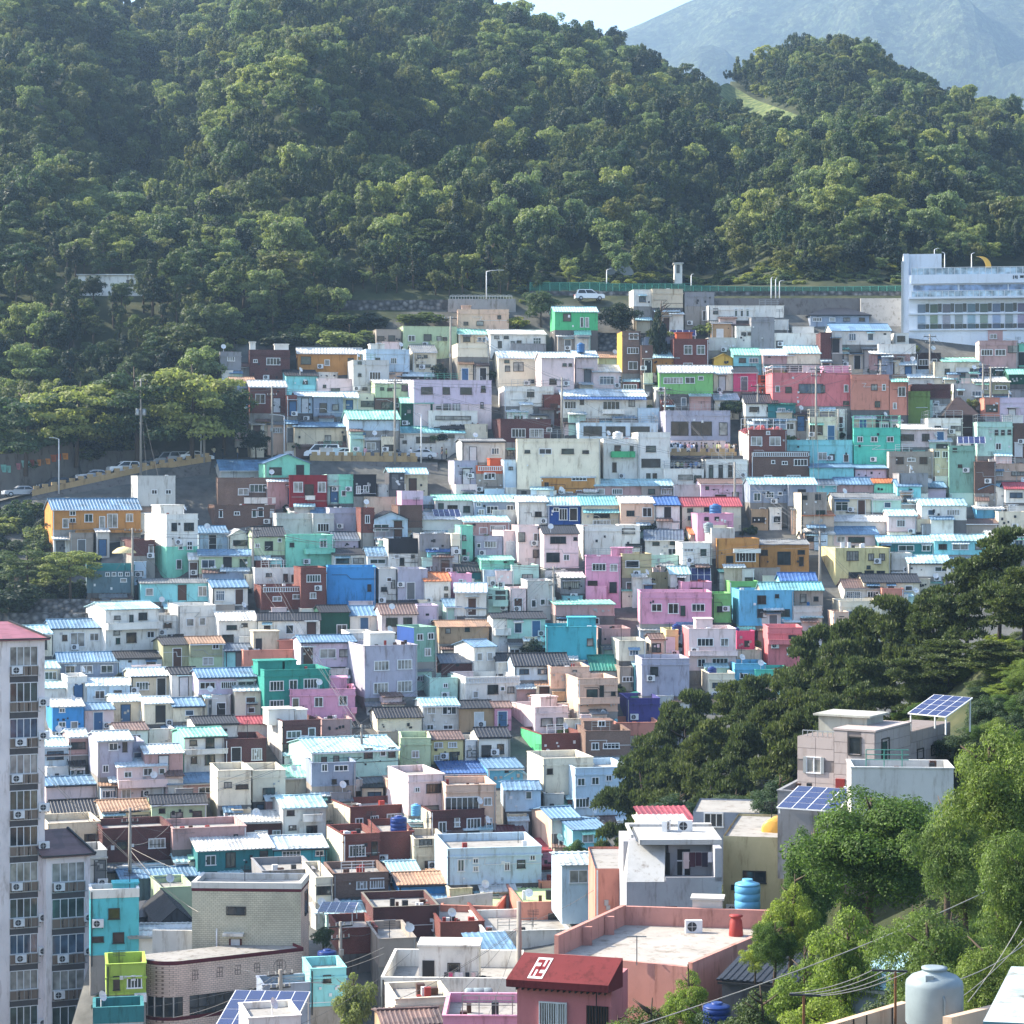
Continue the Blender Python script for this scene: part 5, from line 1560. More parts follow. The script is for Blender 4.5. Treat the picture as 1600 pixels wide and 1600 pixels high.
def make_woods():
    p, z, px, py, rs = wood_points()
    n = len(p)
    kinds = []
    for i in range(n):
        u = rs.rand(); s_ = .5 + .5 * sin(p[i, 0] / 23.0 + 1.7) * cos(p[i, 1] / 37.0)
        pt = sin(p[i, 0] / 13.0 + 2 * sin(p[i, 1] / 31.0)) * cos(p[i, 1] / 19.0 + p[i, 0] / 47.0)
        if pt > .62 and u < .7: kinds.append(('wood_round', 4) if u < .35 else ('wood_flat', 1))
        elif 300 < px[i] < 1000 and py[i] < 330 and u < .62: kinds.append(('wood_shoots', rs.randint(4)))
        elif u < .30: kinds.append(('wood_shoots', rs.randint(4)))
        elif u < .42: kinds.append(('wood_cone', rs.randint(2)))
        elif u < .60 and s_ > .4: kinds.append(('wood_flat', rs.randint(3)))
        else: kinds.append(('wood_round', rs.randint(5)))
    vis = (px > -10) & (px < 1610) & (py > -10)
    order = np.argsort(np.where(vis, p[:, 1], 1e6))
    ind = set(order[:300].tolist())
    LBL = {'wood_shoots': 'dark tree with upright tufted crown in the wood above the village', 'wood_cone': 'dark conical tree standing in the wood above the village',
           'wood_flat': 'spreading tree with layered crown in the wood above the village', 'wood_round': 'round-crowned broadleaf tree in the wood above the village'}
    NM = {'wood_shoots': 'oak_tree', 'wood_cone': 'conifer_tree', 'wood_flat': 'cherry_tree', 'wood_round': 'broadleaf_tree'}
    src, co, idx, rot, scl = {}, [], [], [], []
    keys = sorted(set(kinds))
    for i in order:
        k = kinds[i]; r = (rs.uniform(1.15, 2.2) + (1.5 if rs.rand() < .12 else 0)) * (1.12 if k[0] in ('wood_flat', 'wood_round') else .92); h = r * rs.uniform(2.1, 2.9) + (1.5 if k[0] == 'wood_cone' else 0)
        if i in ind:
            t = tree_at(NM[k[0]], p[i, 0], p[i, 1], z[i], k[0], int(k[1]), r, h, LBL[k[0]], 'tree', k[0].replace('wood_', 'wood trees, ') + ' crowns', .22)
            src.setdefault(k, t.children[0])
        else:
            co.append((p[i, 0], p[i, 1], z[i] + h * .12)); idx.append(k); rot.append((0, 0, rs.uniform(0, 6.28))); scl.append((r, r, h * .46))
    ks = [k for k in keys if k in src]
    scatter('woodland', 'dense green woodland covering the hill up to the ridge', co, [k if k in src else ks[0] for k in idx], rot, scl, {k: src[k] for k in ks})
make_woods()

# single trees and shrubs that stand out: name, x, y of the top, y of the foot, width (px), distance or 0, crown kind, variant, stem share, label
TREES = """
cherry_tree 300 539 712 190 0 layer 0 .03|broad layered tree on the bank above the bend of the road
cherry_tree 215 542 712 190 0 layer 1 .03|layered tree behind the pole with a transformer box
cherry_tree 120 569 716 200 0 layer 0 .03|layered tree above the wall of painted tiles
cherry_tree 40 584 730 190 0 layer 1 .03|layered tree at the left edge above the concrete wall
broadleaf_tree 350 584 700 130 0 round 0 .03|tree at the end of the bank beside the tan-roofed house
broadleaf_tree 400 665 715 60 0 round 1 .1|dark bushy tree over the white wall by the road
broadleaf_tree 620 350 468 100 362 round 2 .15|tall full tree at the foot of the hill above the upper road
pine_tree 685 345 458 100 368 pine 0 .35|pine with a bare trunk right of the full tree above the upper road
pine_tree 755 362 430 56 372 pine 1 .25|double-topped pine above the railed upper wall
pine_tree 783 358 430 50 374 pine 2 .25|slender pine above the railed upper wall beside the lamp
broadleaf_tree 502 405 452 62 372 round 2 .1|small bright round tree alone on the dark slope
cherry_tree 330 335 430 120 380 layer 0 .2|pale layered tree on the left slope, the lower of two
cherry_tree 420 330 420 110 392 layer 1 .2|brownish layered tree on the left slope, the higher of two
broadleaf_tree 400 395 452 80 365 shrub 3 .1|yellow-green bushy tree low on the left slope
broadleaf_tree 845 443 508 75 0 round 0 .1|dark green tree left of the emerald green house
broadleaf_tree 972 464 530 92 0 round 1 .08|big dark round tree right of the emerald green house
broadleaf_tree 880 402 430 30 392 shrub 3 .1|yellowish small tree by the allotment sheds
shrub 810 488 512 40 0 shrub 3 .05|yellowish shrub beside the peach house
shrub 662 533 550 44 0 shrub 1 .05|shrub growing over the roof of the small cream house
shrub 690 557 592 34 0 shrub 2 .05|dark shrub by the pole below the olive house
shrub 768 573 592 24 0 shrub 0 .05|small shrub left of the cream pale-roofed house
shrub 530 480 510 60 0 shrub 0 .05|shrub under the stone wall, leftmost of the row
shrub 575 478 512 70 0 shrub 2 .05|dark shrub under the stone wall, middle of the row
shrub 655 480 508 90 0 shrub 0 .05|wide shrub under the stone wall above the olive house
shrub 545 498 540 90 0 shrub 1 .05|light shrub bank above the pale blue house with white roof box
shrub 450 512 542 90 0 shrub 2 .05|dark thicket above the long ochre house
broadleaf_tree 146 424 474 52 346 round 1 .1|tree half covering the pale building in the wood, left one
broadleaf_tree 190 434 476 44 345 round 0 .1|tree half covering the pale building in the wood, right one
shrub 1028 450 560 30 0 shrub 2 .05|shrub behind the narrow brick tower house
shrub 1105 492 522 50 0 shrub 1 .05|light green bush above the solar panels by the concrete block
shrub 1030 506 530 46 0 shrub 3 .05|bush right of the big dark tree
shrub 1145 620 650 48 0 round 0 .05|round green tree in front of the grey-roofed houses
shrub 1022 582 612 30 0 shrub 1 .05|bush at the left end of the leaf green house
shrub 1010 625 640 22 0 shrub 1 .05|bush right of the long white two-storey house
broadleaf_tree 1189 774 808 38 0 round 2 .2|small round tree before the grey house in the alley
shrub 1005 812 832 46 0 shrub 2 .05|dark bush behind the plain white modern house
shrub 1043 872 890 26 0 shrub 1 .05|bush beside the khaki house
shrub 835 985 1030 46 0 shrub 2 .05|dark shrub in the steep alley left of the turquoise house
broadleaf_tree 40 768 880 80 300 round 0 .1|creeper-hung tree left of the orange timber house
broadleaf_tree 95 800 850 70 288 round 1 .1|dark tree under the orange timber house
cherry_tree 45 842 930 120 272 layer 1 .2|layered tree left of the slate blue box, at the picture edge
cherry_tree 110 845 930 110 270 layer 0 .2|layered tree touching the slate blue box
shrub 20 885 960 110 266 shrub 2 .05|dark thicket at the left edge below the layered trees
shrub 240 768 800 38 0 round 3 .1|dark bush beside the pale grey house under the road
shrub 900 1306 1352 44 198 round 3 .08|dark green tree in front of the aqua house by the pines
shrub 940 1316 1350 42 196 round 0 .08|green bush right of the dark green tree by the red roofs
shrub 565 1210 1238 22 0 shrub 2 .05|dark bush at the foot of the pole by the mint house
shrub 420 1222 1240 50 0 shrub 2 .05|plants along the terrace of the cream houses
shrub 505 1440 1490 46 172 round 0 .1|tree beside the tiled block, below the small solar panels
broadleaf_tree 555 1502 1640 80 148 round 2 .1|yellow-green tree at the bottom left of the white house
shrub 160 1540 1580 40 165 shrub 2 .05|bush at the foot of the apartment block
shrub 690 1138 1150 20 0 shrub 2 .05|potted greenery near the pale yellow house
shrub 880 1130 1150 20 0 shrub 1 .05|plants on the green-sided terrace
shrub 700 1395 1420 60 195 shrub 0 .05|weeds along the wall behind the lime-floored roof
shrub 745 1388 1405 50 197 shrub 4 .05|dry shrubs along the garden wall above the lime-floored roof
"""
for ln in TREES.strip().split('\n'):
    a, lab = ln.split('|'); a = a.split()
    x, yt, yb, w, Y, kind, i, stem = float(a[1]), float(a[2]), float(a[3]), float(a[4]), float(a[5]), a[6], int(a[7]), float(a[8])
    Y = Y or D(yb)
    b = P(x, yb, Y); z = b.z
    tree_at(a[0], b.x, b.y, z, kind, i, w / 2 * Y / F, (yb - yt) * Y / F, lab, 'shrub' if a[0] == 'shrub' else 'tree', None, stem)

# pines on the knoll and the near trees: x, y of top, distance, width px, kind, variant, foot row or 0 for the ground
NEAR = """
pine_tree 1560 828 146 130 pine 0 0|tallest pine, at the right edge of the picture
pine_tree 1508 872 150 120 pine 1 0|pine left of the tallest pine
pine_tree 1452 918 153 120 pine 2 0|pine in front of the dark roofed houses on the right
pine_tree 1598 890 141 130 pine 3 0|pine cut by the right edge of the picture
pine_tree 1400 935 156 120 pine 0 0|pine above the left end of the tilted solar array
pine_tree 1345 950 158 120 pine 1 0|pine whose top meets the beige alley houses
pine_tree 1275 978 161 120 pine 2 0|pine beside the peach house and round white tank
pine_tree 1312 1005 156 120 pine 3 0|lower pine between two taller ones on the knoll
pine_tree 1232 1048 163 110 pine 0 0|pine touching the rose pink house
pine_tree 1188 1055 168 110 pine 1 0|pine under the jade roofed house
pine_tree 1255 1080 152 120 pine 2 0|pine behind the stone-clad house's left corner
pine_tree 1350 1032 150 130 pine 3 0|pine behind the roof hut of the stone-clad house
pine_tree 1480 1000 146 130 pine 1 0|pine right behind the tilted solar array
pine_tree 1545 1000 140 130 pine 2 0|low pine near the right edge above the willow
pine_tree 1418 1030 147 120 pine 0 0|pine just left of the tilted solar array
pine_tree 1150 1068 171 100 pine 3 0|pine in front of the cream house with navy tank
pine_tree 1088 1082 174 100 pine 0 0|pine right of the purple mural wall
pine_tree 1052 1098 175 100 pine 1 0|pine covering the end of the orange-brown wall
pine_tree 1105 1128 168 110 pine 2 0|middle pine of the left clump
pine_tree 1020 1150 177 100 pine 3 0|pine with a crooked bare trunk beside the big pale blue house
pine_tree 985 1185 178 100 pine 0 0|leftmost pine, leaning over the pale blue house
pine_tree 1165 1130 162 110 pine 1 0|pine in the dark middle of the clump
pine_tree 1222 1130 153 110 pine 3 0|pine left of the stone-clad house
pine_tree 1062 1180 171 100 pine 2 0|low pine above the red garden roof
pine_tree 1125 1195 163 100 pine 0 0|low pine above the pale blue roof room
pine_tree 1300 1085 150 110 pine 1 0|small pine hidden behind the stone-clad house
shrub 1060 1225 160 110 near_mid 0 1290|bushes at the foot of the left pines
shrub 1150 1222 150 120 near_mid 1 1290|undergrowth left of the solar panels on the slope
shrub 1215 1190 142 90 near_mid 0 1290|undergrowth beside the stone-clad house
shrub 1330 1120 138 160 near_mid 1 1240|undergrowth behind the stone-clad house
shrub 1520 1120 132 140 near_mid 0 1220|undergrowth at the right behind the solar array
broadleaf_tree 1362 1196 92 300 near_dark 0 1470|great dark round tree in the right foreground
broadleaf_tree 1268 1250 100 120 near_dark 1 1500|lighter flank tree left of the great dark tree
broadleaf_tree 1235 1335 96 110 near_yellow 1 1500|low leafy tree beside the sky blue tank
willow_tree 1565 1092 78 230 near_willow 0 1420|airy yellow-green tree at the right edge
willow_tree 1480 1215 84 170 near_willow 1 1450|olive-green airy tree behind the great dark tree
shrub 1420 1390 86 110 near_yellow 1 1520|leafy bush under the right side of the great dark tree
shrub 1480 1400 80 120 near_mid 0 1540|green bush between the great dark tree and the feathery tree
shrub 1210 1420 95 90 near_dark 1 1530|dark bush at the corner of the pink terrace
willow_tree 1510 1290 88 150 near_willow 0 1470|airy tree low between the willow and the great dark tree
willow_tree 1600 1240 70 190 near_willow 1 1560|airy tree cut by the right edge below the willow
willow_tree 1460 1385 70 230 near_willow 0 1680|feathery olive tree behind the big grey tank
willow_tree 1560 1430 66 190 near_willow 1 1700|feathery tree crossed by white cables
broadleaf_tree 1320 1385 80 170 near_yellow 0 1640|bright yellow-green tree in the middle foreground
broadleaf_tree 1255 1440 82 150 near_yellow 1 1640|bright yellow-green tree beside the black roof
broadleaf_tree 1400 1480 72 160 near_mid 1 1700|green bush left of the big grey tank
shrub 1190 1500 78 160 near_mid 0 1700|green bush under the drying lines
shrub 1290 1540 70 180 near_yellow 0 1720|bright bush at the bottom edge
shrub 1075 1480 88 90 near_yellow 1 1620|young tree growing before the pink roof terrace
shrub 1010 1530 88 150 near_mid 1 1690|dense bush right of the red-awning house
shrub 1105 1540 82 140 near_mid 0 1690|dense bush beside the navy tank
shrub 960 1565 84 70 near_yellow 1 1680|leafy bush hiding the barred door of the red-awning house
shrub 1180 1462 100 60 near_yellow 0 1530|yellow-green creeper on the corner of the pink roof
"""
for ln in NEAR.strip().split('\n'):
    a, lab = ln.split('|'); a = a.split()
    x, yt, Y, w, kind, i, yb = float(a[1]), float(a[2]), float(a[3]), float(a[4]), a[5], int(a[6]), float(a[7])
    X = (x - 800) * Y / F; zt = (HOR - yt) * Y / F
    z = (HOR - yb) * Y / F if yb else tz(X, Y)
    g = tz(X, Y)
    if yb and z < g + .3: z = g
    h = zt - z
    stem = .02 if kind == 'pine' else .08
    if kind == 'pine' and h > 10.5: stem = min(.4, 1 - 9.5 / h)
    t = tree_at(a[0], X, Y, z, kind, i, w / 2 * Y / F, h, lab, 'shrub' if a[0] == 'shrub' else 'tree', None, stem)
# ---------------------------------------------------------------- buildings with a shape of their own
def place(name, x, y, Y, rel, label, cat='building', group=None):
    """Empty at pixel x, y and distance Y whose X axis is turned rel degrees from facing the camera"""
    p = P(x, y, Y)
    return empty(name, p, R(rel) - atan((x - 800) / F), label, cat, group)
def fig(u0, u1, v, z0, z1, n, root, glass=0, frame='d', name='window', fw=.06):
    """glazed opening split into n panes"""
    m = MB(); a = fw
    m.box(u0 - a, u1 + a, v - .08, v + .02, z1, z1 + a); m.box(u0 - a, u1 + a, v - .1, v + .02, z0 - a, z0)
    m.box(u0 - a, u0, v - .08, v + .02, z0, z1); m.box(u1, u1 + a, v - .08, v + .02, z0, z1)
    for i in range(1, n): m.box(u0 + (u1 - u0) * i / n - .03, u0 + (u1 - u0) * i / n + .03, v - .06, v + .02, z0, z1)
    o = m.build(name, WHITE_FRAME if frame == 'w' else DARK_FRAME, root)
    pm = cached(('pane', round((u1 - u0) / n, 2), round(z1 - z0, 2), glass), lambda: (lambda q: (q.box(.03, (u1 - u0) / n - .03, -.02, .01, 0, z1 - z0), q.mesh('pane', GLASS[glass]))[1])(MB()))
    for i in range(n): obj('pane', pm, o, (u0 + (u1 - u0) * i / n, v, z0))
    return o

# apartment blocks at the left edge
def apartment(label, x0, x1, ytop, Y, rel, floors, bay, roofspec, dep=9.0, acs=True):
    s = F / Y
    root = place('apartment_block', x0, ytop, Y, rel, label, 'apartment block')
    X0, th, W = frame_of(x0, x1, Y, rel); fh = 2.85; H = floors * fh + .5
    wall = paint('ece0de', .9, 1.1); dk = paint('5c585a', .8, .8); pan = paint('94806f', .8, 1.0)
    b0, b1 = [W * t for t in bay]
    m = MB()
    m.box(0, b0, 0, dep, -H, 0); m.box(b1, W, 0, dep, -H, 0); m.box(b0, b1, 1.3, dep, -H, 0); m.box(b0, b1, 0, 1.3, -.62, 0)
    m.build('wall', wall, root)
    panm = cached(('apanel', round((b1 - b0) / 3, 2)), lambda: (lambda q: (q.box(.04, (b1 - b0) / 3 - .04, 0, .08, 0, .74), q.mesh('balcony_panel', pan))[1])(MB()))
    for f in range(floors):
        z = -.6 - f * fh
        fig(b0 + .06, b1 - .06, .12, z - 1.5, z - .05, 4, root, (2, 1, 3, 2, 1, 0)[f % 6], 'w')
        for k in range(3): obj('balcony_panel', panm, root, (b0 + (b1 - b0) * k / 3, .02, z - 2.32))
        def slab_():
            q = MB(); q.box(b0, b1, .05, 1.3, -2.85, -2.36); return q.mesh('floor_slab', dk)
        def rail_():
            q = MB(); q.bar((b0, -.14, -1.55), (b1, -.14, -1.55), .06); q.bar((b0, -.2, -2.3), (b1 + .15, -.2, -2.3), .07)
            for k in range(5): q.bar((b0 + (b1 - b0) * k / 4, -.12, -2.3), (b0 + (b1 - b0) * k / 4, -.12, -1.55), .04)
            return q.mesh('railing', METAL)
        obj('floor_slab', cached(('aslab', label), slab_), root, (0, 0, z)); obj('railing', cached(('arail', label), rail_), root, (0, 0, z))
        if f % 4 != 1: obj('air_conditioner', cached('ac', ac_mesh), root, (b0 + .55 + .15 * (f % 3), -.08, z - 2.15))
        if f % 3 != 0: obj('air_conditioner', cached('ac', ac_mesh), root, (W - .1 if acs else .35, -.05, z - 1.7 - .2 * (f % 2)))
        if b0 > 1.5 and f % 2: obj('air_conditioner', cached('ac', ac_mesh), root, (b0 * .4, -.05, z - 2.0))
    r = MB()
    rh, o = roofspec, .35
    r.quad((-o, -o, .0), (W + o, -o, .0), (W - W * .3, dep * .5, rh), (W * .0 - 1, dep * .5, rh)); r.quad((W + o, -o, .0), (W + o, dep, .0), (W - W * .3, dep * .5, rh))
    r.quad((W + o, dep, 0), (-o, dep, 0), (-1, dep * .5, rh), (W * .7, dep * .5, rh)); r.box(-o, W + o, -o, dep, -.12, -.005)
    r.m = 1; r.bar((W + o, -o, .05), (W - W * .3, dep * .5, rh + .05), .16); r.bar((-o, -o, .02), (W + o, -o, .02), .1)
    r.build('roof', [roofm('a8606e' if rh < 1.4 else '745454', .8), DMETAL], root)
    return root
apartment('tall apartment block with pinkish roof cut by the left edge', -62, 70, 1001, 180.5, 10, 12, (.58, .92), 1.15)
apartment('lower apartment block with brown roof beside the tall one', 72, 141, 1338, 182, 12, 7, (.13, .88), 1.6, 7.0)

# pale tiled block with a rounded lower wing
def tiled_block():
    Y = 172.0; s = F / Y
    root = place('tiled_building', 300, 1500, Y, -11, 'pale brick-tiled block with maroon bands and a rounded lower wing')
    X0, th, W = frame_of(300, 470, Y, -11); H = (1500 - 1392) / s; dep = 4.2
    br = brickm('d0c8ac', .92, 1.7, 'b4ac94', 'pale_tile', .02); br2 = brickm('ecccb8', .97, 1.7, 'c0a090', 'pink_tile', .02); mar = paint('6a2430', .8, .6); wt = paint('dcd8d0', .8, 1.0)  # pinkish tile of side face and wing has warm light put into its colour
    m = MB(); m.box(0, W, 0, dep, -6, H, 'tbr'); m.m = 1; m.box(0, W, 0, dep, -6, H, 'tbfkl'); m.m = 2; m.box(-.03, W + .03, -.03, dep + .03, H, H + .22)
    m.m = 3
    for q in ((-.06, W + .06, -.06, .25), (-.06, W + .06, dep - .25, dep + .06)): m.box(q[0], q[1], q[2], q[3], H + .22, H + .66)
    m.box(-.06, .25, .25, dep - .25, H + .22, H + .66); m.box(W - .25, W + .06, .25, dep - .25, H + .22, H + .66)
    m.m = 4; m.quad((.2, .2, H + .26), (W - .2, .2, H + .26), (W - .2, dep - .2, H + .26), (.2, dep - .2, H + .26))
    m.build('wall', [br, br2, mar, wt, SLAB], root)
    u = lambda x: (x - 300) / 170 * W
    z = lambda y: (1500 - y) / s
    fig(u(355), u(383), 0, z(1428), z(1417), 2, root, 0, 'd')
    d = MB(); d.box(u(361), u(375), -.05, .02, 0, z(1467)); d.m = 1; d.box(u(358), u(361), -.07, .02, 0, z(1466)); d.box(u(375), u(378), -.07, .02, 0, z(1466)); d.build('door', [plain('white_door', 'dcdfe2', .8, .5), plain('rusty_frame', '6a3a2a', .8, .8)], root)
    c = MB(); c.box(u(350), u(382), -.7, 0, z(1460), z(1456)); c.build('canopy', wt, root)
    pp = MB(); pp.bar((u(339), -.1, -.5), (u(339), -.1, z(1450)), .1); pp.build('drainpipe', WMETAL, root)
    w = fig(0, 1.2, 0, 0, 1.7, 1, root, 0, 'd'); w.location = (W, 2.0, z(1436)); w.rotation_euler = (0, 0, R(90))
    a = MB(); a.bar((u(372), 3, H), (u(372), 3, H + 1.5), .05)
    for k in range(5): a.bar((u(365), 3, H + .9 + k * .12), (u(379), 3, H + .9 + k * .12), .03)
    a.build('antenna', DMETAL, root)
    # rounded lower wing
    Y2 = 165.2; s2 = F / Y2
    x0 = 286; al = atan((x0 - 800) / F); th2 = R(22) - al
    o = P(x0, 1600, Y2); w2 = empty('tiled_wing', (0, 0, 0)); w2.parent = root
    w2.matrix_parent_inverse = root.matrix_basis.inverted(); w2.location = o; w2.rotation_euler = (0, 0, th2)
    X_, t_, W2 = frame_of(286, 474, Y2, 22)
    zt, zb = (1600 - 1507) / s2, (1600 - 1557) / s2
    m = MB(); rad = 2.2
    def arc(n=12):
        return [(-rad * sin(a_), rad - rad * cos(a_)) for a_ in [pi * .62 * k / n for k in range(n + 1)]]
    A = arc()
    prof = [(W2, 4.5), (W2, 0)] + A + [(A[-1][0] + .6, 4.5)]
    def ring(z0, z1, mi, grow=0.0):
        m.m = mi
        for (a, b), (c, d) in zip(prof[:-1], prof[1:]):
            m.quad((c, d - grow, z0), (a, b - grow, z0), (a, b - grow, z1), (c, d - grow, z1))
    ring(zb, zt, 0); ring(zt, zt + .28, 1, .03); ring(-4, .3, 0); ring(.3, .55, 1, .02)
    m.m = 2; m.quad(*[(a, b, zt + .05) for a, b in prof])
    m.m = 3
    for (a, b), (c, d) in zip(A[:-1], A[1:]): m.quad((c, d + .05, .55), (a, b + .05, .55), (a, b + .05, zb), (c, d + .05, zb))
    m.m = 0; m.box(0, .5, -.0, .4, .55, zb); m.box(W2 * .62, W2 * .66, 0, .4, .55, zb); m.box(W2 * .66, W2, 0.02, .4, .55, zb)
    m.m = 1; m.box(.5, W2 * .62, .3, .4, .55, zb)
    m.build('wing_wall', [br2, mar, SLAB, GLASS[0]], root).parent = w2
    for k in range(5): 
        mm = MB(); a_ = A[2 + k * 2]; mm.bar((a_[0], a_[1] - .03, .55), (a_[0], a_[1] - .03, zb), .1); mm.build('mullion', METAL, w2)
    fig(.55, W2 * .62, .1, 1.1, zb - .05, 8, w2, 0, 'd'); fig(.55, W2 * .62, .1, .58, 1.0, 8, w2, 0, 'd')
    # five weathered painted characters over the windows, mere traces of strokes
    rr = random.Random(4); lt = plain('faded_paint', '8c7870', .8, .9)
    for k, x in enumerate((.10, .30, .45, .61, .80)):
        g = MB(); cx, cz = x * W2, (zb + zt) / 2 + .25
        for q in range(6):
            if q % 2: g.box(cx - .3 + rr.random() * .1, cx + .2 + rr.random() * .1, -.012, 0.0, cz - .45 + q * .16, cz - .40 + q * .16)
            else: g.box(cx - .25 + q * .1, cx - .20 + q * .1, -.012, 0.0, cz - .4 + rr.random() * .2, cz + .25 + rr.random() * .2)
        if k == 4:
            for a_ in range(10):
                t1, t2 = 2 * pi * a_ / 10, 2 * pi * (a_ + 1) / 10; g.bar((cx + .5 * cos(t1), -.01, cz + .5 * sin(t1)), (cx + .5 * cos(t2), -.01, cz + .5 * sin(t2)), .05, .02)
        g.build('lettering', lt, w2)
    # white terrace wall left of the block
    tw = MB(); tw.box(-3.2, -.05, 1.0, 1.2, -.5, 2.0); tw.build('terrace_wall', wt, root)
tiled_block()

# hotel in the upper right corner
def hotel():
    Y = 341.5; s = F / Y
    root = place('hotel', 1420, 521, Y, 1, 'white hotel of four storeys with stair tower and crescent on its roof', 'hotel')
    X0, th, W = frame_of(1420, 1680, Y, 1)
    wh = paint('dfe8f4', .85, .35); z = lambda y: (521 - y) / s; u = lambda x: (x - 1420) / 260 * W
    m = MB(); m.box(0, W, 0, 14, -3, z(430), 't'); m.quad((0, 0, z(433)), (W, 0, z(433)), (W, 14, z(433)), (0, 14, z(433)))
    m.box(-.8, 0, .4, 8, -6, z(396)); m.box(0, u(1472), 1.2, 8, z(433), z(396))
    m.box(u(1424), W, -.5, 0, z(444), z(430)); m.box(u(1420), W, -1.3, 0, z(468), z(465)); m.box(u(1420), W, -.35, 0, z(492), z(489.5)); m.box(0, W, -.3, 0, z(517), z(515))
    m.build('wall', wh, root)
    gb = glassm('hotel_glass', '6c88b0', .1)
    for a, b in ((1427, 1497), (1500, 1575), (1577, 1660)):
        n = int((b - a) / 10)
        w_ = MB(); w_.box(u(a), u(b), -.03, 0, z(464), z(446)); o = w_.build('window', gb, root)
    cols = ['a0b8d0', '8ca088', 'a8a8b4', '9aa4a4', '9cbccc', '94a898', 'a0b4d4', '98a8ac', 'a8a0bc']
    for i in range(14):
        x = 1434 + i * 19.6
        for ya, yb, hue in ((476, 489, 0.72), (493, 506, 1.0), (507, 514, .6)):
            if ya == 476: xs = x - 1
            p = MB(); p.box(u(x), u(x + 12), -.12, 0, z(yb), z(ya)); c = cols[i % 9]
            c = ''.join('%02x' % int(int(c[k:k + 2], 16) * hue) for k in (0, 2, 4))
            p.build('panel', paint(c, .8, .3), root)
        for ya, yb, x2 in ((475, 488, x + 12.5), (507, 514, x + 12.5)):
            p = MB(); p.box(u(x2), u(x2 + 5.6), -.04, 0, z(yb), z(ya)); p.build('window', GLASS[0], root)
    g = MB()
    for y0_, y1_, v, xa in ((465, 456, -1.2, 1424), (430, 419, -.3, 1424)):
        n = 26
        for i in range(n + 1): g.bar((u(xa + (1676 - xa) * i / n), v, z(y0_)), (u(xa + (1676 - xa) * i / n), v, z(y1_)), .07)
        g.bar((u(xa), v, z(y1_)), (W, v, z(y1_)), .07)
    g.build('railing', WMETAL, root)
    rg = MB()
    for y0_, y1_, v in ((465, 457, -1.18), (430, 420, -.28)): rg.box(u(1424), W, v, v + .02, z(y0_), z(y1_))
    rg.build('glass_balustrade', glassm('pale_glass', '9cb4c4', .1), root)
    # downpipe shaft left of the tower
    d = MB(); d.box(-1.1, -.8, .2, .6, -8, z(408)); d.build('shaft', METAL, root)
    sg = MB()
    for k, x in enumerate((1583, 1586, 1588.5)): sg.box(u(x), u(x + 1.8), -.53, -.5, z(438.5 - (k == 1)), z(433))
    sg.box(u(1594), u(1600), -.53, -.5, z(437), z(433)); sg.build('lettering', DMETAL, root)
    # crescent moon on the roof terrace: a thing that stands there
    mo = MB(); n = 18; R1 = 1.55
    mr = empty('crescent_moon', root.matrix_basis @ Vector((u(1533), .6, z(433) + .02)), th, 'yellow crescent moon standing on the hotel roof terrace', 'sculpture')
    out = [(R1 * cos(t), R1 * sin(t)) for t in [(-100 + 200 * k / n) * pi / 180 for k in range(n + 1)]]
    inn = [(-.55 + 1.38 * cos(t) * .95, .0 + 1.52 * sin(t)) for t in [(-93 + 186 * k / n) * pi / 180 for k in range(n + 1)]]
    for k in range(n):
        a, b, c, d = out[k], out[k + 1], inn[k + 1], inn[k]
        f = lambda p, v: (p[0], v, p[1] + 1.4)
        mo.quad(f(a, -.2), f(b, -.2), f(c, -.2), f(d, -.2)); mo.quad(f(d, .2), f(c, .2), f(b, .2), f(a, .2)); mo.quad(f(b, -.2), f(a, -.2), f(a, .2), f(b, .2)); mo.quad(f(d, -.2), f(c, -.2), f(c, .2), f(d, .2))
    mo.box(-.2, .6, -.15, .15, 0, .25)
    mo.build('crescent', plain('yellow_enamel', 'f0b820', .9, .35), mr)
hotel()

# prism on a polygon of world points with a parapet
def prism(m, pts, z0, z1, mi=0, top=None):
    n = len(pts); m.m = mi
    for i in range(n):
        a, b = pts[i], pts[(i + 1) % n]; m.quad((a[0], a[1], z0), (b[0], b[1], z0), (b[0], b[1], z1), (a[0], a[1], z1))
    m.m = mi if top is None else top; m.quad(*[(p[0], p[1], z1) for p in pts])
def onplane(x, y, z): 
    Y = z * F / (HOR - y); return Vector(((x - 800) * Y / F, Y))
def wallrun(m, a, b, th, z0, z1):
    a, b = Vector(a), Vector(b); d = (b - a).normalized(); n = Vector((-d.y, d.x)) * th
    q = [a, b, b + n, a + n]; prism(m, [(p.x, p.y) for p in q], z0, z1, m.m)

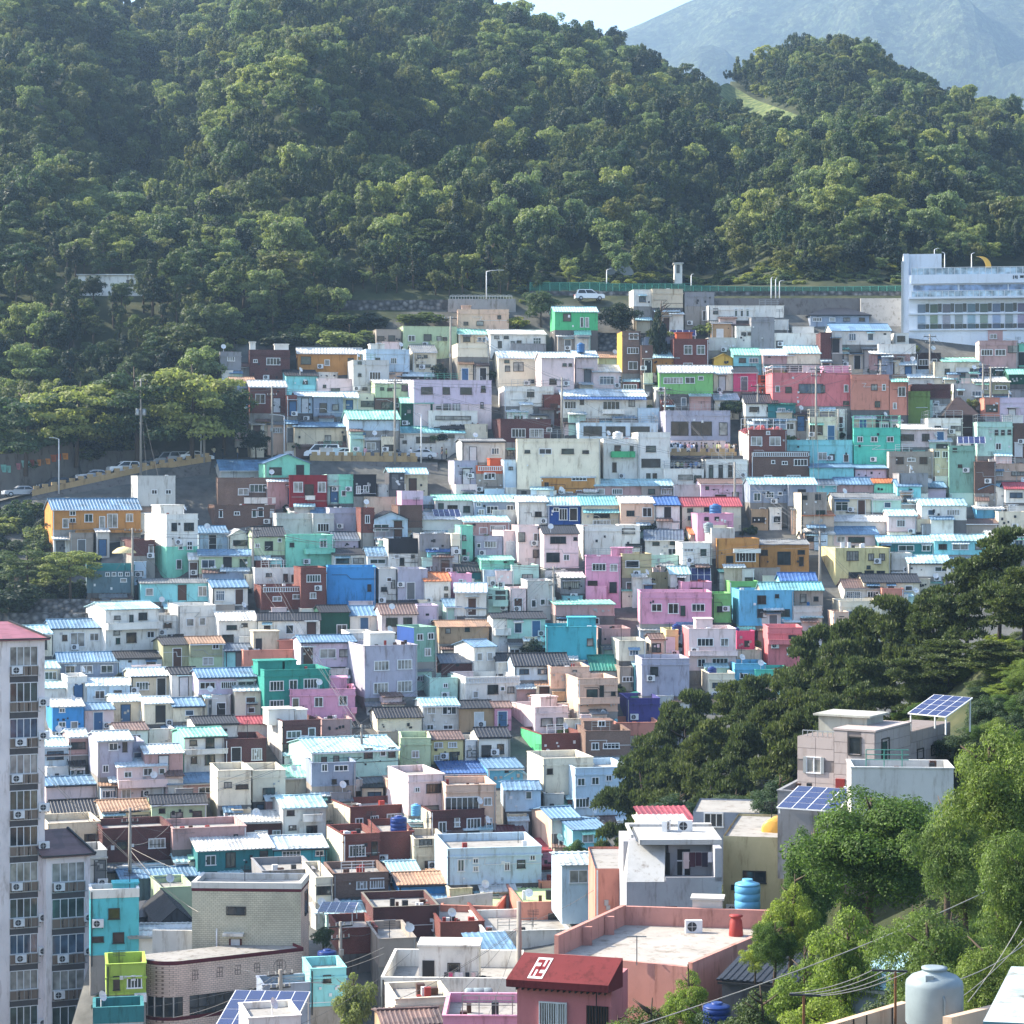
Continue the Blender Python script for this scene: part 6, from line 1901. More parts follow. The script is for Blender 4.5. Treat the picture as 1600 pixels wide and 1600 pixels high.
def pink_terrace():
    z0 = -22.6
    A, B, C, D_ = onplane(866, 1494, z0), onplane(972, 1444, z0), onplane(1232, 1452, z0), onplane(1082, 1516, z0)
    o = (A + D_) / 2
    root = empty('flat_roofed_house', (o.x, o.y, z0 - 6), 0, 'salmon-walled house with a large pale roof terrace, beside the red awning', 'house')
    L = lambda p: (p.x - o.x, p.y - o.y)
    wl = paint('d89484', .82, 1.0); fl = paint('b8b0a6', .78, 1.2)
    m = MB(); prism(m, [L(A), L(D_), L(C), L(B)], -4, 6, 0, 1)
    m.m = 0
    a, b, c, d = [Vector(L(p)) for p in (A, B, C, D_)]
    wallrun(m, a, b, -.22, 6, 7.0); wallrun(m, b, c, -.22, 6, 6.95); wallrun(m, c, d, -.22, 6, 6.35); wallrun(m, d, a, -.22, 6.0, 6.12)
    for t in (.33, .66): 
        p = a.lerp(b, t); m.box(p.x + .22, p.x + .7, p.y - .1, p.y + .1, 6, 6.9)
    m.build('wall', [wl, fl], root)
    def on(x, y): 
        p = onplane(x, y, z0); return Vector((p.x, p.y, z0))
    t = tag(obj('air_conditioner', cached('ac', ac_mesh), None, on(1083, 1456), R(5)), 'outdoor unit with dark fan on the pink roof terrace by the white box', 'air conditioner')
    bx = MB(); bx.box(-.75, .75, 0, 1.1, 0, 1.35); bx.box(-.85, .85, -.08, 1.2, 1.35, 1.45)
    tag(bx.build('roof_hatch', paint('d2cec4', .8, 1.3), None, on(1105, 1448), R(-8)), 'stained white hatch box on the pink roof terrace', 'roof hatch')
    j = MB(); j.lathe([(.36, 0), (.36, .1), (.3, .75), (.24, .85), (.24, .95), (.34, .95), (.34, 1.02), (.1, 1.05)], 14)
    tag(j.build('jar', TANKMAT['red'], None, on(1150, 1462)), 'dark red lidded jar standing on the pink roof terrace', 'jar')
    an = MB(); an.bar((0, 0, 0), (0, 0, 1.35), .05); an.bar((-.45, 0, 1.33), (.45, 0, 1.33), .05)
    tag(an.build('clothes_post', METAL, None, on(995, 1508)), 'lone metal clothes post at the front of the pink roof terrace', 'clothes post')
    # street front with the red awning
    Y = 103.0; s = F / Y
    r2 = place('temple_house', 808, 1640, Y, -16, 'pink house front under a red awning with a white Buddhist manji sign', 'house')
    X0, th, W = frame_of(808, 955, Y, -16); H = (1640 - 1527) / s
    m = MB(); m.box(0, W, 0, 3.2, -4, H); m.m = 1; m.box(-.05, W + .05, -.08, 0, H - .35, H - .002); m.build('wall', [paint('d47c80', .82, .8), paint('e4aaa8', .82, .8)], r2)
    rf = MB(); e0, e1 = (-.75, H + .05), (.75, H + .98)
    rf.quad((-.3, *e0), (W + .05, *e0), (W + .35, *e1), (.1, *e1)); rf.quad((-.3, e0[0], e0[1] - .32), (W + .05, e0[0], e0[1] - .32), (W + .05, *e0), (-.3, *e0))
    rf.quad((W + .05, e0[0], e0[1] - .32), (W + .35, e1[0], H - .3), (W + .35, *e1), (W + .05, *e0)); rf.quad((.1, e1[0], H - .3), (-.3, e0[0], e0[1] - .32), (-.3, *e0), (.1, *e1))
    rf.quad((W + .35, e1[0], H - .3), (.1, e1[0], H - .3), (.1, *e1), (W + .35, *e1)); rf.quad((.1, e1[0], H - .31), (W + .35, e1[0], H - .31), (W + .05, e0[0], e0[1] - .33), (-.3, e0[0], e0[1] - .33))
    rf.build('awning', paint('842c30', .75, 1.2), r2)
    # sign lies on the slope
    dv, dz = e1[0] - e0[0], e1[1] - e0[1]; Ls = sqrt(dv * dv + dz * dz); nv, nz = -dz / Ls, dv / Ls
    def sp(uu, t, off): return (uu + t * .3, e0[0] + dv * t + nv * off, e0[1] + dz * t + nz * off)
    sg = MB(); ua, ub = .62, 1.30; t0, t1 = .08, .84
    def tile(a, b, c, d, off): sg.quad(sp(a, c, off), sp(b, c, off), sp(b, d, off), sp(a, d, off))
    tile(ua, ub, t0, t1, .02); sg.m = 1
    g = lambda i: ua + (ub - ua) * (.12 + .76 * i / 5); k = lambda j: t0 + (t1 - t0) * (.1 + .8 * j / 5)
    for (i0, i1, j0, j1) in ((2, 3, 0, 5), (0, 5, 2, 3), (0, 2, 4, 5), (4, 5, 3, 5), (3, 5, 0, 1), (0, 1, 0, 2)): tile(g(i0), g(i1), k(j0), k(j1), .03)
    sg.build('sign', [plain('white_paint', 'eeeae6', .85, .6), paint('8c2028', .8, .3)], r2)
    rt = MB()
    for q in range(16): rt.box(.1 + W * q / 16, .16 + W * q / 16, -.6, -.08, H - .42, H - .28)
    rt.build('rafter', DMETAL, r2)
    fig(W * .25, W * .52, 0, H - 2.2, H - 1.05, 3, r2, 2, 'w'); bars = MB()
    for q in range(12): bars.bar((W * (.25 + .27 * q / 11), -.14, H - 2.2), (W * (.25 + .27 * q / 11), -.14, H - 1.05), .03)
    bars.build('window_bars', WMETAL, r2)
    dd = MB(); dd.box(W * .74, W * .97, -.04, .01, -1, H - 1.05); dd.m = 1
    for q in range(8): dd.bar((W * (.75 + .21 * q / 7), -.08, -1), (W * (.75 + .21 * q / 7), -.08, H - 1.05), .035)
    dd.bar((W * .74, -.08, H - 2.1), (W * .97, -.08, H - 2.1), .05); dd.build('door', [DMETAL, plain('brown_door', '5a3a2c', .8, .5)], r2)
    wr = MB(); wr.tube([(W * .85, -.12, -1), (W * .85, -.12, H - .3)], .025, 5); wr.build('drainpipe', DMETAL, r2)
pink_terrace()

def grey_house():
    Y = 128.0; s = F / Y
    root = place('flat_roofed_house', 979, 1428, Y, 4, 'lavender-grey house with a slanted white stair hood and laundry in its recess', 'house')
    X0, th, W = frame_of(979, 1128, Y, 4); u = lambda x: (x - 979) / 149 * W; z = lambda y: (1428 - y) / s
    wl, wt = paint('b2b2b8', .82, 1.2), paint('c4c4c2', .8, 1.2)
    m = MB(); zt = z(1378)
    m.box(0, W, 0, 7, -5, zt)
    m.box(u(1050), W, 2.2, 6.5, zt, z(1326)); m.box(u(1117), W, .0, 2.2, zt, z(1326)); m.box(0, u(1050), 2.6, 6.5, zt, z(1326))
    m.m = 1
    # stair hood: wedge
    a, b = u(979), u(1038); zz = z(1330)
    m.quad((a, -.02, zt), (b, -.02, zt), (b + .3, 2.6, zz + .2), (a + .3, 2.6, zz + .2)); m.quad((b, -.02, zt), (b, 2.6, zt), (b + .3, 2.6, zz + .2)); m.quad((a, 2.6, zt), (a, -.02, zt), (a + .3, 2.6, zz + .2))
    m.box(u(1002), W + .15, 1.3, 6.8, z(1326), z(1318)); m.box(u(990), W + .1, 6.2, 6.8, z(1318), z(1314)); m.box(u(990), u(994), 2, 6.2, z(1318), z(1313))
    m.m = 0; m.box(u(1040), W, 0.0, .14, zt, zt + .25)
    m.build('wall', [wl, wt], root)
    d = MB(); d.box(u(1064), u(1084), 2.14, 2.2, zt, z(1337)); d.box(u(1046), u(1052), 2.1, 2.2, zt, z(1343)); d.build('door', DOORM[4], root)
    f = MB(); f.box(u(1063), u(1085), 2.08, 2.13, z(1356), z(1354)); f.box(u(1073), u(1075), 2.06, 2.12, zt, z(1356)); f.build('door_frame', WHITE_FRAME, root)
    fig(u(1041), u(1056), 0, .2, z(1418), 2, root, 0, 'd')
    M_ = root.matrix_basis
    la = empty('laundry', M_ @ Vector((u(1095), 1.2, zt + .1)), th, 'dark clothes drying in the recess of the grey house', 'laundry')
    ln = MB(); ln.bar((-.9, 0, 1.35), (.9, 0, 1.35), .03); ln.bar((-.9, 0, 0), (-.9, 0, 1.35), .04); ln.bar((.9, 0, 0), (.9, 0, 1.35), .04); ln.build('drying_rack', METAL, la)
    for k, (x, c, h_) in enumerate(((-.7, 'c8b0b0', .9), (-.35, '4a2c38', .8), (0, '3c2030', .75), (.35, '2c2838', .8), (.68, 'd0d0d8', .55))):
        g = MB(); g.box(x - .16, x + .16, -.04, .04, 1.33 - h_, 1.34); g.build('garment', plain('cloth_' + c, c, .8, .9), la)
    for x, rz in ((1048, 70), (1083, -8)):
        p = M_ @ Vector((u(x), 4.6, z(1318)))
        tag(obj('air_conditioner', cached('ac', ac_mesh), None, p, th + R(rz)), 'outdoor unit %s on the roof of the grey house with the stair hood' % ('seen side-on' if rz == 70 else 'facing the street'), 'air conditioner')
    # stair railing in front
    r = MB()
    for k in range(6): r.bar((u(1055) + k * .55, -1.2, -2.0 + k * .3), (u(1055) + k * .55, -1.2, -1.0 + k * .3), .05)
    for q in (-1.0, -1.5): r.bar((u(1055), -1.2, q), (u(1055) + 2.75, -1.2, q + 1.5), .05)
    r.bar((u(1055) + 2.75, -1.2, .5), (u(1055) + 4.4, -1.2, .5), .05); r.bar((u(1055) + 4.4, -1.2, .5), (u(1055) + 4.4, -1.2, -.6), .05)
    r.build('stair_railing', METAL, root)
grey_house()

EXTRA = """
930 982 1357 1357 1440 sm f Y=134 d=8 ph=.15 W0=1 y=3 l=plain_orange-salmon_wall_block_left_of_the_grey_house_with_stair_hood
1083 1200 1268 1268 1318 bg f Y=142 d=6 ph=.1 y=-4 w=1115,1280,28,20,w,3,0 l=blue-grey_roof_room_with_white-framed_window
1130 1225 1306 1306 1440 kh f Y=131 d=9 ph=.15 y=-6 w=1179,1368,34,18,d,2,0 l=khaki_house_half_hidden_by_the_great_dark_tree
1005 1080 1286 1296 1330 be sw Y=146 d=4 l=beige_lean-to_under_the_red_garden_roof
1010 1085 1262 1286 1300 be sr Y=150 d=5 l=beige_shed_with_red_sheet_roof_behind_the_lean-to
596 808 1528 1528 1660 wh f Y=150 d=9 ph=1.1 y=-6 pc=wh W0=1 p=650,745,1478,wh l=white_house_with_roof_terrace,_roof_room_and_laundry
692 893 1588 1588 1680 pk f Y=124 d=5.5 ph=.45 y=-3 W0=1 l=pink_flat-roofed_house_at_the_bottom_edge
618 705 1562 1562 1660 cr f Y=138 d=4.5 ph=.3 W0=1 l=small_weathered_cream_block_with_a_tank_before_the_white_house
600 690 1586 1602 1660 tn gn Y=134 d=4 l=tan_house_with_brown_roof_at_the_bottom_edge
388 470 1592 1592 1660 wh f Y=133 d=4 ph=.3 W0=1 l=white_roof_under_the_large_solar_array
410 545 1540 1540 1590 bg f Y=160 d=3 W0=1 l=blue-grey_wall_house_behind_the_large_solar_array
1330 1490 1200 1200 1250 pg f Y=116 d=3.2 y=4 ph=.6 W0=1 l=pale_grey_parapet_house_below_the_stone-clad_house
1215 1345 1236 1236 1300 gr f Y=124 d=6 y=-14 ph=.3 W0=1 l=grey_house_carrying_the_slanted_solar_panels
1128 1240 1488 1530 1560 dg sk Y=104 d=5 y=-14 l=dark_house_with_black_roof_below_the_pink_terrace
1330 1440 1490 1538 1600 bg sc Y=80 d=4 y=-20 l=shed_with_pale_sheet_roof_among_the_near_trees
"""
def stone_house():
    Y = 127.0; s = F / Y
    root = place('stone_clad_house', 1246, 1222, Y, -24, 'stone-clad pinkish grey house with solar panels among the pines', 'house')
    X0, th, W = frame_of(1246, 1367, Y, -24); dep = 11.5
    u = lambda x: (x - 1246) / 121 * W; z = lambda y: (1222 - y) / s
    wl = paint('bcaca6', .82, .7); jt = paint('8c807c', .8, .7)
    m = MB(); u1 = u(1304)
    m.box(u1, W, 0, 5.2, -6, z(1137)); m.box(0, u1, .0, 5.2, -6, z(1150)); m.box(u1, W, 5.2, dep, -6, z(1150)); m.box(0, u1, 5.2, dep, -6, z(1156))
    m.m = 1; m.box(u1 - .05, W + .06, -.06, 5.25, z(1137), z(1137) + .1)
    m.build('wall', [jt, wl], root)
    pm = {}
    def panel(w, h):
        k = (round(w, 2), round(h, 2))
        if k not in pm:
            q = MB(); q.box(.012, w - .012, -.03, 0.0, .012, h - .012, 'k'); pm[k] = q.mesh('stone_panel', wl)
        return pm[k]
    def clad(ua, ub, z0, z1, v, holes, side=False):
        nu, nz = max(1, int(round((ub - ua) / .9))), max(1, int(round((z1 - z0) / .62)))
        w, h = (ub - ua) / nu, (z1 - z0) / nz
        for i in range(nu):
            for j in range(nz):
                a, b = ua + i * w, z0 + j * h
                if any(a + w * .7 > h0 and a + w * .3 < h1 and b + h * .7 > k0 and b + h * .3 < k1 for h0, h1, k0, k1 in holes): continue
                if side: obj('stone_panel', panel(w, h), root, (W, a, b), R(90))
                else: obj('stone_panel', panel(w, h), root, (a, v, b))
    clad(u1, W, -.6, z(1138), 0, [(u(1328), u(1345), z(1173), z(1147))])
    clad(0, u1, -.6, z(1150), 0, [(u(1257), u(1288), z(1205), z(1182))])
    clad(0, 5.2, -.6, z(1138), 0, [(.9, 1.9, z(1192), z(1150))], True); clad(5.2, dep, -.6, z(1150), 0, [], True)
    fig(u(1328), u(1345), 0, z(1173), z(1147), 1, root, 0, 'd'); fig(u(1262), u(1283), 0, z(1205), z(1182), 2, root, 2, 'w')
    sh = MB(); sh.box(u(1256), u(1261), -.1, 0, z(1206), z(1181)); sh.box(u(1284), u(1289), -.1, 0, z(1206), z(1181)); sh.build('shutter', METAL, root)
    w = fig(0, 1.0, 0, 0, 1.45, 1, root, 1, 'd'); w.location = (W, .9, z(1192)); w.rotation_euler = (0, 0, R(90))
    for v in (6.2, 8.4): 
        w = fig(0, .9, 0, 0, .5, 1, root, 0, 'd'); w.location = (W, v, z(1196)); w.rotation_euler = (0, 0, R(90))
    # roof hut with railings
    h = MB(); h.box(.3, u1 + 1.0, 2.2, 4.6, z(1150), z(1122)); h.box(.1, u1 + 1.3, 1.9, 4.8, z(1122), z(1119)); h.build('roof_hut', paint('b8b8ac', .8, .9), root)
    g = MB()
    for k in range(8): g.bar((.2 + k * .3, .25, z(1150)), (.2 + k * .3, .25, z(1141)), .04)
    g.bar((.2, .25, z(1141)), (2.3, .25, z(1141)), .05); g.build('railing', METAL, root)
    Mx = root.matrix_basis
    t = solar(Mx @ Vector((W - .2, 5.4, z(1150) + .9)), th - R(16), 2.6, 2.6, 4, 4, 20, .9, 'solar_array', .1)
    tag(t, 'tilted solar array raised on posts on the stone-clad house roof', 'solar panels')
stone_house()
_n0 = len(HOUSES)
for ln in EXTRA.strip().split('\n'): make_house(parse(ln))
for h in HOUSES[_n0:]: tag(h['root'], h['l'].replace('_', ' '), 'house')
tag(solar(P(1214, 1262, 119), R(-20) - atan(.115), 3.2, 3.4, 4, 4, 12, .3), 'slanted solar panels left of the pale grey parapet house', 'solar panels')
tag(solar(P(334, 1608, 138), R(-13) + atan(.13), 4.7, 6.2, 5, 4, 9, 1.5), 'large solar array at the bottom beside the tiled block', 'solar panels')
tag(solar(P(496, 1425, 178), R(-10) + atan(.083), 2.8, 2.4, 4, 3, 8, .9), 'small solar array behind the right side of the tiled block', 'solar panels')
tag(solar(P(1047, 525, 339), R(2) - atan(.07), 3.8, 1.9, 4, 1, 30, 1.0), 'solar panels behind the brick red cube house', 'solar panels')
tag(solar(P(1070, 909, 275), R(2) - atan(.08), 3.1, 1.9, 4, 2, 58, .6), 'upright solar panels above the wide pink house', 'solar panels')
def tank_at(x, yb, Y, dia, hgt, col, label):
    tag(obj('water_tank', cached(('tank', col, dia, hgt), lambda: tank_mesh(dia / 2, hgt, TANKMAT[col])), None, P(x, yb, Y)), label, 'water tank')
tank_at(1168, 1430, 127, 1.42, 2.0, 'sky', 'sky blue ribbed water tank before the khaki house')
tank_at(1460, 1606, 57, 1.42, 1.5, 'grey', 'big grey water tank in the bottom right foreground')
tank_at(1120, 1612, 82, 1.0, 1.05, 'navy', 'navy blue water tank among bushes at the bottom')
tank_at(511, 1510, 168, 1.4, 1.25, 'navy', 'royal blue water tank right of the tiled block')
def lying_tank(x, y, Y, dia, L, rz, col, label):
    m = MB(); r = dia / 2
    m.lathe([(.02, 0), (r * .8, .02), (r, .12), (r, L * .3), (r * .96, L * .31), (r, L * .33), (r, L * .66), (r * .96, L * .67), (r, L * .69), (r, L - .12), (r * .8, L - .02), (.02, L)], 22)
    m.v = [(a[2] - L / 2, a[0], a[1] + r) for a in m.v]
    tag(m.build('water_tank', TANKMAT[col], None, P(x, y, Y), rz), label, 'water tank')
lying_tank(1212, 1312, 134, 1.3, 1.9, R(70), 'yellow', 'orange-yellow round tank lying on the khaki house roof')
lying_tank(748, 1566, 136, .85, 1.7, R(4), 'grey', 'pale aqua tank lying on the small cream block')

# terrace things on the white house in front
def white_terrace():
    h = [q for q in HOUSES if q.get('l', '').startswith('white_house_with_roof_terrace')][0]
    M_ = h['root'].matrix_basis; s = F / 150; W, H = h['W'], h['H']; u = lambda x: (x - 596) / 212 * W
    d = MB(); d.box(u(656), u(675), 1.93, 2.0, H - 1.1, H + .75); d.build('door', DOORM[4], h['root'])
    fig(u(697), u(714), 2.0, H + .05, H + .55, 1, h['root'], 0, 'd')
    la = empty('laundry', M_ @ Vector((u(692), 1.5, H - 1.1)), h['root'].rotation_euler.z, 'clothes hung on the terrace line of the white house', 'laundry')
    ln = MB(); ln.bar((0, 0, 1.2), (2.2, 0, 1.25), .03); ln.bar((0, 0, 0), (0, 0, 1.2), .04); ln.bar((2.2, 0, 0), (2.2, 0, 1.25), .04); ln.build('drying_line', METAL, la)
    for x, c, hh in ((.1, '4a4a52', .8), (.4, 'e04080', .95), (.8, 'f0f0f4', .6), (1.1, 'e8e8ee', .45), (1.5, '303848', .5), (1.9, 'e8c8c8', .45)):
        g = MB(); g.box(x - .13, x + .13, -.04, .04, 1.18 - hh, 1.19); g.build('garment', plain('cloth_' + c, c, .8, .9), la)
    for k, x in enumerate((743, 752, 762)):
        j = MB(); j.lathe([(.25, 0), (.4, .2), (.42, .45), (.3, .75), (.22, .8), (.26, .86), (.05, .92)], 14)
        tag(j.build('jar', plain('black_glaze', '1c1818', .8, .3), None, M_ @ Vector((u(x), 1.6 + .3 * (k % 2), H - 1.1))), 'black glazed sauce jar on the terrace of the white house', 'jar', 'black sauce jars on the white terrace')
white_terrace()

# parapets, slab and drying posts by the big grey tank
def near_roof():
    wl = paint('dcb898', .85, .7)
    r = empty('roof_parapet', P(1400, 1640, 56), 0, 'cream roof parapet around the big grey tank', 'wall')
    m = MB(); o = P(1400, 1640, 56)
    a, b = onplane(1285, 1612, -17.0) , onplane(1470, 1558, -15.9)
    f = lambda x, y, Y: P(x, y, Y) - o
    p, q = f(1285, 1606, 58), f(1420, 1566, 61)
    m.m = 0
    for s_, e in ((p, q), (q, f(1502, 1562, 61))):
        d = (e - s_); n = Vector((-d.y, d.x, 0)).normalized() * .22
        m.quad(s_, e, e + n, s_ + n); m.quad(s_ - Vector((0, 0, 4)), e - Vector((0, 0, 4)), e, s_); m.quad(e + n, e + n - Vector((0, 0, 4)), s_ + n - Vector((0, 0, 4)), s_ + n)
    s_, e = f(1487, 1590, 54), f(1560, 1572, 57)
    d = (e - s_); n = Vector((-d.y, d.x, 0)).normalized() * .22
    m.quad(s_, e, e + n, s_ + n); m.quad(s_ - Vector((0, 0, 3)), e - Vector((0, 0, 3)), e, s_); m.quad(s_ + n - Vector((0, 0, 3)), s_ - Vector((0, 0, 3)), s_, s_ + n)
    m.build('wall', wl, r)
    fl = MB(); fl.quad(f(1300, 1650, 54), f(1600, 1650, 54), f(1560, 1606, 58.6), f(1420, 1600, 60)); fl.build('floor', SLAB, r)
    pn = MB()
    for t in (.35, .5, .8):
        c = p.lerp(q, t); pn.bar(c + Vector((0, -.02, 0)), c + Vector((0, -.02, -2)), .03)
    pn.build('joint', DMETAL, r)
    Y = 50
    c = empty('roof_slab', P(1600, 1560, Y), 0, 'pale blue weathered roof slab in the bottom right corner', 'roof')
    o2 = P(1600, 1560, Y); k = lambda x, y, Y_: P(x, y, Y_) - o2
    m = MB(); top = [k(1536, 1596, 48), k(1680, 1602, 48), k(1680, 1512, 53), k(1580, 1510, 53)]
    m.quad(*top); m.m = 1
    for i in range(4):
        a, b = top[i], top[(i + 1) % 4]; m.quad(a - Vector((0, 0, .35)), b - Vector((0, 0, .35)), b, a)
    m.m = 0
    for i in range(4):
        a, b = top[i] * .96, top[(i + 1) % 4] * .96; m.quad(a - Vector((0, 0, 4)), b - Vector((0, 0, 4)), b - Vector((0, 0, .35)), a - Vector((0, 0, .35)))
    m.build('slab', [paint('b8c8cc', .85, 1.6), paint('6c98a0', .85, 1.0)], c)
    for x, yt, xa, xb, Y_, lab in ((1256, 1555, 1233, 1282, 58, 'rusty T-shaped drying post left of the bush'), (1399, 1517, 1362, 1418, 60, 'rusty T-shaped drying post beside the big grey tank')):
        b = P(x, 1640, Y_); t = P(x, yt, Y_); m = MB()
        m.bar((0, 0, 0), t - b, .06); m.m = 1; m.bar(P(xa, yt - 1, Y_) - b, P(xb, yt + 1, Y_) - b, .05)
        tag(m.build('drying_post', [plain('rust', '8a5a34', .8, .8), DMETAL], None, b), lab, 'drying post')
near_roof()
# ---------------------------------------------------------------- roads, walls, fences
ASPH = plain('asphalt', '5a5a5c', .8, .9, noise=.2, sc=.6)
STONE = None
def stonem():
    m, nt, b = base_mat('rubble_stone', (.1, .1, .1, 1), .9)
    tc = N(nt, 'ShaderNodeTexCoord'); vo = N(nt, 'ShaderNodeTexVoronoi', Scale=1.5); nt.links.new(tc.outputs['Object'], vo.inputs['Vector'])
    hs = ramp(nt, vo.outputs['Color'], [(0, (.06, .06, .065)), (.5, (.15, .145, .14)), (1, (.26, .25, .24))])
    ed = ramp(nt, vo.outputs['Distance'], [(0.2, g_(1.0)), (.62, g_(.35))])
    nt.links.new(mul(nt, hs, ed), b.inputs['Base Color']); bump(nt, b, vo.outputs['Distance'], 1.0, -.25)
    return m
STONE = stonem()
def road_pt(x):
    y = float(np.interp(x, _ROADX, _ROADY)); Y = D(y); return P(x, y, Y)
def ribbon(name, xs, front, back, mat, label):
    m = MB()
    for a, b in zip(xs[:-1], xs[1:]): m.quad(front(a), front(b), back(b), back(a))
    return tag(m.build(name, mat), label, kind='structure')
rx = list(range(-40, 701, 20))
ribbon('road', rx, lambda x: road_pt(x), lambda x: road_pt(x) + Vector((0, 7.2, 0)), ASPH, 'asphalt road climbing across the slope')
def wall_strip(name, xs, top, bot, th, mat, label, cat='wall', cap=None):
    m = MB(); o = top(xs[0])
    r = empty(name, o, 0, label, cat)
    for a, b in zip(xs[:-1], xs[1:]):
        A, B, C, E = top(a) - o, top(b) - o, bot(b) - o, bot(a) - o; t = Vector((0, th, 0))
        m.quad(E, C, B, A); m.quad(A, B, B + t, A + t); m.quad(C + t, E + t, A + t, B + t)
    A, E = top(xs[0]) - o, bot(xs[0]) - o; t = Vector((0, th, 0)); m.quad(E + t, E, A, A + t)
    B, C = top(xs[-1]) - o, bot(xs[-1]) - o; m.quad(C, C + t, B + t, B)
    m.build('wall', mat, r)
    return r
def barrier(xs, fn, label):
    """low yellow parapet with toothed blocks"""
    yl = paint('c0a06c', .75, 1.3); o = fn(xs[0]); r = empty('road_barrier', o, 0, label, 'barrier')
    m = MB()
    for a, b in zip(xs[:-1], xs[1:]):
        A, B = fn(a) - o, fn(b) - o; t = Vector((0, .3, 0)); h = Vector((0, 0, .42)); dn = Vector((0, 0, -.35))
        m.quad(A + dn, B + dn, B + h, A + h); m.quad(A + h, B + h, B + t + h, A + t + h)
    m.build('parapet', yl, r)
    bm_ = cached('barrier_block', lambda: (lambda q: (q.box(-.36, .36, -.03, .33, .42, .88), q.mesh('block', yl))[1])(MB()))
    L = 0; pos = []
    for a, b in zip(xs[:-1], xs[1:]):
        A, B = fn(a), fn(b); n = max(1, round((B - A).length / 1.15))
        for k in range(n): pos.append((A.lerp(B, (k + .5) / n), atan2((B - A).y, (B - A).x)))
    for p, a in pos: obj('block', bm_, r, p - o, a)
    return r
barrier(list(range(50, 331, 14)), road_pt, 'yellow toothed barrier climbing along the road at the left')
barrier(list(range(484, 663, 14)), road_pt, 'yellow toothed barrier of the level road in the middle')
dn = lambda k: Vector((0, 0, -k))
wall_strip('retaining_wall', list(range(50, 331, 20)), lambda x: road_pt(x) + Vector((0, .02, -.36)), lambda x: road_pt(x) + Vector((0, -3.6, -3.4)), .5, DCONC, 'stained concrete retaining wall under the climbing road')
wall_strip('retaining_wall', list(range(484, 700, 20)), lambda x: road_pt(x) + Vector((0, .02, -.36)), lambda x: road_pt(x) + Vector((0, -3.0, -4.2)), .5, DCONC, 'dark retaining wall under the level road in the middle')
wall_strip('retaining_wall', [-40, 20, 60, 112], lambda x: P(x, 712 - max(0, x) * .2, road_pt(x).y + 7.6), lambda x: road_pt(x) + Vector((0, 7.6, -.5)), .5, DCONC, 'tall grey concrete wall behind the road at the left edge')
wall_strip('retaining_wall', [118, 160, 215, 245], lambda x: P(x, 706 - (x - 118) * .03, road_pt(x).y + 8.4), lambda x: road_pt(x) + Vector((0, 8.0, -.5)), .5, DCONC, 'shaded concrete slope wall behind the parked cars')
wall_strip('boundary_wall', [540, 600, 660, 716], lambda x: P(x, 699, road_pt(x).y + 7.6), lambda x: road_pt(x) + Vector((0, 7.6, -.5)), .3, paint('e2e4e8', .85, 1.2), 'long white boundary wall behind the tourists on the road')
wall_strip('boundary_wall', [371, 395, 424], lambda x: P(x, 657, 318), lambda x: P(x, 682, 318), .3, paint('e2e4e8', .85, 1.2), 'short white wall among bushes above the road')
wall_strip('stone_wall', [-30, 40, 90, 140], lambda x: P(x, 936, 268), lambda x: P(x, 962, 266.5), .6, STONE, 'upper tier of the dark stone wall left of the white houses')
wall_strip('stone_wall', [-30, 40, 90, 136], lambda x: P(x, 958, 264), lambda x: P(x, 992, 263), .6, STONE, 'lower tier of the dark stone wall left of the white houses')
wall_strip('stone_wall', [205, 260, 312], lambda x: P(x, 868, 282), lambda x: P(x, 908, 279), .6, DCONC, 'stained stone wall under the mint and white house')
wall_strip('stone_wall', list(range(530, 701, 34)), lambda x: P(x, 470 - (x - 530) * .012, 348), lambda x: P(x, 492, 347.6), .8, STONE, 'rubble stone wall carrying the upper road')
wall_strip('retaining_wall', [700, 750, 806], lambda x: P(x, 467, 347.5), lambda x: P(x, 500, 347), .8, CONCRETE, 'curved concrete wall behind the peach house')
wall_strip('stone_wall', [868, 930, 990], lambda x: P(x, 520, 341), lambda x: P(x, 552, 338), .8, STONE, 'cobbled slope below the emerald green house')
wall_strip('stone_wall', list(range(828, 1414, 45)), lambda x: P(x, 455, 352.4), lambda x: P(x, 480, 351.6), .6, STONE, 'long rubble stone wall under the green fence')
wall_strip('stone_wall', [1070, 1150, 1240, 1345], lambda x: P(x, 466, 347.5), lambda x: P(x, 502, 346), .6, DCONC, 'dark wall behind the grey bungalow and white houses')
wall_strip('retaining_wall', [1345, 1380, 1424], lambda x: P(x, 466, 346.5), lambda x: P(x, 522, 343), .6, CONCRETE, 'pale concrete wall left of the hotel')
wall_strip('garden_wall', [640, 700, 770], lambda x: P(x, 1410 - (x - 640) * .12, 189.5), lambda x: P(x, 1432 - (x - 640) * .12, 189), .3, CONCRETE, 'grey garden wall behind the lime-floored roof')
ribbon('road', list(range(530, 810, 30)), lambda x: P(x, 469, 348.2), lambda x: P(x, 469, 348.2) + Vector((0, 4.5, .05)), ASPH, 'narrow road at the foot of the wooded hill')
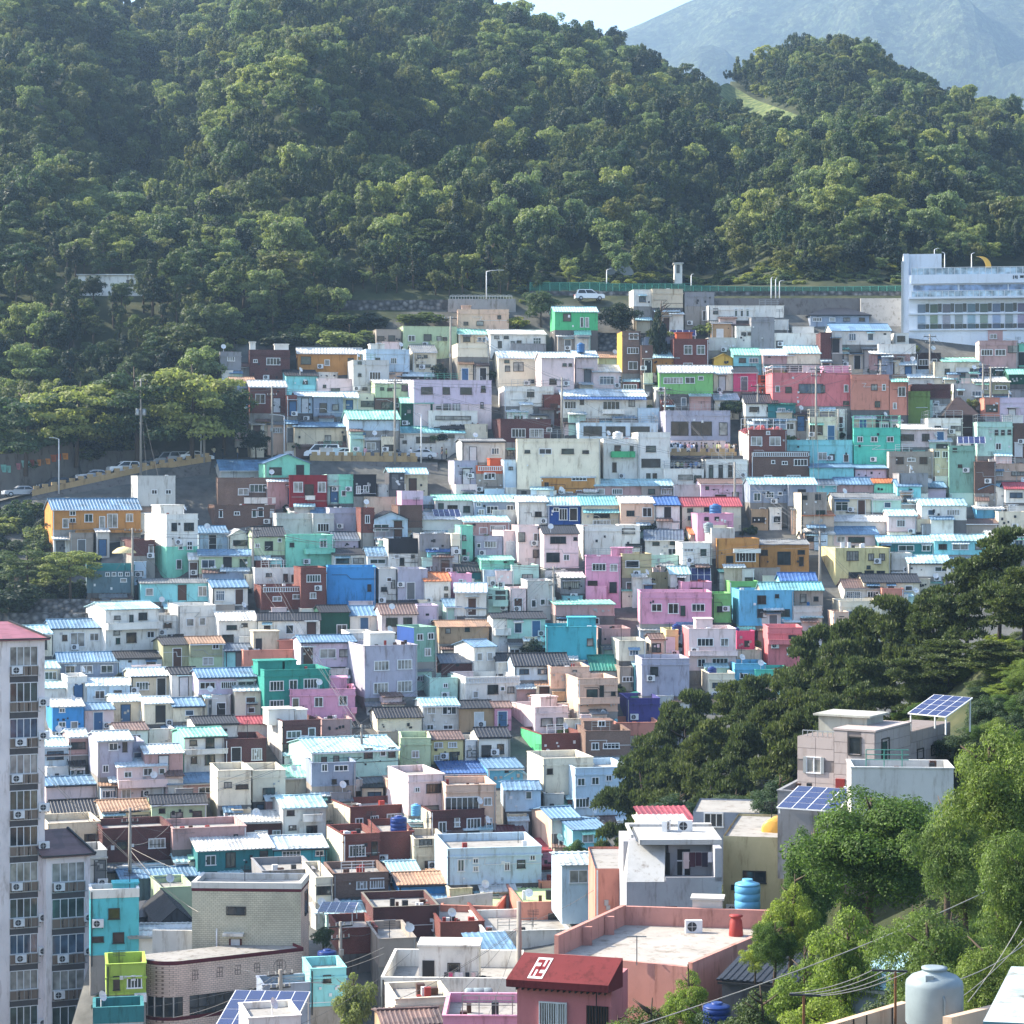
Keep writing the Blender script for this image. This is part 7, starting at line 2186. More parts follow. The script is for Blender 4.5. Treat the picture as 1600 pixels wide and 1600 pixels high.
# painted tiles on the left wall
for k, (x, y, w, h_, c) in enumerate(((4, 732, 12, 12, '6cb4ac'), (12, 733, 10, 11, '7cc0b4'), (28, 729, 8, 10, 'b06c78'), (37, 725, 8, 11, '8cc4c0'), (43, 725, 6, 10, '7cb8b8'), (50, 724, 7, 11, '9c4c44'), (61, 723, 6, 10, 'd08438'), (67, 722, 6, 9, '8c6c50'), (74, 721, 9, 9, 'e09030'), (83, 716, 10, 11, 'b86030'), (92, 714, 7, 10, 'a84434'), (101, 713, 11, 10, 'e89428'))):
    Y = road_pt(x).y + 7.4; m = MB(); s = Y / F
    m.box(-w / 2 * s, w / 2 * s, -.08, .0, -h_ / 2 * s, h_ / 2 * s); m.m = 1; m.box(-w / 4 * s, w / 4 * s, -.1, -.08, -h_ / 4 * s, h_ / 4 * s)
    nm = {'6c': 'sea-green', '7c': 'pale green', 'b0': 'pink', '8c': 'grey-green', '9c': 'dark red', 'd0': 'ochre', 'e0': 'orange', 'b8': 'rust orange', 'a8': 'red', 'e8': 'bright orange'}[c[:2]]
    tag(m.build('painted_panel', [paint(c, .8, .6), paint(c, .6, .6)], None, P(x, y, Y)), '%s painted panel on the concrete wall, number %s along it from the left edge' % (nm, ('one two three four five six seven eight nine ten eleven twelve').split()[k]), 'painted panel', 'painted panels on the road wall')
# green mesh fence
def fence(x0, x1, y0, y1, Y, n, mat, pmat, label, top0=0, sag=0):
    o = P(x0, y1, Y); r = empty('fence', o, 0, label, 'fence'); s = Y / F; w = (x1 - x0) / n * s
    pm, qm = MB(), MB(); h = (y1 - y0) * s
    pm.box(.03, w - .03, -.015, .015, .1, h - .05); pm = pm.mesh('fence_panel', mat)
    qm.bar((0, 0, -.4), (0, 0, h), .09); qm.bar((0, 0, h - .03), (w, 0, h - .03), .05); qm = qm.mesh('post', pmat)
    for i in range(n + 1):
        p = Vector((i * w, 0, -sag * s * sin(i / n * pi)))
        if i < n: obj('fence_panel', pm, r, p)
        obj('post', qm, r, p)
    return r
def meshm(hexc, a):
    m, nt, b = base_mat('wire_mesh_' + hexc, lin(hexc, .8), .6)
    b.inputs['Alpha'].default_value = a
    return m
GM = meshm('1c7c66', .62)
GPOST = plain('green_post', '5cb09a', .8, .5)
fence(828, 937, 441, 455, 353.2, 7, GM, GPOST, 'green mesh fence, left stretch above the stone wall')
fence(937, 1070, 443, 457, 353.2, 13, GM, GPOST, 'green mesh fence, middle stretch behind the beige box building')
fence(1070, 1412, 446, 460, 353.2, 26, GM, GPOST, 'green mesh fence, long stretch reaching the hotel', sag=2)
fence(1020, 1086, 486, 494, 347, 9, meshm('8c9c88', .35), GPOST, 'small wire fence on the bank under the windowless box building')
def wavy_fence():
    Y = 347.6; s = Y / F; r = empty('railing', P(703, 467, Y), 0, 'white wavy railing on the upper concrete wall', 'railing'); m = MB()
    W = 97 * s; n = 22
    for k in range(n + 1): m.bar((W * k / n, 0, 0), (W * k / n, 0, .45), .05)
    for k in range(44):
        a, b = k / 44, (k + 1) / 44
        for z0 in (.32, .5): m.bar((W * a, 0, z0 + .07 * abs(sin(a * 11 * pi))), (W * b, 0, z0 + .07 * abs(sin(b * 11 * pi))), .05)
    m.build('rails', WMETAL, r)
wavy_fence()
# sheds on the allotments and the white building in the wood
for x0, x1, yt, yb, Y, c, nm, lab in ((827, 850, 404, 424, 372, 'sl', 'shed', 'blue-grey allotment shed, leftmost above the green fence'), (895, 917, 404, 420, 374, 'te', 'shed', 'teal allotment shed right of the yellowish small tree'), (1054, 1066, 412, 428, 366, 'wh', 'hut', 'tiny white hut above the green fence'), (845, 880, 386, 394, 384, 'pg', 'shed', 'pale roofed allotment shed, highest on the slope'), (122, 222, 430, 462, 352, 'wh', 'house', 'long pale building half hidden in the trees at the left')):
    s = Y / F; w = (x1 - x0) * s; h_ = (yb - yt) * s; m = MB(); r = empty(nm, P(x0, yb, Y), 0, lab, 'shed' if nm != 'house' else 'house')
    m.box(0, w, 0, 3.0, -2.5, h_); m.build('wall', wallmat(c), r)
    q = MB(); q.box(-.2, w + .2, -.3, 3.2, h_, h_ + .15); q.build('roof', roofm(RW['w'][0] if c != 'te' else RW['T'][0]), r)
    if nm == 'house':
        fig(w * .76, w * .86, 0, h_ * .45, h_ * .75, 2, r, 0, 'd'); fig(w * .06, w * .1, 0, h_ * .5, h_ * .7, 1, r, 0, 'd')
    else: fig(w * .3, w * .62, 0, .2, min(1.9, h_ * .85), 1, r, 0, 'd', 'door')
def greenhouse():
    Y = 368; s = Y / F; r = empty('polytunnel', P(946, 430, Y), 0, 'white arched polytunnel above the green fence', 'greenhouse'); W = 44 * s; m = MB(); n = 12
    for k in range(n):
        a, b = pi * k / n, pi * (k + 1) / n
        f = lambda t, v: (W / 2 - W / 2 * cos(t), v, 1.9 * sin(t))
        m.quad(f(a, 0), f(a, 4), f(b, 4), f(b, 0))
    m.quad(*[f(pi * k / n, 0) for k in range(n + 1)])
    m.build('cover', plain('plastic_film', 'a4acb0', .8, .5), r)
    g = MB()
    for v in (0, 1.3, 2.6, 4):
        for k in range(n): g.bar(Vector(f(pi * k / n, v)) * 1.01, Vector(f(pi * (k + 1) / n, v)) * 1.01, .06)
    g.build('hoop', METAL, r)
greenhouse()

# ---------------------------------------------------------------- poles, lamps, wires
POLES = []
def pole(x, yt, yb, label, arms=2, trafo=False, Y=None, r=.16):
    Y = Y or D(yb); b = P(x, yb, Y); h = (yb - yt) * Y / F
    t = empty('utility_pole', b, rng.uniform(-.5, .5), label, 'utility pole')
    m = MB(); m.tube([(0, 0, -1.5), (0, 0, h)], [r * 1.15, r * .75], 8); m.build('pole', POLE, t)
    for k in range(arms):
        a = MB(); z = h - .35 - k * .9; L = .95 - .2 * k; a.bar((-L, 0, z), (L, 0, z), .1)
        for u in (-L + .08, -L * .35, L * .35, L - .08): a.m = 1; a.bar((u, 0, z + .05), (u, 0, z + .28), .08); a.m = 0
        a.build('crossarm', [DMETAL, METAL], t)
    if trafo:
        for u in (-.45, .45):
            c = MB(); c.lathe([(.27, h * .62), (.3, h * .62 + .1), (.3, h * .62 + .8), (.2, h * .62 + .9)], 10, u, 0); c.build('transformer', METAL, t)
    if rng.random() < .6:
        s = MB(); s.box(-.14, .14, -.3, -.12, h * .35, h * .35 + .45); s.build('meter_box', METAL, t)
    POLES.append((b, h)); return t
for x, yt, yb, lab, ar, tr in ((220, 592, 742, 'concrete pole with two transformers beside the climbing road', 2, True), (319, 585, 718, 'concrete pole with one long arm at the bend of the road', 1, False), (425, 603, 712, 'utility pole in front of the brick house with white roof', 2, False),
        (617, 592, 718, 'utility pole standing on the road before the pale aqua roofs', 2, False), (704, 494, 592, 'utility pole at the corner of the olive green house', 1, False), (878, 590, 672, 'utility pole left of the long white two-storey house', 2, False), (1039, 605, 672, 'utility pole left of the lavender grey shop', 3, False),
        (1184, 600, 672, 'utility pole beside the orange house front', 2, False), (1275, 573, 692, 'utility pole before the coral pink café', 2, False), (1376, 567, 650, 'utility pole before the salmon houses', 2, False), (1453, 522, 595, 'utility pole under the hotel', 2, False), (1536, 568, 640, 'left pole of the pair near the right edge', 2, False),
        (1548, 573, 645, 'right pole of the pair near the right edge', 2, False), (1148, 722, 806, 'plain pole beside the red-roofed house', 0, False), (1281, 830, 925, 'pole with a street box left of the pale yellow house', 2, False), (207, 825, 940, 'pole right of the slate blue box', 1, False),
        (395, 824, 905, 'pole left of the mint house', 2, False), (865, 885, 968, 'pole beside the arched grey terrace house', 3, False), (565, 1132, 1228, 'pole before the long pale mint house', 2, False), (203, 1262, 1382, 'pole before the maroon brick house', 2, False), (1310, 640, 690, 'short pole on the cream terrace', 0, False)):
    pole(x, yt, yb, lab, ar, tr)
pole(811, 1408, 1600, 'pale concrete post between white and salmon roofs', 0, False, 140, .2)
pole(532, 1440, 1520, 'leaning utility pole by the navy tank', 2, False, 170)
pole(438, 1515, 1580, 'utility pole with cable ends in front of the tiled block', 2, False, 160, .2)
def lamp(x, yt, yb, arm, label, Y=None):
    Y = Y or D(yb); b = P(x, yb, Y); h = (yb - yt) * Y / F; t = empty('street_lamp', b, 0, label, 'street lamp')
    m = MB(); m.tube([(0, 0, -.5), (0, 0, h)], [.1, .06], 8); m.build('pole', WMETAL, t)
    a = MB(); a.tube([(0, 0, h - .02), (arm * .4, 0, h + .12), (arm, 0, h + .2)], .045, 6); a.build('arm', WMETAL, t)
    q = MB(); q.box(min(arm, arm * 1.4), max(arm, arm * 1.4), -.12, .12, h + .14, h + .24); q.build('lamp_head', METAL, t)
for x, yt, yb, arm, lab, Y in ((92, 686, 766, -.9, 'white street lamp by the painted panels', None), (314, 650, 716, -2.2, 'street lamp with long arm at the bend of the road', None), (444, 650, 712, -1.4, 'street lamp beside the brick house pole', None), (658, 648, 718, -.4, 'street lamp on the road before the white café', None),
        (760, 424, 468, 1.9, 'lamp post with signal arm on the upper wall', 348), (948, 422, 452, .6, 'lamp above the green fence by the white polytunnel', 353.5), (1080, 430, 455, .3, 'lamp post over the green fence, middle', 353.5), (1205, 435, 475, .2, 'slim post left of two others at the green fence', 351), (1212, 436, 475, .2, 'middle slim post at the green fence', 351),
        (1218, 440, 475, .5, 'right slim post at the green fence', 351), (1476, 396, 432, -.3, 'lamp post on the left of the hotel roof', 354), (1518, 397, 432, .35, 'lamp post beside the crescent on the hotel roof', 354), (1460, 390, 432, .5, 'double-armed lamp post by the hotel stair tower', 354), (243, 440, 468, -.3, 'lone lamp post in the wood at the left', 351)):
    lamp(x, yt, yb, arm, lab, Y)
def wire(a, b, sag, r, label, group='overhead cables over the roofs', mat=None, n=12):
    a, b = Vector(a), Vector(b); m = MB()
    pts = [a.lerp(b, k / n) - Vector((0, 0, sag * 4 * (k / n) * (1 - k / n))) - a for k in range(n + 1)]
    m.tube(pts, r, 4, False)
    return tag(m.build('cable', mat or WIRE, None, a), label, 'cable', group)
_pairs = [(0, 1), (1, 2), (2, 3), (3, 5), (4, 5), (5, 6), (6, 7), (7, 8), (8, 9), (9, 10), (10, 11), (11, 12), (6, 13), (13, 14), (15, 16), (16, 17), (18, 16), (18, 19), (17, 18), (3, 13), (8, 14), (14, 17)]
for i, j in _pairs:
    (a, ha), (b, hb) = POLES[i], POLES[j]
    for q in range(3 if abs(i - j) == 1 else 2):
        o = Vector((-.6 + .6 * q, 0, -.25 - .25 * (q == 1)))
        wire(a + Vector((0, 0, ha)) + o, b + Vector((0, 0, hb)) + o, .6 + .2 * q, .018, 'thin overhead cable sagging between utility poles')
_wr = random.Random(3)
for i in range(len(POLES)):
    b, h = POLES[i]
    near_ = sorted(HOUSES, key=lambda q: (q['root'].location - b).length)[:9]
    for q in _wr.sample(near_, 4):
        e = q['root'].matrix_basis @ Vector((_wr.uniform(0, q['W']), .05, q['H'] * .9))
        wire(b + Vector((0, 0, h * .8)), e, .35, .013, 'thin service cable from a pole to a house', 'service cables')
LW = plain('light_cable', 'b8b0a4', .8, .6, noise=0)
wire(P(985, 1606, 66), P(1562, 1383, 84), .25, .02, 'pale cable crossing the near trees from bottom to right', None, LW)
for k, (a, b) in enumerate((((1234, 1552), (1363, 1516)), ((1250, 1554), (1380, 1517)), ((1268, 1555), (1400, 1518)), ((1281, 1556), (1417, 1519)))):
    wire(P(*a, 58), P(*b, 60), .12, .012, 'drying line strung between the two rusty T posts', 'drying lines', LW)
for k, (a, b, l) in enumerate((((1505, 1556), (1604, 1462), 'upper'), ((1512, 1566), (1596, 1440), 'steep'), ((1500, 1530), (1608, 1470), 'flat'))): wire(P(*a, 58), P(*b, 62), .1, .012, l + ' pale cable at the right above the grey tank', None, LW)
for k, (a, b, Ya, Yb) in enumerate((((60, 1200), (300, 1420), 150, 170), ((70, 1205), (310, 1428), 150, 170), ((205, 1330), (310, 1425), 196, 170), ((203, 1320), (265, 1290), 196, 200), ((205, 1325), (420, 1400), 196, 172))):
    wire(P(*a, Ya), P(*b, Yb), .5, .018, 'cable slanting past the maroon brick house to the tiled block', 'cables by the tiled block', LW)
for k, (a, b, Ya, Yb) in enumerate((((270, 1590), (425, 1527), 152, 160), ((285, 1598), (430, 1530), 152, 160), ((445, 1522), (600, 1480), 160, 165), ((445, 1527), (600, 1490), 160, 165), ((350, 830), (565, 1135), 262, 222), ((600, 1570), (812, 1450), 136, 140), ((640, 1490), (470, 1600), 150, 140), ((700, 760), (840, 860), 300, 285), ((1000, 690), (1290, 850), 310, 285))):
    wire(P(*a, Ya), P(*b, Yb), .4, .016, 'long slanting cable crossing in front of the houses', 'slanting cables', LW if k < 4 else WIRE)

# ---------------------------------------------------------------- cars
def car_parts(kind):
    def mk():
        L, W, H = {'suv': (4.5, 1.85, 1.7), 'sedan': (4.6, 1.82, 1.45), 'van': (4.9, 1.85, 1.95)}[kind]
        prof = {'suv': [(-2.25, .35), (-2.25, .95), (-2.05, 1.05), (2.0, 1.0), (2.22, .85), (2.25, .35)], 'sedan': [(-2.3, .35), (-2.3, .9), (-2.1, .98), (2.0, .86), (2.25, .7), (2.3, .35)], 'van': [(-2.45, .35), (-2.45, 1.05), (-2.4, 1.1), (2.0, 1.1), (2.4, .85), (2.45, .35)]}[kind]
        cab = {'suv': [(-2.1, 1.04), (-1.85, 1.62), (-1.5, 1.7), (.3, 1.7), (1.15, 1.02)], 'sedan': [(-1.75, .97), (-1.1, 1.4), (-.8, 1.45), (.2, 1.45), (1.15, .9)], 'van': [(-2.4, 1.09), (-2.3, 1.85), (-2.1, 1.95), (1.0, 1.95), (1.75, 1.1)]}[kind]
        b = MB()
        def loft(pr, w0, w1, mi):
            b.m = mi; n = len(pr); zs = [z for _, z in pr]; z0, z1 = min(zs), max(zs)
            wd = [w0 + (w1 - w0) * ((z - z0) / (z1 - z0)) for z in zs]
            for k in range(n - 1):
                (x0, a), (x1, c) = pr[k], pr[k + 1]
                b.quad((x0, -wd[k] / 2, a), (x0, wd[k] / 2, a), (x1, wd[k + 1] / 2, c), (x1, -wd[k + 1] / 2, c))
            b.quad(*[(x, -w / 2, z) for (x, z), w in zip(pr, wd)][::-1]); b.quad(*[(x, w / 2, z) for (x, z), w in zip(pr, wd)])
            b.quad((pr[-1][0], -wd[-1] / 2, pr[-1][1]), (pr[-1][0], wd[-1] / 2, pr[-1][1]), (pr[0][0], wd[0] / 2, pr[0][1]), (pr[0][0], -wd[0] / 2, pr[0][1]))
        loft(prof, W, W * .96, 0); loft(cab, W * .94, W * .72, 0)
        g = MB()
        s0 = .985
        za, zb = cab[0][1] + .06, cab[-2][1] - .1
        for sg in (-1, 1):
            ya, yb = sg * (W * .94 / 2 + .0), sg * (W * .745 / 2 + .012)
            x0, x1, x2, x3 = cab[0][0] + .25, cab[-1][0] - .2, cab[-2][0] - .1, cab[1][0] + .2
            for (p, q) in ((0, .45), (.5, 1)):
                A, B = x0 + (x1 - x0) * p, x0 + (x1 - x0) * q; C, E = x3 + (x2 - x3) * q, x3 + (x2 - x3) * p
                f = [(A, ya, za), (B, ya, za), (C, yb, zb), (E, yb, zb)]
                g.quad(*(f if sg < 0 else f[::-1]))
        for (xa, z_a), (xb, z_b) in ((cab[-2], cab[-1]), (cab[1], cab[0])):
            k = .03 if xa > 0 or xb > 0 else -.03
            f = [(xb + k, -W * .4, z_b + .03), (xb + k, W * .4, z_b + .03), (xa + k, W * .33, z_a - .05), (xa + k, -W * .33, z_a - .05)]
            g.quad(*(f if k > 0 else f[::-1]))
        ty = MB(); ty.lathe([(.15, -.1), (.32, -.1), (.34, -.05), (.34, .05), (.32, .1), (.15, .1)], 14); ty.v = [(a, c, d) for a, d, c in ty.v]
        ri = MB(); ri.lathe([(.02, -.105), (.2, -.112), (.21, -.1)], 10); ri.lathe([(.21, .1), (.2, .112), (.02, .105)], 10); ri.v = [(a, c, d) for a, d, c in ri.v]
        hl = MB(); hl.box(-.06, .04, -.2, .2, -.09, .09)
        return (b, g, ty.mesh('tyre', plain('rubber', '1c1c1e', .8, .8)), ri.mesh('rim', METAL), hl.mesh('headlight', plain('lamp_glass', 'e8eef4', .8, .1)), hl.mesh('tail_light', plain('tail_lamp', 'c02020', .9, .2)), prof, W)
    return cached('car' + kind, mk)
def car(kind, hexc, loc, rz, label, group='cars along the road'):
    b, g, ty, ri, hl, tl, prof, W = car_parts(kind)
    t = empty('parked_car', loc, rz, label, 'car', group)
    pm = plain('car_paint_' + hexc, hexc, .85, .25, 0, .5, 0)
    obj('body', cached(('cb', kind, hexc), lambda: b.mesh('body', pm)), t); obj('window', cached(('cg', kind), lambda: g.mesh('window', GLASS[0])), t)
    for x in (-1.4, 1.45):
        for y in (-W / 2 + .08, W / 2 - .08):
            w = obj('wheel', ty, t, (x, y, .34)); obj('rim', ri, w)
    for y in (-W * .36, W * .36): obj('headlight', hl, t, (prof[-2][0] - .02, y, .68)); obj('tail_light', tl, t, (prof[0][0] + .02, y, .82))
CARS = [('sedan', 'a8acb4', 26, 2.2, 'grey sedan at the left edge of the climbing road', 1), ('suv', '2c3440', 72, 5.6, 'dark car in the shade under the painted panels', 1), ('sedan', '303848', 108, 5.8, 'dark car beneath the orange panel', 1), ('sedan', 'b8bcc4', 142, 2.0, 'silver car right of the lamp by the painted panels', 1), ('suv', 'eceef0', 190, 2.0, 'white car just left of the pole with transformers', 1),
        ('suv', '48505c', 205, 5.6, 'dark car behind the white car by the transformer pole', 1), ('suv', '3a4250', 238, 4.6, 'dark car right of the transformer pole', 1), ('van', '8c9098', 258, 4.4, 'grey van among the cars at the bend', 1), ('suv', '9a9ea6', 280, 3.6, 'grey car with red tail lights at the bend', -1), ('sedan', 'e4e6ea', 303, 2.4, 'small white car at the top of the yellow barrier', -1),
        ('suv', 'e8eaee', 466, 4.5, 'white car left of the white van in the middle road', 1), ('van', 'f0f0f2', 501, 3.0, 'white van under the brown-roofed shop', 1), ('sedan', 'eceef2', 533, 2.6, 'white sedan right of the white van', 1), ('sedan', '7c8490', 606, 4.0, 'grey car among the tourists by the road pole', 1), ('sedan', 'd4d8de', 655, 3.0, 'pale sedan at the right end of the middle road', 1)]
for kind, c, x, off, lab, dr in CARS:
    p = road_pt(x); q = road_pt(x + 4); a = atan2((q - p).y, (q - p).x); sl_ = atan2((q - p).z, (q - p).xy.length)
    car(kind, c, p + Vector((0, off, .01)), a + (0 if dr < 0 else pi), lab)
    bpy.data.objects[-1] if False else None
car('suv', 'e8ecf0', P(921, 470, 349.5), .1, 'white car parked between two trees under the green fence', None)

# ---------------------------------------------------------------- people
def person_mesh(pose, cols, key):
    def mk():
        J = dict(pel=(0, 0, .95), sp=(0, .0, 1.15), ch=(0, 0, 1.36), nk=(0, 0, 1.5), hd=(0, -.02, 1.62), tp=(0, -.01, 1.72))
        E = [('pel', 'sp'), ('sp', 'ch'), ('ch', 'nk'), ('nk', 'hd'), ('hd', 'tp')]; rad = dict(pel=.15, sp=.14, ch=.16, nk=.06, hd=.1, tp=.07)
        for s_, t in ((-1, 'l'), (1, 'r')):
            st = .12 * s_ if pose == 1 else .0
            J.update({t + 'hp': (.09 * s_, 0, .9), t + 'kn': (.1 * s_, -.02 + st, .5), t + 'an': (.1 * s_, .02 + st * 1.6, .09), t + 'to': (.1 * s_, -.12 + st * 1.6, .04),
                      t + 'sh': (.17 * s_, 0, 1.4), t + 'el': (.24 * s_, .02 - st, 1.13), t + 'wr': (.24 * s_, (-.08 - st) if pose < 2 else -.25, .9 if pose < 2 else 1.3), t + 'ha': (.24 * s_, (-.11 - st) if pose < 2 else -.3, .82 if pose < 2 else 1.42)})
            E += [('pel', t + 'hp'), (t + 'hp', t + 'kn'), (t + 'kn', t + 'an'), (t + 'an', t + 'to'), ('ch', t + 'sh'), (t + 'sh', t + 'el'), (t + 'el', t + 'wr'), (t + 'wr', t + 'ha')]
            rad.update({t + 'hp': .095, t + 'kn': .065, t + 'an': .045, t + 'to': .04, t + 'sh': .07, t + 'el': .05, t + 'wr': .035, t + 'ha': .04})
        ks = list(J); me = bpy.data.meshes.new('person'); me.from_pydata([J[k] for k in ks], [(ks.index(a), ks.index(b)) for a, b in E], [])
        o = bpy.data.objects.new('person', me); COL.objects.link(o)
        o.modifiers.new('skin', 'SKIN'); md = o.modifiers.new('sub', 'SUBSURF'); md.levels = 1
        for k, v in zip(ks, me.skin_vertices[0].data): v.radius = (rad[k],) * 2; v.use_root = (k == 'pel')
        dg = bpy.context.evaluated_depsgraph_get(); r = bpy.data.meshes.new_from_object(o.evaluated_get(dg))
        bpy.data.objects.remove(o); r.name = 'person'
        return r
    base = cached(('pbase', pose), mk); me = base.copy(); me.materials.clear()
    skin = plain('skin', 'c89878', .85, .6, noise=0)
    for c in (plain('cloth_' + cols[0], cols[0], .85, .9, noise=0), plain('cloth_' + cols[1], cols[1], .85, .9, noise=0), skin): me.materials.append(c)
    mi = []
    for p in me.polygons:
        z, x = p.center.z, abs(p.center.x)
        mi.append(2 if z > 1.47 or (x > .19 and z < 1.12 and z > .7) else (0 if z > .93 else (1 if z > .1 else 1)))
    me.polygons.foreach_set('material_index', mi); me.update()
    return me
def hair_mesh():
    m = MB(); m.lathe([(.02, 1.74), (.08, 1.73), (.115, 1.67), (.12, 1.6), (.1, 1.55)], 8); m.f.pop(); m.mi.pop(); m.sm.pop(); return m.mesh('hair', plain('dark_hair', '1e1a18', .8, .6, noise=0))
OUT = [('f0f0f0', '2c3448', 'white'), ('2c2c34', '303848', 'black'), ('c83c4c', '38383e', 'red'), ('6c8cc0', 'c8c0b0', 'blue'), ('e8d8a8', '4a5a78', 'cream'), ('8c9c68', '2c2c30', 'green'), ('e0a8b8', 'e0e0e0', 'pink')]
_pr = random.Random(9)
def people(spots, where, group):
    for k, (p, rz) in enumerate(spots):
        c = OUT[_pr.randrange(len(OUT))]; po = _pr.randrange(3)
        o = obj('person', cached(('pers', po, c), lambda: person_mesh(po, c, c)), None, p, rz, _pr.uniform(.93, 1.04))
        tag(o, 'visitor in a %s top %s' % (c[2], where), 'person', group)
        obj('hair', cached('hair', hair_mesh), o)
people([(road_pt(x) + Vector((0, _pr.uniform(.8, 6), 0)), _pr.uniform(-3, 3)) for x in [556, 562, 570, 575, 590, 598, 622, 630, 641, 655, 664, 672, 690, 696, 330, 345, 368]], 'walking on the road behind the barrier', 'visitors on the middle road')
# right stretch of road with its crowd, and the café terrace below it
def right_road():
    Y = 308.0; m = MB(); a, b = P(1046, 712, Y), P(1166, 712, Y)
    m.box(a.x, b.x, Y, Y + 4.2, a.z - 5, a.z); tag(m.build('road', ASPH), 'short stretch of road before the lavender grey shop', kind='structure')
    barrier(list(range(1046, 1153, 15)), lambda x: P(x, 711, Y + .15), 'yellow toothed barrier below the lavender grey shop')
    people([(P(1050 + 5 * k + _pr.uniform(-2, 2), 711.5, Y + .7 + _pr.uniform(0, 3)) * 1.0, _pr.uniform(-3, 3)) for k in range(21)], 'in the crowd on the road by the lavender grey shop', 'visitors before the lavender grey shop')
    h = [q for q in HOUSES if q['x0'] == 1038 and q['x1'] == 1100][0]
    M_ = h['root'].matrix_basis
    people([(M_ @ Vector((h['W'] * (k + .5) / 9, _pr.uniform(1, 4), h['H'] - .55)), _pr.uniform(-3, 3)) for k in range(9)], 'on the railed terrace roof of the white café', 'visitors on the café terrace')
    for k in range(3):
        p = M_ @ Vector((1.4 + 2.2 * k, 2.4, h['H'] - .55)); pa = empty('parasol', p, 0, 'dark parasol on the terrace roof of the white café', 'parasol', 'parasols on the café terrace')
        q = MB(); q.lathe([(.03, 0), (.03, 2.1), (1.1, 1.95), (.02, 2.4)], 8); q.build('canopy', plain('dark_canvas', '3a3440', .8, .9), pa)
    car('suv', 'eceef0', P(1058, 711.6, Y + 2.9), .05, 'white car beside the crowd by the lavender grey shop', None)
    # pink hoop on the modern white house
    q = MB(); pts = [P(994 + dx, 683 + dy, 312.5) - P(1000, 700, 312.5) for dx, dy in ((11, 1), (4, 1), (0, 5), (1, 15), (0, 24), (4, 29), (11, 29))]
    q.tube(pts, .3, 8); tag(q.build('hoop_sculpture', plain('pink_enamel', 'b86878', .85, .4), None, P(1000, 700, 312.5)), 'pink bent hoop fixed to the corner of the stark white house', 'sculpture')
right_road()
# pink blossom hedge on the tall brick house, white railing around it
def flower_roof():
    h = [q for q in HOUSES if q.get('l', '').startswith('tall_brick_house_with_white_side')][0]; M_ = h['root'].matrix_basis; W, H = h['W'], h['H']
    pk = leafm('pink_blossom', 'd87888', .9, .2, .5, .2)
    me = quads_mesh('crown', crown_blobs(77, 20, 1500, .2, 'low', (.3, .5)), pk)
    for k in range(5):
        t = empty('flower_shrub', M_ @ Vector((-.6 + W * (k + .5) / 5, 1.0 + .6 * (k % 2), H - .5)), 0, 'pink blossoming shrub on the roof of the tall brick house', 'shrub', 'pink shrubs on the brick roof'); obj('crown', me, t, (0, 0, 0), k, (.75, .75, .6 + .15 * (k % 3)))
    g = MB()
    for k in range(8): g.bar((-1 + (W + 1) * k / 7, .1, H), (-1 + (W + 1) * k / 7, .1, H + 1.5), .06)
    for z in (.75, 1.5): g.bar((-1, .1, H + z), (W, .1, H + z), .05)
    g.build('railing', WMETAL, h['root'])
flower_roof()
# white cross on its small roof, parasol, orange house terrace posts
def cross():
    r = empty('church_cross', P(605, 1358, 203), 0, 'white cross standing before the brick red house', 'cross'); m = MB(); s = 203 / F
    m.box(-.08, .08, -.08, .08, 0, 20 * s); m.box(-.32, .32, -.08, .08, 12 * s, 14.5 * s); m.build('cross', plain('white_paint', 'eeeae6', .85, .6), r)
cross()
def parasol():
    h = [q for q in HOUSES if q.get('l', '').startswith('plain_slate_blue')][0]; p = h['root'].matrix_basis @ Vector((h['W'] * .8, 2.2, h['H'] - .5))
    r = empty('parasol', p, 0, 'cream and yellow parasol on the roof of the slate blue box', 'parasol'); m = MB(); m.lathe([(1.45, 1.9), (1.35, 2.1), (.8, 2.5), (.05, 2.7)], 12); m.build('canopy', plain('yellow_canvas', 'e4cc8c', .85, .9), r)
    q = MB(); q.bar((0, 0, 0), (0, 0, 2.6), .06); q.build('pole', METAL, r)
parasol()
def stilts():
    h = [q for q in HOUSES if q.get('l', '').startswith('long_orange_timber')][0]; m = MB()
    for k in range(6): m.bar((h['W'] * (.25 + .15 * k), -.6, -2.4), (h['W'] * (.25 + .15 * k), -.6, (h['zo'] and 0) + .1), .12)
    m.bar((h['W'] * .2, -.6, 1.1), (h['W'], -.6, 1.1), .06); m.build('stilts', METAL, h['root'])
stilts()

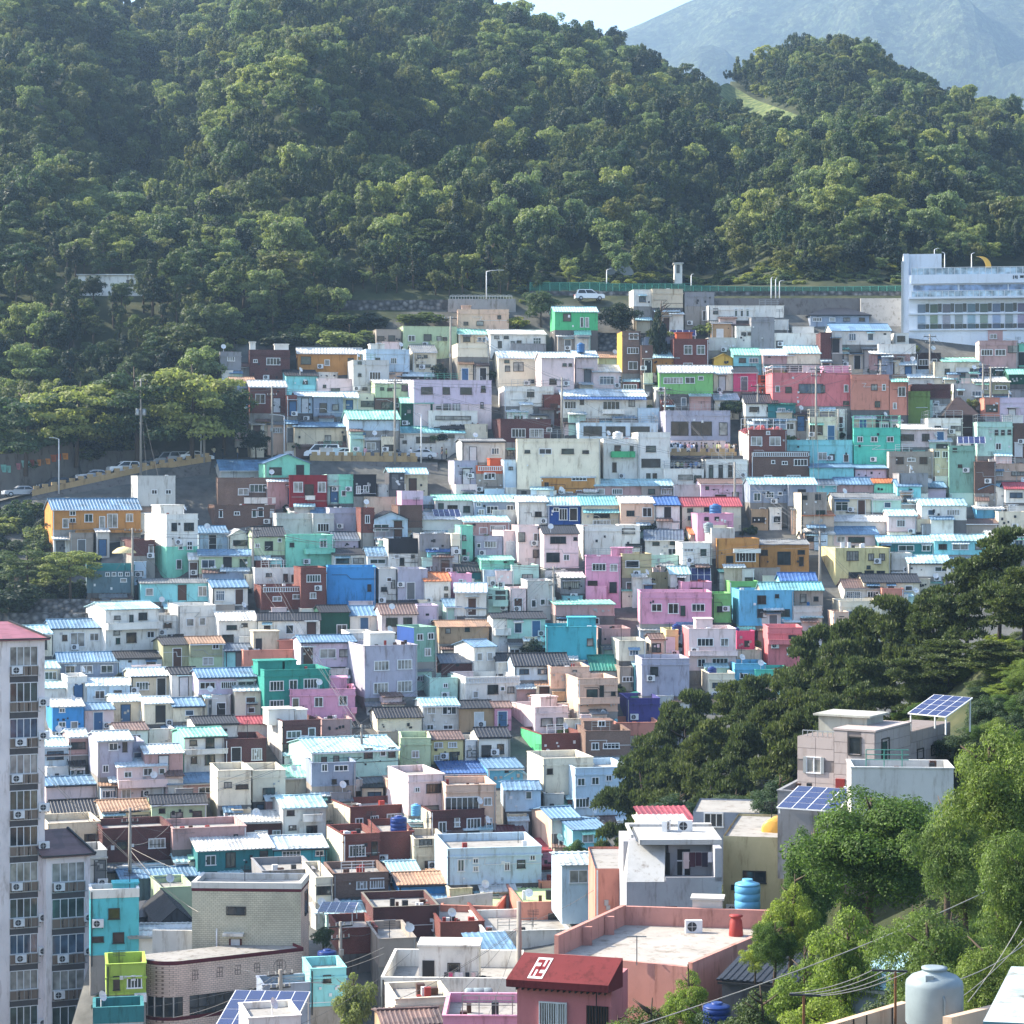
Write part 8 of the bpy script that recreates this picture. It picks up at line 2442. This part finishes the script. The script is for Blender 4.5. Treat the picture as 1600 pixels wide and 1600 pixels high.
# ---------------------------------------------------------------- undergrowth on the near slope and bare banks
def undergrowth():
    r = random.Random(21)
    def src_of(*ks):
        d = {}
        for o in COL.objects:
            if o.type == 'MESH' and o.name.startswith('crown') and o.parent and not o.parent.parent:
                for k in ks:
                    if k not in d and o.data is crown(*k): d[k] = o
        return d
    def put(name, label, pts, ks):
        src = src_of(*ks); kl = list(src); co, idx, rot, scl = [], [], [], []
        for X, Y, z, rad, h in pts:
            co.append((X, Y, z)); idx.append(r.choice(kl)); rot.append((0, 0, r.uniform(0, 6.28))); scl.append((rad, rad, h / 2))
        scatter(name, label, co, idx, rot, scl, src)
    pts = []
    for _ in range(9800):
        x, Y = r.uniform(930, 1880), 58 + 118 * r.random() ** 1.25; X = (x - 800) * Y / F; z = tz(X, Y); y = HOR - z * F / Y
        if Y < 64 and x > 1270: continue
        if 840 < x < 1262 and 95 < Y < 126: continue
        if 800 < x < 960 and Y < 112: continue
        if 915 < x < 1245 and 124 < Y < 156: continue
        if 1205 < x < 1520 and 112 < Y < 142: continue
        if 1110 < x < 1250 and 98 < Y < 112: continue
        if 1320 < x < 1450 and 76 < Y < 88: continue
        if x < 1120 and Y > 150: continue
        if Y > 140 and r.random() < .6: continue
        if 1540 < x < 1610 and 135 < Y and r.random() < .5: continue
        if Y < 150 and y > 1720: continue
        rad = r.uniform(.8, 1.6) if Y > 70 else r.uniform(.6, 1.0)
        pts.append((X, Y, z - .3, rad, rad * (r.uniform(1.2, 2.2) if Y < 135 else r.uniform(.6, 1.1))))
        if len(pts) > 1900: break
    put('undergrowth', 'leafy undergrowth covering the near wooded slope', pts, [('near_mid', 0), ('near_mid', 1), ('near_yellow', 0), ('near_yellow', 1), ('near_willow', 0), ('near_dark', 1)])
    pts = []
    for _ in range(6000):
        x, Y = r.uniform(330, 1420), r.uniform(335, 384); X = (x - 800) * Y / F; z = tz(X, Y); y = HOR - z * F / Y
        by = float(np.interp(x, _BX, _BY))
        if not (y < by + 2 and y > by - 62): continue
        if 530 < x < 812 and 343 < Y < 354: continue
        if any(q['x0'] - 4 < x < q['x1'] + 4 and q['ye'] - 4 < y + 4 and y < q['yb'] for q in HOUSES if q['yb'] < 600): continue
        if 825 < x < 1415 and abs(Y - 353) < 3: continue
        rad = r.uniform(.7, 1.5); pts.append((X, Y, z - .2, rad, rad * r.uniform(.9, 1.5)))
        if len(pts) > 520: break
    put('bank_shrubbery', 'low shrubs over the bank between the village and the wood', pts, [('shrub', 0), ('shrub', 1), ('shrub', 2), ('shrub', 3)])
    pts = []
    for _ in range(9000):
        x, Y = r.uniform(-30, 560), r.uniform(252, 345); X = (x - 800) * Y / F; z = tz(X, Y); y = HOR - z * F / Y
        in_bank = (x < 380 and y < float(np.interp(x, _ROADX, _ROADY)) - 16 and y > 560) or (x < 135 and 795 < y < 940) or (380 < x < 640 and y < 560 and y > 500) or (340 < x < 440 and 640 < y < 712)
        if not in_bank: continue
        if any(q['x0'] - 6 < x < q['x1'] + 6 and q['ye'] - 6 < y < q['yb'] + 14 for q in HOUSES): continue
        rad = r.uniform(1.1, 2.1); pts.append((X, Y, z - .3, rad, rad * r.uniform(1.2, 1.9)))
        if len(pts) > 420: break
    for _ in range(420):
        x, Y = r.uniform(1625, 1930), r.uniform(150, 350); X = (x - 800) * Y / F
        rad = r.uniform(1.6, 2.8); pts.append((X, Y, tz(X, Y) - .3, rad, rad * r.uniform(1.6, 2.4)))
    put('bank_thicket', 'dark thicket on the bank at the left of the village', pts, [('shrub', 0), ('shrub', 2), ('shrub', 1)])
    # plants in the alleys between the houses
    pts = []
    for h in HOUSES:
        if r.random() < .3 and 500 < h['yb'] < 1400:
            p = h['root'].matrix_basis @ Vector((r.choice([-.5, h['W'] + .4, r.uniform(0, h['W'])]), r.uniform(-1.6, -.8), -1.0))
            for _ in range(r.randint(1, 3)): rad = r.uniform(.35, .8); pts.append((p.x + r.uniform(-.8, .8), p.y + r.uniform(-.3, .3), p.z, rad, rad * r.uniform(1.6, 2.6)))
    put('alley_plants', 'small green plants growing in the alleys of the village', pts, [('shrub', 0), ('shrub', 1), ('shrub', 2), ('shrub', 3)])
undergrowth()
# ---------------------------------------------------------------- haze
def make_haze():
    m = bpy.data.materials.new('haze'); m.use_nodes = True
    nt = m.node_tree; nt.nodes.clear()
    out = N(nt, 'ShaderNodeOutputMaterial')
    v = N(nt, 'ShaderNodeVolumePrincipled')
    v.inputs['Color'].default_value = (.46, .70, 1.0, 1); v.inputs['Density'].default_value = HAZE; v.inputs['Anisotropy'].default_value = 0.35
    nt.links.new(v.outputs[0], out.inputs['Volume'])
    b = MB(); b.box(-3600, 3600, -60, 5600, -140, 1000)
    o = b.build('haze', m)
    tag(o, 'thin blue haze over the valley', kind='stuff')
    o.display_type = 'WIRE'
HAZE = 0.00017
make_haze()
